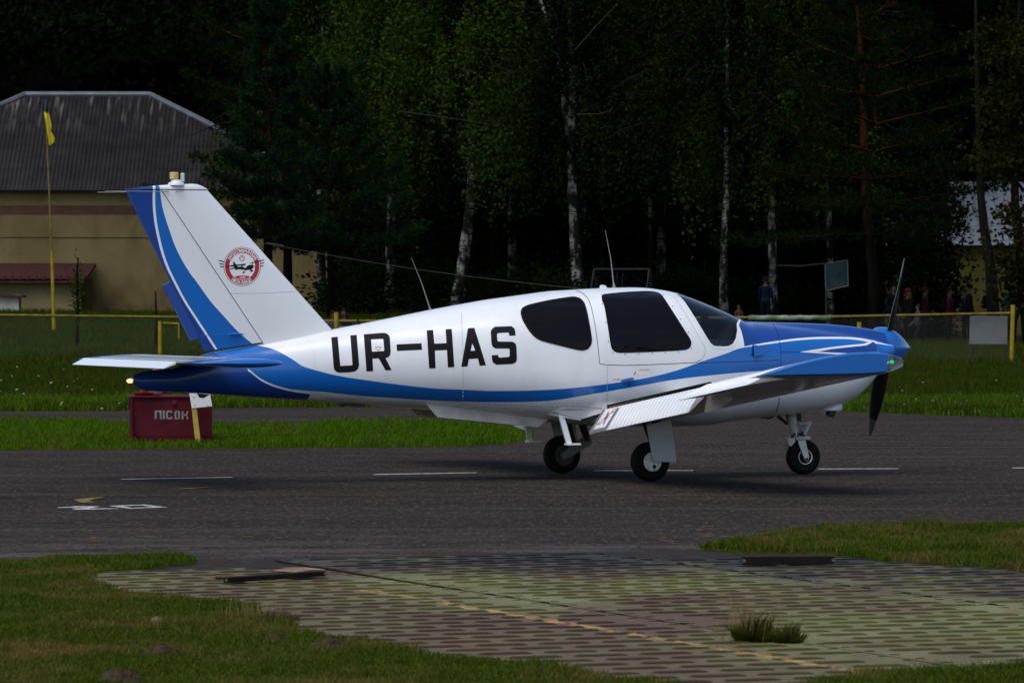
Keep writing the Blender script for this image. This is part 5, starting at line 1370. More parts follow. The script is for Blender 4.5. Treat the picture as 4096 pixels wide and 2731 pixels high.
B_ = hxz([(1000, 1490), (1054, 1527), (1120, 1551), (1200, 1560), (1300, 1568), (1433, 1582), (1600, 1593), (1733, 1601), (1850, 1606), (1984, 1608), (2100, 1607), (2200, 1602), (2333, 1582), (2433, 1565), (2600, 1535),
          (2700, 1518), (2900, 1495), (3033, 1484), (3200, 1475), (3400, 1470), (3500, 1466)])
C_ = hxz([(2967, 1387), (3010, 1379), (3117, 1362), (3200, 1352), (3300, 1347), (3400, 1348), (3467, 1356), (3505, 1366)])
D_ = hxz([(990, 1482), (1000, 1488), (1054, 1528), (1120, 1554), (1188, 1569), (1245, 1576)])     # lower edge of the thin white tail line
E_ = hxz([(985, 1468), (1000, 1480), (1054, 1520), (1120, 1546), (1188, 1561), (1245, 1569)])
def fus_paint(name):
    m, nt, bs = nodes(name)
    co = coord(nt); sp = N(nt, 'ShaderNodeSeparateXYZ'); nt.links.new(co, sp.inputs[0])
    x, y, z = sp.outputs
    xr, zr = (-4.7, 2.8), (0.3, 2.0)
    cv = lambda p: zcurve(nt, x, p, xr, zr)
    gt = lambda a, b: math_(nt, 'GREATER_THAN', a, b)
    lt = lambda a, b: math_(nt, 'LESS_THAN', a, b)
    mu = lambda a, b: math_(nt, 'MULTIPLY', a, b)
    dirt = noise(nt, co, 2.0, 5)
    white = mix(nt, mu(dirt, 0.6), WHT, tuple(c * 0.90 for c in WHT))
    white = mix(nt, mu(noise(nt, coord(nt, 'Object', (5, 5, .6)), 1.8, 5, .65, .5, .8), .35), white, (0.55, 0.54, 0.51))
    bdirt = mu(math_(nt, 'SUBTRACT', 1.0, gt(z, 9.0)), 0)
    # grime with streaks along the belly, aft of the exhaust
    gr = noise(nt, coord(nt, 'Object', (0.7, 6, 6)), 2.5, 5, 0.6, 0.45, 0.75)
    zb = zcurve(nt, x, [(p[0], p[1]) for p in BOT], xr, zr)
    hgt = N(nt, 'ShaderNodeMapRange'); hgt.clamp = True
    nt.links.new(math_(nt, 'SUBTRACT', z, zb), hgt.inputs[0]); hgt.inputs[1].default_value = 0.0; hgt.inputs[2].default_value = 0.13; hgt.inputs[3].default_value = 1; hgt.inputs[4].default_value = 0
    grf = mu(mu(gr, hgt.outputs[0]), lt(x, 0.3))
    white = mix(nt, grf, white, (0.12, 0.10, 0.07))
    stripe = mu(mu(lt(z, cv(A_)), gt(z, cv(B_))), gt(x, L(960, 1450, .2)[0]))
    col = mix(nt, stripe, white, MIDB)
    # nose: navy above the white line, aft limit at the windscreen frame
    xw = L(2968, 1340, .55)[0]
    navy = mu(gt(x, xw), gt(z, cv(C_)))
    col = mix(nt, navy, col, DKB)
    # tail cone: blue above, thin white line, navy below
    xt_ = L(1245, 1590, .2)[0]
    tail = lt(x, L(1010, 1450, .2)[0])
    col = mix(nt, tail, col, MIDB)
    ln = mu(mu(lt(z, cv(E_)), gt(x, L(996, 1480, .2)[0])), lt(x, xt_))
    col = mix(nt, ln, col, WHT)
    nav2 = mu(lt(z, cv(D_)), lt(x, xt_))
    col = mix(nt, nav2, col, DKB)
    nav3 = lt(x, L(985, 1500, .15)[0])
    col = mix(nt, mu(nav3, lt(z, L(985, 1474, .15)[1])), col, DKB)
    nt.links.new(col, bs.inputs['Base Color'])
    bs.inputs['Roughness'].default_value = 0.26
    bs.inputs['Coat Weight'].default_value = 0.35; bs.inputs['Coat Roughness'].default_value = 0.08
    bump(nt, bs, noise(nt, co, 2.4, 3, 0.5, 0.2, 0.8), 0.25, 0.02)
    return m
m_fus = fus_paint('fuselage_livery')

# ---- windscreen opening
WS = [(2706, 1177), (2720, 1188), (2740, 1210), (2783, 1277), (2827, 1350), (2843, 1374), (2856, 1384), (2887, 1387), (2915, 1385), (2932, 1375), (2944, 1352), (2949, 1322), (2947, 1296)]
wxt = [(h.x, xt(h) * 0.7) for h in (hit(*p) for p in dens(WS, 6, False))]
HP = math.pi / 2 * 0.7
POST = 0.035
ws_poly = wxt + [(L(2945, 1286)[0], HP - POST), (L(2706, 1172)[0], HP - POST)]
def grow(poly, d):
    a = sum(poly[i][0] * poly[(i + 1) % len(poly)][1] - poly[(i + 1) % len(poly)][0] * poly[i][1] for i in range(len(poly)))
    s = 1 if a > 0 else -1
    out = []
    n = len(poly)
    for i in range(n):
        p, q, r = poly[i - 1], poly[i], poly[(i + 1) % n]
        dx, dy = r[0] - p[0], r[1] - p[1]; l = math.hypot(dx, dy) or 1
        out.append((q[0] + s * dy / l * d, q[1] - s * dx / l * d))
    return out
hole = grow(ws_poly, 0.004)
def tnorm(j):                             # ring index -> folded starboard t
    t = (2 * math.pi * (j + .5) / NT) % (2 * math.pi)
    if t > math.pi: t -= 2 * math.pi
    return t if abs(t) <= math.pi / 2 else math.copysign(math.pi, t) - t
keep = []
for idx, f in enumerate(ff):
    i, j = divmod(idx, NT)
    xc = (xs_f[i] + xs_f[i + 1]) / 2
    if 0.4 < xc < 1.45 and inpoly(xc, tnorm(j) * 0.7, hole): continue
    keep.append(f)
b = MB(); b.add(fv, keep)
b.add([S(xs_f[0], 2 * math.pi * j / NT) for j in range(NT)], [tuple(range(NT - 1, -1, -1))])
b.add([S(xs_f[-1], 2 * math.pi * j / NT) for j in range(NT)], [tuple(range(NT))])
fus = b.build('fuselage', m_fus, plane, smooth='all', fix=False)
def xt_patch(name, V, T, m, eps, parent):
    for sgn in (1, -1):
        b = MB(); P = []
        for x, q in V:
            p = S(x, q / 0.7); d = 0.004
            n = (S(x + d, q / .7) - S(x - d, q / .7)).cross(S(x, q / .7 + d) - S(x, q / .7 - d))
            n = n.normalized() if n.length > 0 else Vector((0, 0, 1))
            if n.dot(p - Vector((x, 0, 1.1))) < 0: n = -n
            p = p + n * eps
            P.append((p.x, p.y * sgn, p.z))
        b.add(P, T)
        b.build(name, m, parent, smooth='all', fix=False)
V, T = tri2d(ws_poly, 0.03)
wsc = xt_patch('windscreen', V, T, m_wind, 0.001, fus)
outer = grow(ws_poly, 0.022); inner = grow(ws_poly, -0.002)
outer = [(x, min(q, HP)) for x, q in outer]
V, T = tri2d(outer, 0.015, [inner])
xt_patch('windscreen_frame', V, T, m_white, 0.0025, fus)
# ---- cabin lining, glare shield, seats
m_int = pm('cabin_lining', (0.035, 0.035, 0.036), 0.9, var=0.2)
xs_i = list(np.linspace(-1.0, 1.36, 80)); NI = 64
iv, fi = shell(xs_i, NI, 0.955)
hole2 = grow(ws_poly, 0.03)
kp = []
for idx, f in enumerate(fi):
    i, j = divmod(idx, NI)
    t = (2 * math.pi * (j + .5) / NI) % (2 * math.pi)
    if t > math.pi: t -= 2 * math.pi
    t = t if abs(t) <= math.pi / 2 else math.copysign(math.pi, t) - t
    xc = (xs_i[i] + xs_i[i + 1]) / 2
    if inpoly(xc, t * .7, hole2) or (t * .7 > HP - 0.06 and xc > L(2700, 1172)[0]): continue
    kp.append(f)
b = MB(); b.add(iv, kp)
b.add([S(1.33, 2 * math.pi * j / NI, 0.95) for j in range(NI)], [tuple(range(NI))])
lining = b.build('cabin_lining', m_int, fus, smooth='all', fix=False)
b = MB()
b.loft([[(0.86, y, z) for y, z in ((-.50, 1.05), (.50, 1.05), (.50, 1.20), (.42, 1.25), (-.42, 1.25), (-.50, 1.20))],
        [(1.30, y, z) for y, z in ((-.48, 1.05), (.48, 1.05), (.48, 1.22), (.38, 1.27), (-.38, 1.27), (-.48, 1.22))]])
b.build('glare_shield', m_int, fus)
m_seat = pm('seat_fabric', (0.10, 0.10, 0.105), 0.9)
for sy in (-.3, .3):
    b = MB(); b.bbox(-.12, .02, sy - .22, sy + .22, .75, 1.32, .04); b.bbox(-.10, -.02, sy - .12, sy + .12, 1.335, 1.50, .03)
    b.build('seat', m_seat, fus)
b = MB(); b.tube([(1.02, 0.03, 1.40), (1.02, .03, 1.47)], .012); b.bbox(.99, 1.05, 0.0, .06, 1.44, 1.50, .01)
b.build('compass', m_seat, fus)

# ---- side windows, seals, door, panel lines
RW = [(2081, 1251), (2086, 1236), (2096, 1227), (2120, 1218), (2197, 1201), (2267, 1190), (2297, 1187), (2320, 1193), (2337, 1210), (2347, 1240), (2360, 1307), (2368, 1357),
      (2365, 1377), (2353, 1395), (2333, 1403), (2300, 1398), (2200, 1373), (2160, 1362), (2137, 1348), (2113, 1321), (2088, 1279)]
DW = [(2406, 1190), (2408, 1180), (2420, 1176), (2500, 1168), (2583, 1164), (2617, 1166), (2637, 1172), (2650, 1183), (2700, 1260), (2740, 1323), (2762, 1357),
      (2766, 1375), (2760, 1391), (2740, 1401), (2600, 1408), (2483, 1412), (2460, 1408), (2445, 1393), (2440, 1367), (2430, 1300), (2417, 1223), (2408, 1203)]
RW, DW = rnd(RW, .2, 1), rnd(DW, .2, 1)
patch('rear_window_seal', RW, pm('window_seal_rubber', (0.006, 0.006, 0.006), 0.6), fus, 0.006, [grow(RW, -8)], mirror=True, step=10)
patch('rear_window', grow(RW, -7.5), m_tint, fus, 0.003, mirror=True)
patch('door_window', DW, m_tint, fus, 0.003, mirror=True, label='dark tinted window of the cabin door')
DOOR = [(2306, 1162), (2330, 1172), (2352, 1194), (2366, 1230), (2380, 1300), (2390, 1370), (2399, 1455), (2430, 1459), (2500, 1461), (2600, 1458), (2780, 1450), (2805, 1440), (2820, 1415), (2821, 1395), (2812, 1375), (2760, 1285), (2710, 1205), (2690, 1182)]
seam('door_outline', [DOOR[:12]], 2.2, m_dline, fus)
seam('door_outline', [DOOR[11:]], 1.6, m_line, fus)
seam('panel_seam', [[(1845, 1250), (1852, 1400), (1852, 1600), (1843, 1625)], [(2429, 1462), (2429, 1625)], [(2121, 1637), (2160, 1650)],
                    [(1854, 1610), (2120, 1622), (2300, 1627), (2420, 1632)], [(1330, 1318), (1200, 1347), (1044, 1377)]], 1.5, m_line, fus)
seam('panel_seam', [[(3092, 1296), (3108, 1325), (3117, 1360), (3123, 1400), (3124, 1462)], [(3124, 1408), (3200, 1408)], [(2790, 1452), (3120, 1440)]], 1.8, pm('seam_blue', (0.002, 0.02, 0.12), 0.7), fus)
dots = MB()
for q in [(2406, 1178), (2410, 1217), (2424, 1289), (2434, 1365), (2451, 1409), (2500, 1417), (2555, 1415), (2609, 1413), (2661, 1411), (2714, 1409), (2766, 1393), (2753, 1329), (2722, 1277), (2690, 1226), (2652, 1179)]:
    c0 = hit(*q, None, 0.002)
    dots.lathe([(0.005, 0), (0.004, -.003)], c0, 'y', 8)
dots.build('screw', m_dline, fus)['kind'] = 'stuff'
riv = MB()
for k in list(range(3)) + list(range(16, 24)):
    for q in [(1849 + (3 if k > 11 else 0), 1262 + k * 14)]:
        riv.lathe([(0.005, 0), (0.003, -.003)], hit(*q, None, 0.001), 'y', 6)
for k in range(26): riv.lathe([(0.005, 0), (0.003, -.003)], hit(1862 + k * 21, 1609 + k * 0.9, None, 0.001), 'y', 6)
riv.build('rivet_row', m_white, fus)['kind'] = 'stuff'
# swallow-tail on the cowling
OUT_ = [(3197, 1408), (3250, 1399), (3317, 1389), (3400, 1380), (3455, 1375), (3478, 1366), (3487, 1360), (3507, 1366), (3506, 1378), (3492, 1367), (3472, 1379), (3462, 1382), (3400, 1388), (3320, 1397), (3270, 1407), (3337, 1410), (3420, 1414), (3420, 1422), (3337, 1417)]
INN_ = [(3270, 1407), (3320, 1397), (3400, 1388), (3462, 1382), (3472, 1379), (3492, 1367), (3506, 1378), (3506, 1425), (3420, 1414), (3337, 1410)]
patch('cowling_flash', INN_, m_dark, fus, 0.002, step=8, mirror=True)
patch('cowling_flash', OUT_, m_white, fus, 0.0025, step=6, mirror=True)
# cowl side vent
b = MB(); v = [hit(3011, 1379, None, .001), hit(3011, 1424, None, .001), hit(3060, 1418, None, .002), hit(3092, 1392, None, .002)]
o_ = Vector((0, -.035, 0)); b.add([v[0] + o_ * .5, v[1] + o_, v[2], v[3], v[0], v[1]], [(0, 1, 2, 3), (0, 3, 4), (1, 5, 2)])
b.build('cowl_vent', m_mid, fus)
patch('cowl_vent_slot', [(3009, 1380), (3013, 1380), (3013, 1424), (3009, 1424)], m_dline, fus, 0.004, step=10)

# ---- registration letters
def R7(pts): return [(1200 + a / 3, 1220 + c / 3) for a, c in pts]
def R2(pts): return [(1250 + a / 1.426, 900 + c / 1.426) for a, c in pts]
LET = [R7([(375, 388), (452, 381), (482, 722), (490, 729), (623, 722), (630, 714), (603, 366), (680, 358), (709, 715), (700, 755), (680, 780), (650, 797), (600, 805), (480, 810), (450, 806), (425, 790), (408, 765), (403, 730)]),
       R7([(765, 352), (990, 334), (1030, 338), (1060, 355), (1078, 390), (1088, 560), (1080, 600), (1060, 625), (1025, 634), (1099, 779), (1027, 784), (945, 640), (870, 642), (876, 790), (797, 796)]),
       R7([(1158, 472), (1458, 458), (1465, 536), (1163, 550)]),
       R7([(1520, 304), (1597, 300), (1611, 463), (1757, 457), (1747, 292), (1821, 288), (1851, 743), (1774, 747), (1763, 538), (1618, 545), (1627, 756), (1549, 760)]),
       R7([(2015, 279), (2092, 274), (2232, 722), (2155, 727), (2133, 640), (2026, 647), (2010, 735), (1935, 740)]),
       R2([(1016, 610), (1022, 595), (1040, 580), (1135, 577), (1152, 590), (1157, 610), (1157, 630), (1122, 631), (1121, 618), (1115, 613), (1060, 616), (1052, 622), (1054, 658), (1060, 664), (1140, 665), (1158, 675), (1163, 695), (1166, 765),
           (1160, 782), (1140, 792), (1050, 796), (1030, 785), (1024, 770), (1022, 742), (1058, 740), (1060, 750), (1066, 756), (1118, 752), (1125, 745), (1124, 708), (1118, 704), (1045, 704), (1028, 695), (1021, 678)])]
HOLES = [[], [R7([(852, 412), (990, 405), (1000, 412), (1011, 545), (1003, 552), (863, 559)])], [], [], [R7([(2067, 460), (2102, 545), (2047, 548)])], []]
for p_, h_ in zip(LET, HOLES): patch('letter', p_, m_black, fus, 0.002, h_, step=16)
TRI = R7([(905, 500), (969, 497), (968, 518), (941, 551), (906, 520)])
patch('warning_decal', TRI, m_red, fus, 0.0022, [grow(TRI, -2.0)], step=10)

# ---- text projected on a surface
def text_mesh(s, size=1.0):
    cu = bpy.data.curves.new('t', 'FONT'); cu.body = s; cu.size = size; cu.align_x = 'CENTER'; cu.resolution_u = 3
    ob = bpy.data.objects.new('t', cu); COL.objects.link(ob)
    dg = bpy.context.evaluated_depsgraph_get()
    me = bpy.data.meshes.new_from_object(ob.evaluated_get(dg))
    V = [v.co.copy() for v in me.vertices]; T = [tuple(p.vertices) for p in me.polygons]
    bpy.data.objects.remove(ob); bpy.data.curves.remove(cu); bpy.data.meshes.remove(me)
    return V, T
def text_px(name, s, cx_, cy_, h, m, parent, bvh=None, eps=.002, ang=0.0, wscale=1.0, bold=0.0):
    V, T = text_mesh(s, h / 0.72)
    c_, s_ = math.cos(ang), math.sin(ang)
    b = MB()
    for dx in ((0,) if not bold else (-bold, 0, bold)):
        b.add([hit(cx_ + (v.x * wscale + dx) * c_ + v.y * s_, cy_ + (v.x * wscale + dx) * s_ - v.y * c_, bvh, eps + abs(dx) * 2e-5) for v in V], T)
    return b.build(name, m, parent, fix=False)
text_px('placard', 'LOCKED', 2466, 1519.5, 5.5, m_red, fus, wscale=1.0)
text_px('placard', 'UNLOCKED', 2577, 1481, 5.5, m_red, fus, wscale=1.0)
patch('placard_mark', [(2542, 1485), (2545, 1486), (2538, 1499), (2534, 1498)], m_red, fus, .002)
HND = [(2483, 1518), (2490, 1516), (2522, 1509), (2530, 1511), (2532, 1516), (2526, 1519), (2500, 1525), (2484, 1526)]
b = MB(); q = [hit(*p_, None, .012) for p_ in HND]; b.prism(q, (0, -.02, 0)); b.tube([hit(2527, 1514), hit(2527, 1514, None, .02)], .009)
b.build('door_handle', m_mid, fus)
b = MB(); c0 = hit(2517, 1534); b.lathe([(.010, .002), (.010, -.006), (.006, -.007)], c0, 'y', 12); b.build('door_lock', m_gdirt, fus)

# ---- fin and rudder
def aero(u, t): return 5 * t * (0.2969 * math.sqrt(u) - 0.126 * u - 0.3516 * u * u + 0.2843 * u ** 3 - 0.1036 * u ** 4)
def finline(pA, pB):                      # line in (x,z) through two pixels
    a, b_ = L(*pA), L(*pB); return lambda z: a[0] + (b_[0] - a[0]) * (z - a[1]) / (b_[1] - a[1])
fLE = finline((828, 760), (1327, 1318)); fHG = finline((645, 767), (1046, 1374)); fTE = finline((500, 758), (823, 1412))
ztop = L(740, 762)[1]
def fin_half(x, z):
    le, te = fLE(z), fTE(z); c0 = le - te
    return max(0.002, aero(min(1, max(0, (le - x) / c0)), 0.105) * c0 * 0.92)
def slab(xa, xb, zlist, n=14):
    """closed body between the chord lines xa(z) (front) and xb(z) (rear), faces following the fin section"""
    rings = []
    for z in zlist:
        us = [i / n for i in range(n + 1)]
        if xa is fLE: us = [u * u for u in us]
        X = [xa(z) + (xb(z) - xa(z)) * u for u in us]
        rings.append([(x, -fin_half(x, z), z) for x in X] + [(x, fin_half(x, z), z) for x in reversed(X)])
    return rings
zb_front = L(1327, 1318)[1]
def fin_bottom(x): return float(np.interp(x, [p[0] for p in TOP], [p[1] for p in TOP])) - 0.03
zl = [1.16 + (ztop - 1.16) * i / 30 for i in range(31)]
b = MB(); b.loft(slab(fLE, lambda z: fHG(z) + 0.006, zl)); 
fin = b.build('fin', m_white, plane, smooth=True)
bvh_fin = BVHTree.FromPolygons([Vector(v) for v in b.v], b.f)
RL = [(614, 743), (613, 780), (617, 857), (633, 947), (667, 1053), (665, 1079), (732, 1186), (740, 1202), (786, 1273), (866, 1401)]
RL = [(614, 743), (613, 780), (617, 857), (633, 947), (664, 1053), (700, 1130), (738, 1202), (786, 1277), (866, 1401), (880, 1424)]
RR = [(638, 735), (643, 773), (650, 820), (665, 875), (680, 920), (708, 995), (763, 1093), (785, 1122), (842, 1202), (886, 1253), (960, 1333), (1013, 1377), (1060, 1410)]
def rud_paint(name):
    m, nt, bs = nodes(name)
    co = coord(nt); sp = N(nt, 'ShaderNodeSeparateXYZ'); nt.links.new(co, sp.inputs[0])
    x, y, z = sp.outputs
    zr, xr = (1.0, 2.8), (-4.8, -3.2)
    conv = lambda P, d: sorted((L(p[0] + d, p[1], .04)[1], L(p[0] + d, p[1], .04)[0]) for p in P)
    lt = lambda a, c0: math_(nt, 'LESS_THAN', a, c0)
    col = mix(nt, noise(nt, co, 2), WHT, tuple(c0 * .95 for c0 in WHT))
    col = mix(nt, lt(x, zcurve(nt, z, conv(RR, 0), zr, xr)), col, MIDB)
    col = mix(nt, lt(x, zcurve(nt, z, conv(RL, 10), zr, xr)), col, WHT)
    col = mix(nt, lt(x, zcurve(nt, z, conv(RL, 0), zr, xr)), col, DKB)
    nt.links.new(col, bs.inputs['Base Color'])
    bs.inputs['Roughness'].default_value = 0.27
    bs.inputs['Coat Weight'].default_value = 0.35; bs.inputs['Coat Roughness'].default_value = 0.08
    return m
m_rud = rud_paint('rudder_livery')
zr0 = L(1040, 1378)[1]
def rud_rings():
    rings = []; n = 16
    zA, zB = 1.13, ztop
    for i in range(31):
        ring = []
        X = []
        for k in range(n + 1):
            u = k / n
            # the lower edge slopes down aft, like the fuselage top below it
            def zz(u): 
                zlow = 1.262 + (1.182 - 1.262) * u
                return zlow + (zB - zlow) * i / 30
            z = zz(u); x = fHG(z) - 0.004 + (fTE(z) - fHG(z) + 0.004) * u
            X.append((x, z))
        rings.append([(x, -fin_half(x, z), z) for x, z in X] + [(x, fin_half(x, z), z) for x, z in reversed(X)])
    return rings
b = MB(); b.loft(rud_rings()); rud = b.build('rudder', m_rud, plane, smooth=True)
bvh_rud = BVHTree.FromPolygons([Vector(v) for v in b.v], b.f)
# rounded cap above the hinge slot
CAP = [(500, 757), (560, 750), (615, 743), (700, 737), (775, 735), (800, 739), (822, 753), (830, 760)]
cp = [L(*p) for p in CAP]
rings = []
for k in range(17):
    x = cp[0][0] + (cp[-1][0] - cp[0][0]) * k / 16
    zt_ = float(np.interp(x, [p[0] for p in cp], [p[1] for p in cp])); zb_ = ztop + 0.008
    zt_ = max(zt_, zb_ + .004); h_ = fin_half(min(x, fLE(ztop) - .002), ztop)
    rings.append([(x, -h_, zb_), (x, -h_, zb_ + (zt_ - zb_) * .5), (x, -h_ * .6, zb_ + (zt_ - zb_) * .9), (x, 0, zt_), (x, h_ * .6, zb_ + (zt_ - zb_) * .9), (x, h_, zb_ + (zt_ - zb_) * .5), (x, h_, zb_)])
b = MB(); b.loft(rings); b.build('fin_cap', m_rud, plane, smooth=True)
b = MB(); b.loft([[(x, s_ * (fin_half(x, ztop) - .004), z) for x, s_ in ((fLE(ztop) - .02, -1), (fTE(ztop) + .15, -1), (fTE(ztop) + .15, 1), (fLE(ztop) - .02, 1))] for z in (ztop - .01, ztop + .012)])
b.build('cap_slot', m_dline, plane)
# trim tab standing proud of the rudder, slightly deflected
tb = [(680, 1128), (651, 1142), (765, 1364), (793, 1352), (795, 1345), (686, 1128)]
b = MB(); b.loft([[Vector((L(*p, .03)[0], -.024, L(*p, .03)[1])) for p in tb], [Vector((L(*p, .03)[0], -.006, L(*p, .03)[1])) for p in tb]])
tab = b.build('trim_tab', pm('tab_blue', (0.002, 0.045, 0.25), 0.3, var=.05, coat=.3), rud)
b = MB(); P1, P2 = LP(885, 1339, .06), LP(940, 1336, .055)
b.lathe([(.001, -.06), (.010, -.05), (.012, 0), (.008, .05), (.001, .09)], P2, 'x', 10); b.tube([LP(800, 1343, .05), P1, P2], .0035, 6)
b.build('tab_actuator', m_mid, rud)
seam('rudder_wire', [[(840, 1342), (868, 1340)]], 2, m_dline, rud, bvh=bvh_rud)
seam('fin_seam', [[(925, 1174), (1060, 1172), (1185, 1166)]], 1.4, m_line, fin, bvh=bvh_fin)
seam('fin_seam', [[(650, 772), (930, 1192), (1046, 1370)]], 2.6, pm('hinge_gap', (0.03, 0.032, 0.035), .8), fin, bvh=bvh_fin, eps=.004)
# beacon, whisker aerials, wire
bz = LP(705, 737)
b = MB(); b.lathe([(.075, -.01), (.07, .012), (.05, .02), (.045, .04)], bz, 'z', 20); beac = b.build('beacon_base', m_white, plane, smooth=True)
b = MB(); b.lathe([(.040, .045), (.040, .10), (.032, .107)], bz + Vector((-.02, 0, 0)), 'z', 20)
b.build('beacon_glass', pm('beacon_amber', (0.55, 0.42, 0.12), 0.2, var=.2, scale=20, coat=.5), beac, smooth=True)
b = MB(); b.bbox(.045, .073, -.02, .02, .02, .10, .006, Matrix.Translation(bz)); b.build('beacon_strobe', m_hub, beac)
b = MB()
for w_, s_ in ((.05, 1), (-.05, -1)):
    p_ = LP(675, 767, w_); e_ = p_ + Vector((-.60, -.02 if s_ > 0 else .22, -.006 if s_ < 0 else .002))
    b.tube([p_, p_ + Vector((-.05, 0, 0)), e_], [.007, .005, .0025], 6)
b.tube([LP(705, 767, .045), LP(708, 766, .07), LP(736, 764, .07)], .004, 6)
b.build('whisker_aerial', m_bare, fin)
wa, wb = LP(1012, 965), LP(2330, 1155)
b = MB(); pts = [wa + (wb - wa) * (i / 12) - Vector((0, 0, .04 * math.sin(math.pi * i / 12))) for i in range(13)]
b.tube(pts, .0020, 5); b.tube([wa + (wb - wa) * .04, wa + (wb - wa) * .09], .007, 6)
b.bbox(-.02, .02, -.012, .012, -.006, .006, .002, Matrix.Translation(wa))
b.build('aerial_wire', pm('dull_wire', (.07, .07, .065), .7), plane)

# ---- emblem on the fin
def zp(pts): return [(840 + a / 7.4654, 960 + c / 7.4667) for a, c in pts]
EC = (840 + 960 / 7.4654, 960 + 792 / 7.4667)
def ell(r1, a0=0, a1=360, n=60, cy=0):
    return [(EC[0] + r1 * .955 * math.cos(RAD(a0 + (a1 - a0) * k / n)), EC[1] + cy + r1 * math.sin(RAD(a0 + (a1 - a0) * k / n))) for k in range(n)]
em = fin
m_decalw = paint('emblem_white', (0.78, 0.76, 0.77))
patch('emblem_rim', ell(77.5), m_black, em, .0012, [ell(75.6)], bvh_fin, 9)
patch('emblem_rim', ell(75.6), m_decalw, em, .0012, [ell(72.3)], bvh_fin, 9)
patch('emblem_ring', ell(72.3), m_red, em, .0012, [ell(54)], bvh_fin, 9)
patch('emblem_rim', ell(54), m_decalw, em, .0014, [ell(51.8)], bvh_fin, 9)
patch('emblem_band', zp([(725, 1095), (800, 1075), (900, 1062), (980, 1060), (1100, 1067), (1225, 1085), (1150, 1135), (1060, 1165), (960, 1175), (870, 1165), (790, 1135)]), m_red, em, .0014, (), bvh_fin, 9)
text_px('emblem_text', 'LVIV', zp([(972, 1145)])[0][0], zp([(972, 1148)])[0][1], 8.5, m_decalw, em, bvh_fin, .0022, bold=.5, wscale=1.02)
def arc_text(s, r, a_mid, span, h, flip=False):
    n = len(s)
    for k, ch in enumerate(s):
        if ch == ' ': continue
        u = (k + .5) / n - .5
        a = RAD(a_mid + span * u) if not flip else RAD(a_mid - span * u)
        x_, y_ = EC[0] + r * .955 * math.cos(a), EC[1] + r * math.sin(a)
        text_px('emblem_text', ch, x_, y_, h, m_decalw, em, bvh_fin, .0022, (a + math.pi / 2) if not flip else (a - math.pi / 2), .92, .55)
arc_text('ЗАХІДНОУКРАЇНСЬКА', 56.8, -90, 128, 12)
arc_text('ШКОЛА АВІАЦІЇ', 69.8, 90, 74, 12, True)
BODY = zp([(440, 800), (530, 770), (695, 742), (690, 700), (682, 655), (722, 652), (782, 735), (1070, 705), (1060, 735), (1040, 740), (1085, 800), (1150, 750), (1220, 738), (1270, 755), (1295, 800), (1275, 850), (1200, 880), (1075, 900),
           (960, 880), (810, 872), (762, 905), (740, 850), (570, 880), (540, 860), (600, 850), (715, 822), (720, 795), (600, 790), (470, 812)])
HB = [zp([(808, 770), (945, 755), (935, 785), (880, 800), (820, 800)]), zp([(950, 790), (985, 762), (1045, 750), (1085, 805), (1060, 832), (1020, 830), (1000, 805)])]
patch('emblem_aeroplane', BODY, m_black, em, .0020, HB, bvh_fin, 7)
patch('emblem_aeroplane', zp([(1180, 690), (1300, 662), (1480, 612), (1590, 588), (1620, 592), (1600, 612), (1490, 640), (1330, 678), (1210, 702)]), m_black, em, .0024, (), bvh_fin, 7)
for q in ([(1050, 895), (1062, 900), (1025, 955), (1020, 990), (1000, 995), (958, 970), (985, 945), (1015, 940)], [(1170, 880), (1240, 870), (1250, 900), (1282, 915), (1275, 945), (1215, 955), (1195, 925), (1215, 905)],
          [(1250, 620), (1260, 620), (1272, 750), (1390, 820), (1380, 830), (1262, 768), (1205, 830), (1195, 825), (1255, 755)]):
    patch('emblem_aeroplane', zp(q), m_black, em, .0026, (), bvh_fin, 8)
for q in ([(245, 600), (275, 600), (418, 630), (416, 660), (260, 625)], [(268, 695), (300, 692), (408, 712), (406, 740), (280, 716)], [(296, 780), (330, 776), (408, 795), (408, 820), (310, 806)],
          [(1490, 690), (1600, 672), (1615, 685), (1600, 700), (1492, 716)], [(1505, 770), (1585, 755), (1600, 768), (1585, 782), (1508, 800)]):
    patch('emblem_bar', zp(q), m_black, em, .0018, (), bvh_fin, 8)
patch('emblem_badge', [(EC[0] - .8 + 11 * math.cos(a), EC[1] - 33.4 + 11.6 * math.sin(a)) for a in np.linspace(0, 6.28, 24)[:-1]], m_red, em, .0012, (), bvh_fin, 6)
patch('emblem_trident', zp([(900, 485), (915, 490), (925, 545), (938, 540), (942, 470), (953, 460), (964, 470), (968, 540), (981, 545), (990, 490), (1006, 485), (1004, 590), (975, 595), (965, 615), (953, 622), (941, 615), (931, 595), (902, 590)]), m_decalw, em, .002, (), bvh_fin, 7)

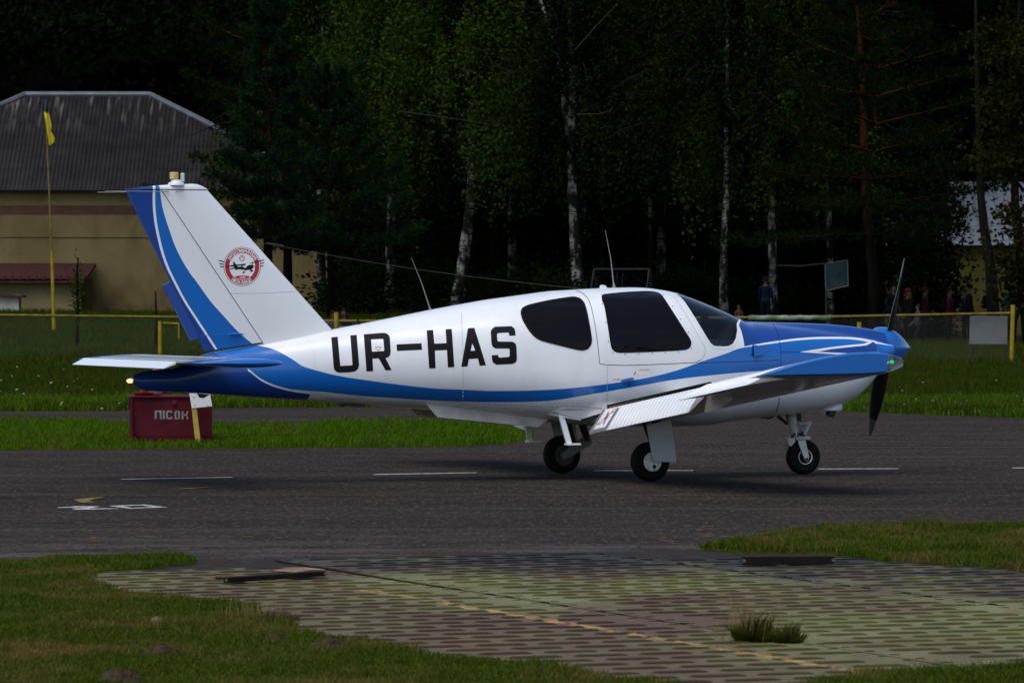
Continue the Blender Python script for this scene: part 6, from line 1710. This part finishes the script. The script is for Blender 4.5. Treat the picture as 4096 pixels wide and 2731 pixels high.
# ---- stabilator
SX0, SX1, SZ = -4.60, -3.80, L(1000, 1452, 1.7)[1]
def st_ring(w, f=1.0, x0=SX0, x1=SX1, n=12, th=.105, z=None):
    z = SZ if z is None else z
    c0 = x1 - x0
    up = [(x1 - c0 * (k / n) ** 1.6, z + f * aero((k / n) ** 1.6, th) * c0) for k in range(n + 1)]
    dn = [(x1 - c0 * (k / n) ** 1.6, z - f * aero((k / n) ** 1.6, th) * c0) for k in range(n - 1, 0, -1)]
    return [(x, -w, q) for x, q in up + dn]
b = MB(); b.loft([st_ring(w) for w in np.linspace(-1.42, 1.42, 15)]); stab = b.build('stabilator', pm('stab_paint', (0.24, 0.25, 0.26), .3, var=.1, coat=.2), plane, smooth=True)
for sg in (1, -1):
    b = MB(); b.loft([st_ring(sg * w, f, SX0 + d0, SX1 + d1) for w, f, d0, d1 in ((1.424, 1.0, 0, 0), (1.55, 1.0, 0, .01), (1.66, .95, .01, .03), (1.73, .8, .04, .05), (1.765, .5, .12, .03), (1.775, .15, .25, -.08))])
    b.build('stabilator_tip', m_mid, stab, smooth=True, label='blue rounded tip of the tailplane')
b = MB(); b.loft([[(SX0 - .002, w, SZ + .012), (SX0 - .002, w, SZ - .012), (SX0 - .115, w, SZ - .050), (SX0 - .115, w, SZ - .046)] for w in (-1.38, 1.38)])
b.build('anti_servo_tab', m_white, stab)
b = MB()
for w in np.arange(-1.36, 1.37, .055):
    for xx in (-4.45, -4.15): b.lathe([(.006, -.001), (.004, .003)], (xx, w, SZ + aero((SX1 - xx) / .8, .105) * .8), 'z', 5)
b.build('rivet_row', m_white, stab)['kind'] = 'stuff'
# ---- tail lamp, tie-down
b = MB(); tl = LP(519, 1523)
b.lathe([(.004, -.03), (.016, -.02), (.02, -.005), (.02, .02)], tl, 'x', 12); b.build('tail_lamp', m_tl, plane, smooth=True)
b = MB(); q = [LP(790, 1573, .0), LP(800, 1590), (LP(812, 1592)), LP(838, 1577)]; b.prism([p + Vector((0, .02, 0)) for p in q], (0, -.04, 0)); b.build('tie_down', m_gdirt, plane)
# ---- ventral strakes, belly fairings, steps
for w_, mm in ((.26, m_belly), (-.26, m_belly)):
    P = [LP(1700, 1612, .26), LP(1750, 1668, .26), LP(2153, 1708, .26), LP(2200, 1673, .26), LP(2200, 1640, .26), LP(1950, 1625, .26)]
    b = MB(); b.prism([Vector((p.x, -w_, p.z)) for p in P], (0, .014, 0)); b.build('ventral_strake', mm, plane)
b = MB(); q = [LP(1360, 1600, .0), LP(1360, 1617), LP(1372, 1624), LP(1445, 1627), LP(1450, 1605)]; b.prism([p + Vector((0, .08, 0)) for p in q], (0, -.16, 0)); b.build('belly_antenna', m_gdirt, plane)
for w_ in (.42, -.42):
    a_ = LP(2238, 1640, .42); c_ = LP(2266, 1775, .42)
    a_.y, c_.y = -w_, -w_ * 1.15
    b = MB(); dx = Vector((.026, 0, 0)); dy = Vector((0, .012, 0))
    b.loft([[a_ - dx - dy, a_ + dx - dy, a_ + dx + dy, a_ - dx + dy], [c_ - dx - dy, c_ + dx - dy, c_ + dx + dy, c_ - dx + dy]])
    b.bbox(-.03, .10, -.05, .05, -.012, .008, .004, Matrix.Translation(c_))
    b.build('boarding_step', m_white, plane)

# ---- wing
WX0, WX1, WCUT = -0.61, 0.69, -0.27
def wz(w): return 0.560 + (w - .7) * 0.1095           # trailing edge height
def w_surf(x, w, side, f=1.0):
    c0 = WX1 - WX0; u = min(1, max(0, (WX1 - x) / c0))
    cam_ = 0.025 * 4 * u * (1 - u) * c0
    base = wz(w) + 0.10 * (1 - u) + cam_
    return base + side * f * aero(u, 0.155) * c0
def w_ring(w, x0, x1=WX1, n=16, f=1.0):
    us = [(k / n) ** 1.7 for k in range(n + 1)]
    X = [x1 + (x0 - x1) * u for u in us]
    return [Vector((x, -w, w_surf(x, w, 1, f))) for x in X] + [Vector((x, -w, w_surf(x, w, -1, f))) for x in reversed(X[1:])]
def flip(pts, sg): return [Vector((p[0], p[1] * sg, p[2])) for p in pts]
m_wing = pm('wing_paint', (0.74, 0.75, 0.76), 0.22, var=.08, scale=3, coat=.4)
for sg in (1, -1):
    b = MB(); b.loft([flip(w_ring(w, WCUT), sg) for w in np.linspace(.3, 4.62, 20)])
    wing = b.build('wing', m_wing, plane, smooth=True)
    b = MB()                               # glass-fibre tip, with the lamp bay cut off at the nose
    T_ = ((4.625, 1.0), (4.72, 1.0), (4.80, .985), (4.86, .94), (4.885, .88), (4.895, .78))
    XL = .535
    def tipr(w, f, xa, xb, n=16):
        us = [(k / n) ** 1.5 for k in range(n + 1)]; X = [xb + (xa - xb) * u for u in us]
        zc = lambda x: w_surf(x, w, 1) * .40 + w_surf(x, w, -1) * .60
        return [Vector((x, -w, zc(x) + (w_surf(x, w, 1) - zc(x)) * f)) for x in X] + [Vector((x, -w, zc(x) + (w_surf(x, w, -1) - zc(x)) * f)) for x in reversed(X[1:])]
    b.loft([flip(tipr(w, f, WX0 - .03 + (1 - f) * .05, XL), sg) for w, f in T_])
    tip = b.build('wing_tip', m_mid, wing, smooth=True)
    b = MB(); b.loft([flip(tipr(w, f, XL, WX1 - (1 - f) * .10), sg) for w, f in T_]); b.build('lamp_lens', m_lens, wing, smooth=True)
    b = MB(); b.box(.48, XL + .004, sg * -4.85, sg * -4.63, wz(4.8) + .06, wz(4.8) + .2); b.build('lamp_bay', m_mid, wing)
    c0 = Vector((.60, sg * -4.80, wz(4.8) + .115))
    b = MB(); b.lathe([(.003, -.02), (.012, -.014), (.016, 0), (.012, .014), (.003, .02)], c0 + Vector((.012, 0, 0)), 'x', 12); b.build('position_lamp', m_gl if sg > 0 else m_red, wing, smooth=True)
    b = MB(); b.lathe([(.003, -.014), (.013, -.008), (.013, .008), (.003, .014)], c0 + Vector((-.04, -.005 * sg, -.004)), 'x', 12); b.build('strobe_lamp', m_am, wing, smooth=True)
    # aileron: skin with chordwise beads
    def beaded(wa, wb, pitch, upper, amp, nx=6, per=6):
        ws = list(np.arange(wa, wb, pitch / per)) + [wb]
        V, T = [], []
        for i, w in enumerate(ws):
            ph = math.sin(2 * math.pi * i / per)
            for k in range(nx + 1):
                u = k / nx; p, n_ = upper(w, u)
                V.append(p + n_ * amp * max(0, ph) * (1 if 0 < k < nx else 0))
        for i in range(len(ws) - 1):
            for k in range(nx): T.append((i * (nx + 1) + k, i * (nx + 1) + k + 1, (i + 1) * (nx + 1) + k + 1, (i + 1) * (nx + 1) + k))
        return V, T
    AX0 = WX0 - .015
    def a_up(w, u, s_=1):
        x = WCUT - .012 + (AX0 - WCUT + .012) * u; z = w_surf(x, w, s_) - .05 * u
        return Vector((x, -w, z)), Vector((0, 0, s_))
    b = MB()
    V, T = beaded(3.10, 4.60, .085, a_up, .014); b.add(flip(V, sg), T)
    V, T = beaded(3.10, 4.60, .06, lambda w, u: a_up(w, u, -1), .004); b.add(flip(V, sg), T)
    for w in (3.10, 4.60): b.add(flip([a_up(w, 0)[0], a_up(w, 1)[0], a_up(w, 1, -1)[0], a_up(w, 0, -1)[0]], sg), [(0, 1, 2, 3)])
    ail = b.build('aileron', m_white, wing, smooth=True)
    # flap, lowered
    FA = RAD(50); FC = .295
    def f_up(w, u, s_=1):
        nose = Vector((WCUT - .005 - .02, -w, w_surf(WCUT, w, -1) + .082))
        d = Vector((-math.cos(FA), 0, -math.sin(FA))); n_ = Vector((-math.sin(FA), 0, math.cos(FA)))
        th = .034 * (1 - u) ** .7 * min(1, (u + .02) * 8) + .0025
        return nose + d * FC * u + n_ * th * s_, n_ * s_
    b = MB()
    V, T = beaded(.80, 3.04, .087, f_up, .008); b.add(flip(V, sg), T)
    V, T = beaded(.80, 3.04, .087, lambda w, u: f_up(w, u, -1), .003); b.add(flip(V, sg), T)
    for w in (.80, 3.04): b.add(flip([f_up(w, k / 6)[0] for k in range(7)] + [f_up(w, k / 6, -1)[0] for k in range(6, -1, -1)], sg), [tuple(range(14))])
    flap = b.build('flap', m_white, wing, smooth=True)
    # grey reinforcement, red no-step mark at the inboard end
    def fq(w0, w1, u0, u1, e=.011): return flip([f_up(w, u)[0] + f_up(w, u)[1] * e for w, u in ((w0, u0), (w1, u0), (w1, u1), (w0, u1))], sg)
    b = MB()
    for q in ((.805, .845, .12, .985), (1.16, 1.20, .2, .90), (.85, 1.20, .90, .985)): b.add(fq(*q), [(0, 1, 2, 3)])
    b.build('flap_reinforcement', m_bare, flap)
    b = MB()
    def fl(wa, ua, wb, ub, t_=.012):
        P_ = [f_up(wa, ua)[0], f_up(wb, ub)[0]]; n_ = f_up(1, .5)[1]; d = (P_[1] - P_[0]).normalized(); e = d.cross(n_) * t_
        b.add(flip([P_[0] - e + n_ * .012, P_[0] + e + n_ * .012, P_[1] + e + n_ * .012, P_[1] - e + n_ * .012], sg), [(0, 1, 2, 3)])
    fl(.90, .74, 1.14, .22, .006); fl(1.05, .74, 1.00, .30, .009)
    for k in range(4): fl(.88 + k * .09, .14, .93 + k * .09, .14, .004)
    b.build('no_step_mark', m_red, flap)
    # flap bracket, walkway, root fillet, cove gap
    b = MB(); q = [(-.30, 0, w_surf(WCUT, 3.0, -1) + .03), (-.10, 0, w_surf(-.1, 3., -1) + .01), (-.05, 0, w_surf(-.05, 3., -1) - .02), (-.16, 0, w_surf(-.1, 3., -1) - .10), (-.32, 0, w_surf(-.1, 3., -1) - .14)]
    b.prism(flip([Vector((p[0], -3.00, p[2])) for p in q], sg), (0, -.02 * sg, 0)); b.build('flap_bracket', m_gear, wing)
    b = MB(); V = []; nx = 10
    for i, w in enumerate(np.linspace(.62, 1.25, 6)):
        for k in range(nx + 1):
            x = WCUT + .005 + (.35 - WCUT) * k / nx; V.append(Vector((x, -w, w_surf(x, w, 1) + .003)))
    b.add(flip(V, sg), [(i * (nx + 1) + k, (i + 1) * (nx + 1) + k, (i + 1) * (nx + 1) + k + 1, i * (nx + 1) + k + 1) for i in range(5) for k in range(nx)])
    b.build('walkway', pm('walkway_grit', (0.012, 0.012, 0.012), .95, bmp=.3, bscale=200), wing)
    b = MB(); b.add(flip([Vector((WCUT - .0015, -w, w_surf(WCUT, w, s_) - .004 * s_)) for s_ in (1, -1) for w in (.7, 3.05)], sg), [(0, 1, 3, 2)])
    b.build('flap_cove', m_dline, wing)
    # root fairing running aft to a point
    b = MB()
    tipf = hit(2322, 1660, None, .05); O_ = [hit(2192, 1655, None, .006), hit(2215, 1640, None, .007), hit(2260, 1630, None, .008), hit(2430, 1633, None, .01), hit(2480, 1632, None, .012), LP(2440, 1646, .70), LP(2326, 1682, -tipf.y), LP(2255, 1670, -hit(2255, 1650).y + .012)]
    b.loft([flip(O_, sg), flip([Vector((p.x * .98 + .02, p.y * .55, p.z + .01)) for p in O_], sg)]); b.build('wing_root_fairing', m_white, wing)
    b = MB(); b.tube(flip([LP(2324, 1680, .69), LP(2390, 1660, .73), LP(2440, 1644, .76), Vector((-.29, -.76, w_surf(WCUT, .76, 1) + .006)), Vector((-.283, -3.06, w_surf(WCUT, 3.06, 1) + .002))], sg), .010, 6)
    b.build('wing_trailing_seal', m_dline, wing)
# ---- landing gear
def wheel(c0, r, wd, parent, hubside, hub_r, m_h, disc=True):
    tyre = MB(); h = wd / 2
    tyre.lathe([(r * .55, -h * .8), (r * .72, -h), (r * .9, -h * .86), (r * .985, -h * .5), (r, 0), (r * .985, h * .5), (r * .9, h * .86), (r * .72, h), (r * .55, h * .8), (r * .5, 0)], c0, 'y', 40)
    t_ = tyre.build('tyre', m_rub, parent, smooth='all')
    b = MB()
    if disc:
        b.lathe([(hub_r, h * .55 * -hubside), (hub_r, h * .93 * -hubside), (hub_r * .93, h * 1.0 * -hubside)], c0, 'y', 32)
        hb = b.build('hub_cover', m_h, parent, smooth=True)
        b = MB(); b.lathe([(.018, h * .9 * -hubside), (.018, h * 1.03 * -hubside)], Vector(c0) + Vector((.012, 0, -.045)), 'y', 14); b.build('valve_hole', m_dline, hb)
        b = MB()
        for a in (40, 160, 280): b.lathe([(.006, h * .9 * -hubside), (.006, h * 1.04 * -hubside)], Vector(c0) + Vector((math.cos(RAD(a)) * hub_r * .85, 0, math.sin(RAD(a)) * hub_r * .85)), 'y', 8)
        b.build('hub_screw', m_dline, hb)
    else:
        b.lathe([(hub_r * .62, h * .5 * -hubside), (hub_r * .7, h * .75 * -hubside), (hub_r * .88, h * .8 * -hubside), (hub_r, h * .95 * -hubside), (hub_r * 1.04, h * .7 * -hubside)], c0, 'y', 32)
        b.build('rim', m_h, parent, smooth=True)
        b = MB(); b.lathe([(hub_r * .6, h * .45 * -hubside), (hub_r * .25, h * .7 * -hubside), (hub_r * .2, h * .9 * -hubside)], c0, 'y', 20); b.build('hub', m_gdirt, parent)
m_leg = pm('gear_leg_paint', (0.22, 0.225, 0.22), 0.5, var=.3, scale=12)
for sg in (1, -1):
    g_ = empty('main_gear'); g_.parent = plane
    c0 = Vector((0.0, -1.06 * sg, .178))
    wheel(c0, .180, .145, g_, sg, .088, m_hub)
    # inner wheel side with brake disc
    b = MB(); b.lathe([(.10, .074 * sg), (.10, .055 * sg), (.05, .05 * sg)], c0, 'y', 24); b.build('brake_disc', m_gdirt, g_)
    piv = Vector((.215, -.93 * sg, .315)); ax = Vector((0.0, -.965 * sg, .178))
    b = MB(); dy = Vector((0, .016, 0)); d = (ax - piv).normalized(); n_ = Vector((-d.z, 0, d.x))
    ring = lambda p, h: [p + n_ * h - dy, p + n_ * h + dy, p - n_ * h + dy, p - n_ * h - dy]
    b.loft([ring(piv - d * .03, .02), ring(piv, .05), ring(piv + d * .12, .045), ring(ax - d * .02, .036), ring(ax + d * .04, .028)])
    b.tube([ax + Vector((0, .05 * sg, 0)), ax - Vector((0, .10 * sg, 0))], .02, 10)
    b.build('trailing_link', m_leg, g_)
    top = Vector((.10, -.90 * sg, w_surf(.1, .9, -1) + .03))
    b = MB(); b.tube([top, top + (piv - top) * .5, piv], [.045, .042, .035], 12); b.tube([top + Vector((-.12, 0, 0)), piv + (ax - piv) * .55 + Vector((0, 0, .02))], .022, 10)
    b.tube([top + Vector((.02, .03 * sg, -.1)), piv + Vector((-.02, .03 * sg, 0)), (piv + ax) / 2 + Vector((.02, .03 * sg, .07))], .006, 6)
    b.build('gear_strut', m_gdirt, g_)
    D_P = [LP(2588, 1700, 1.17), LP(2686, 1680, 1.17), LP(2707, 1838, 1.17), LP(2705, 1848, 1.17), LP(2617, 1845, 1.17), LP(2613, 1836, 1.17)]
    b = MB(); b.prism(flip([Vector((p.x, -1.15 - .02 * 0, p.z)) for p in D_P], sg), (0, -.012 * sg, 0)); b.build('gear_door', m_door, g_)
g_ = empty('nose_gear'); g_.parent = plane
c0 = Vector((*[L(3212, 1832)[0]], 0, .165)); c0 = Vector((L(3212, 1832)[0], 0, .165))
wheel(c0, .166, .13, g_, 1, .070, m_hub, False)
def gq(px, py, w): return LP(px, py, w)
axl = LP(3226, 1836, .085)
b = MB()
for w_ in (.085, -.085):
    P_ = [(3190, 1752), (3220, 1744), (3236, 1826), (3236, 1838), (3230, 1846), (3222, 1842), (3216, 1828), (3196, 1776)]
    P_ = [LP(a, c_, .085) for a, c_ in P_]
    b.prism([Vector((p.x, -w_, p.z)) for p in P_], (0, .012 * (1 if w_ > 0 else -1), 0))
ft = LP(3195, 1752)
b.bbox(-.07, .08, -.10, .10, -.015, .02, .01, Matrix.Translation(ft))
fork = b.build('fork', m_gear, g_)
b = MB(); b.tube([axl + Vector((0, -.02, 0)), axl + Vector((0, .19, 0))], .014, 10); b.build('axle', m_gdirt, g_)
b = MB(); b.prism([LP(3152, 1752, .07), LP(3180, 1752, .07), LP(3182, 1765, .07), LP(3165, 1785, .07), LP(3156, 1780, .07)], (0, .14, 0)); b.build('mud_guard', m_gear, g_)
b = MB(); t0, t1, t2, t3 = LP(3162, 1640), LP(3169, 1697), LP(3178, 1728), LP(3184, 1752)
b.tube([t0, t1], [.058, .048], 16); b.tube([t1, t1 + Vector((0, 0, -.012))], [.056, .056], 16); b.tube([t1, t2], [.040, .036], 16); b.build('leg', m_gear, g_, smooth=True)
b = MB(); b.tube([t2, t3], .026, 14); b.build('oleo', m_chrome, g_, smooth=True)
b = MB(); A1, A2, A3 = LP(3190, 1697, .03), LP(3236, 1690, .03), LP(3214, 1738, .03)
for y_ in (-.02, .05):
    o_ = Vector((0, y_, 0)); b.tube([A1 + o_, A2 + o_], .014, 8); b.tube([A2 + o_, A3 + o_], [.014, .020], 8)
b.tube([A2 + Vector((0, -.03, 0)), A2 + Vector((0, .06, 0))], .016, 8); b.build('torque_link', m_gear, g_)
b = MB(); b.tube([LP(3112, 1664), LP(3145, 1692), LP(3160, 1690)], .016, 8); b.tube([LP(3190, 1655, .03), LP(3193, 1683, .03)], .014, 8); b.tube([LP(3200, 1655, -.03), LP(3201, 1685, -.03)], .012, 8)
b.tube([LP(3200, 1733, .02), LP(3218, 1736, .02)], .022, 8); b.tube([LP(3168, 1752), LP(3196, 1744)], .03, 8)
b.build('gear_linkage', m_gdirt, g_)
b = MB(); P_ = [LP(3057, 1660, .06), LP(3062, 1672, .06), LP(3080, 1676, .06), LP(3098, 1670, .06), LP(3110, 1650, .06), LP(3104, 1638, .06)]
b.prism([p + Vector((0, .02, 0)) for p in P_], (0, .16, 0)); b.build('cowl_flap', m_gdirt, plane)
# exhaust scoop
b = MB(); A1 = LP(3366, 1612, .22); A2 = LP(3279, 1640, .22)
def er(c_, rx, ry, n=18): return [c_ + Vector((rx * math.cos(2 * math.pi * k / n), ry * math.sin(2 * math.pi * k / n), 0)) for k in range(n)]
cen = LP(3322, 1642, .20); cen0 = LP(3338, 1590, .20)
b.loft([er(cen0, .08, .07), er(LP(3334, 1617, .2), .085, .08), er(LP(3328, 1630, .2), .105, .085), er(cen + Vector((0, 0, .01)), .112, .09), er(cen, .105, .083)], cap=False)
b.build('exhaust_scoop', m_white, fus, smooth=True)
b = MB(); b.tube([LP(3335, 1625, .2), LP(3318, 1662, .2)], .042, 16); b.build('exhaust_pipe', m_gdirt, fus, smooth=True)
b = MB(); b.loft([er(cen + Vector((0, 0, .006)), .106, .084), er(cen + Vector((0, 0, .012)), .10, .08)]); b.build('scoop_hollow', m_dline, fus)
seam('cowl_joint', [[(3117, 1590), (3115, 1615), (3106, 1648)]], 3, m_dline, fus)
# ---- spinner and propeller
hubc = Vector((L(3509, 1400)[0], 0, L(3641, 1391)[1]))
b = MB(); xl = 3.14 - hubc.x
pr = [(.165, -.01), (.20, .005), (.20, .06)] + [(.20 * (1 - u ** 1.75), .06 + (xl - .06) * u) for u in (.1, .2, .3, .4, .5, .6, .7, .8, .9, .96, 1.0)]
pr[-1] = (.003, xl)
b.lathe(pr, hubc, 'x', 40); spn = b.build('spinner', m_mid, plane, smooth=True)
prop = empty('propeller'); prop.parent = plane
hub = hubc + Vector((.10, 0, 0))
tipd = (LP(3585, 1020, .0) - hub); tipd.x = 0
ang0 = math.atan2(-tipd.y, tipd.z)
tw = LP(3588, 1018, .12)
ang = math.atan2(-(tw.y - hub.y) if False else 0, 1) * 0 + RAD(24)
for k in (0, 1):
    rings = []; rings2 = []
    for i in range(15):
        r_ = .10 + (.92 - .10) * i / 14; u = i / 14
        ch = .030 + .045 * math.sin(math.pi * min(1, u * 1.05 + .08)) ** .8 if u < .97 else .04
        if u > .9: ch *= 1 - ((u - .9) / .1) ** 2 * .7
        bt = RAD(58 - 38 * u)
        th = .022 * (1 - u) + .004
        ring = []
        for q in range(12):
            a = 2 * math.pi * q / 12; cx_, ty_ = math.cos(a) * ch, math.sin(a) * th
            # chord direction mixes rotation plane (y) and axis (x)
            ring.append(Vector((cx_ * math.sin(bt) * .9 + ty_ * math.cos(bt), cx_ * math.cos(bt) - ty_ * math.sin(bt), r_)))
        rings.append(ring)
    Mx = Matrix.Translation(hub) @ Matrix.Rotation(ang + math.pi * k, 4, 'X')
    b = MB(); b.loft([[Mx @ p for p in r] for r in rings[:12]]); bl = b.build('blade', m_prop, prop, smooth=True)
    b = MB(); b.loft([[Mx @ p for p in r] for r in rings[11:]]); b.build('blade_tip', m_proptip, bl, smooth=True)
# ---- roof aerials
m_aer = pm('aerial_grey', (.26, .26, .25), .6)
b = MB(); a0 = LP(1722, 1240); a1 = LP(1645, 1030); b.tube([a0, a0 + (a1 - a0) * .06, a0 + (a1 - a0) * .5 + Vector((.01, 0, 0)), a1], [.014, .006, .004, .002], 6); b.build('whip_aerial', m_aer, plane)
b = MB(); a0 = LP(2457, 1150); a1 = LP(2421, 920); b.tube([a0, a0 + (a1 - a0) * .10, a0 + (a1 - a0) * .5 + Vector((.01, 0, 0)), a1], [.016, .006, .004, .002], 6); b.build('whip_aerial', m_aer, plane)
b = MB(); b.prism([LP(2398, 1156) + Vector((0, .012, 0)), LP(2402, 1142) + Vector((0, .012, 0)), LP(2408, 1139) + Vector((0, .012, 0)), LP(2420, 1142) + Vector((0, .012, 0)), LP(2429, 1154) + Vector((0, .012, 0))], (0, -.024, 0)); b.build('roof_antenna', m_white, plane)
b = MB(); b.prism([LP(1430, 1302) + Vector((0, .008, 0)), LP(1428, 1272) + Vector((0, .008, 0)), LP(1431, 1272) + Vector((0, .008, 0)), LP(1442, 1298) + Vector((0, .008, 0))], (0, -.016, 0)); b.build('blade_antenna', m_black, plane)
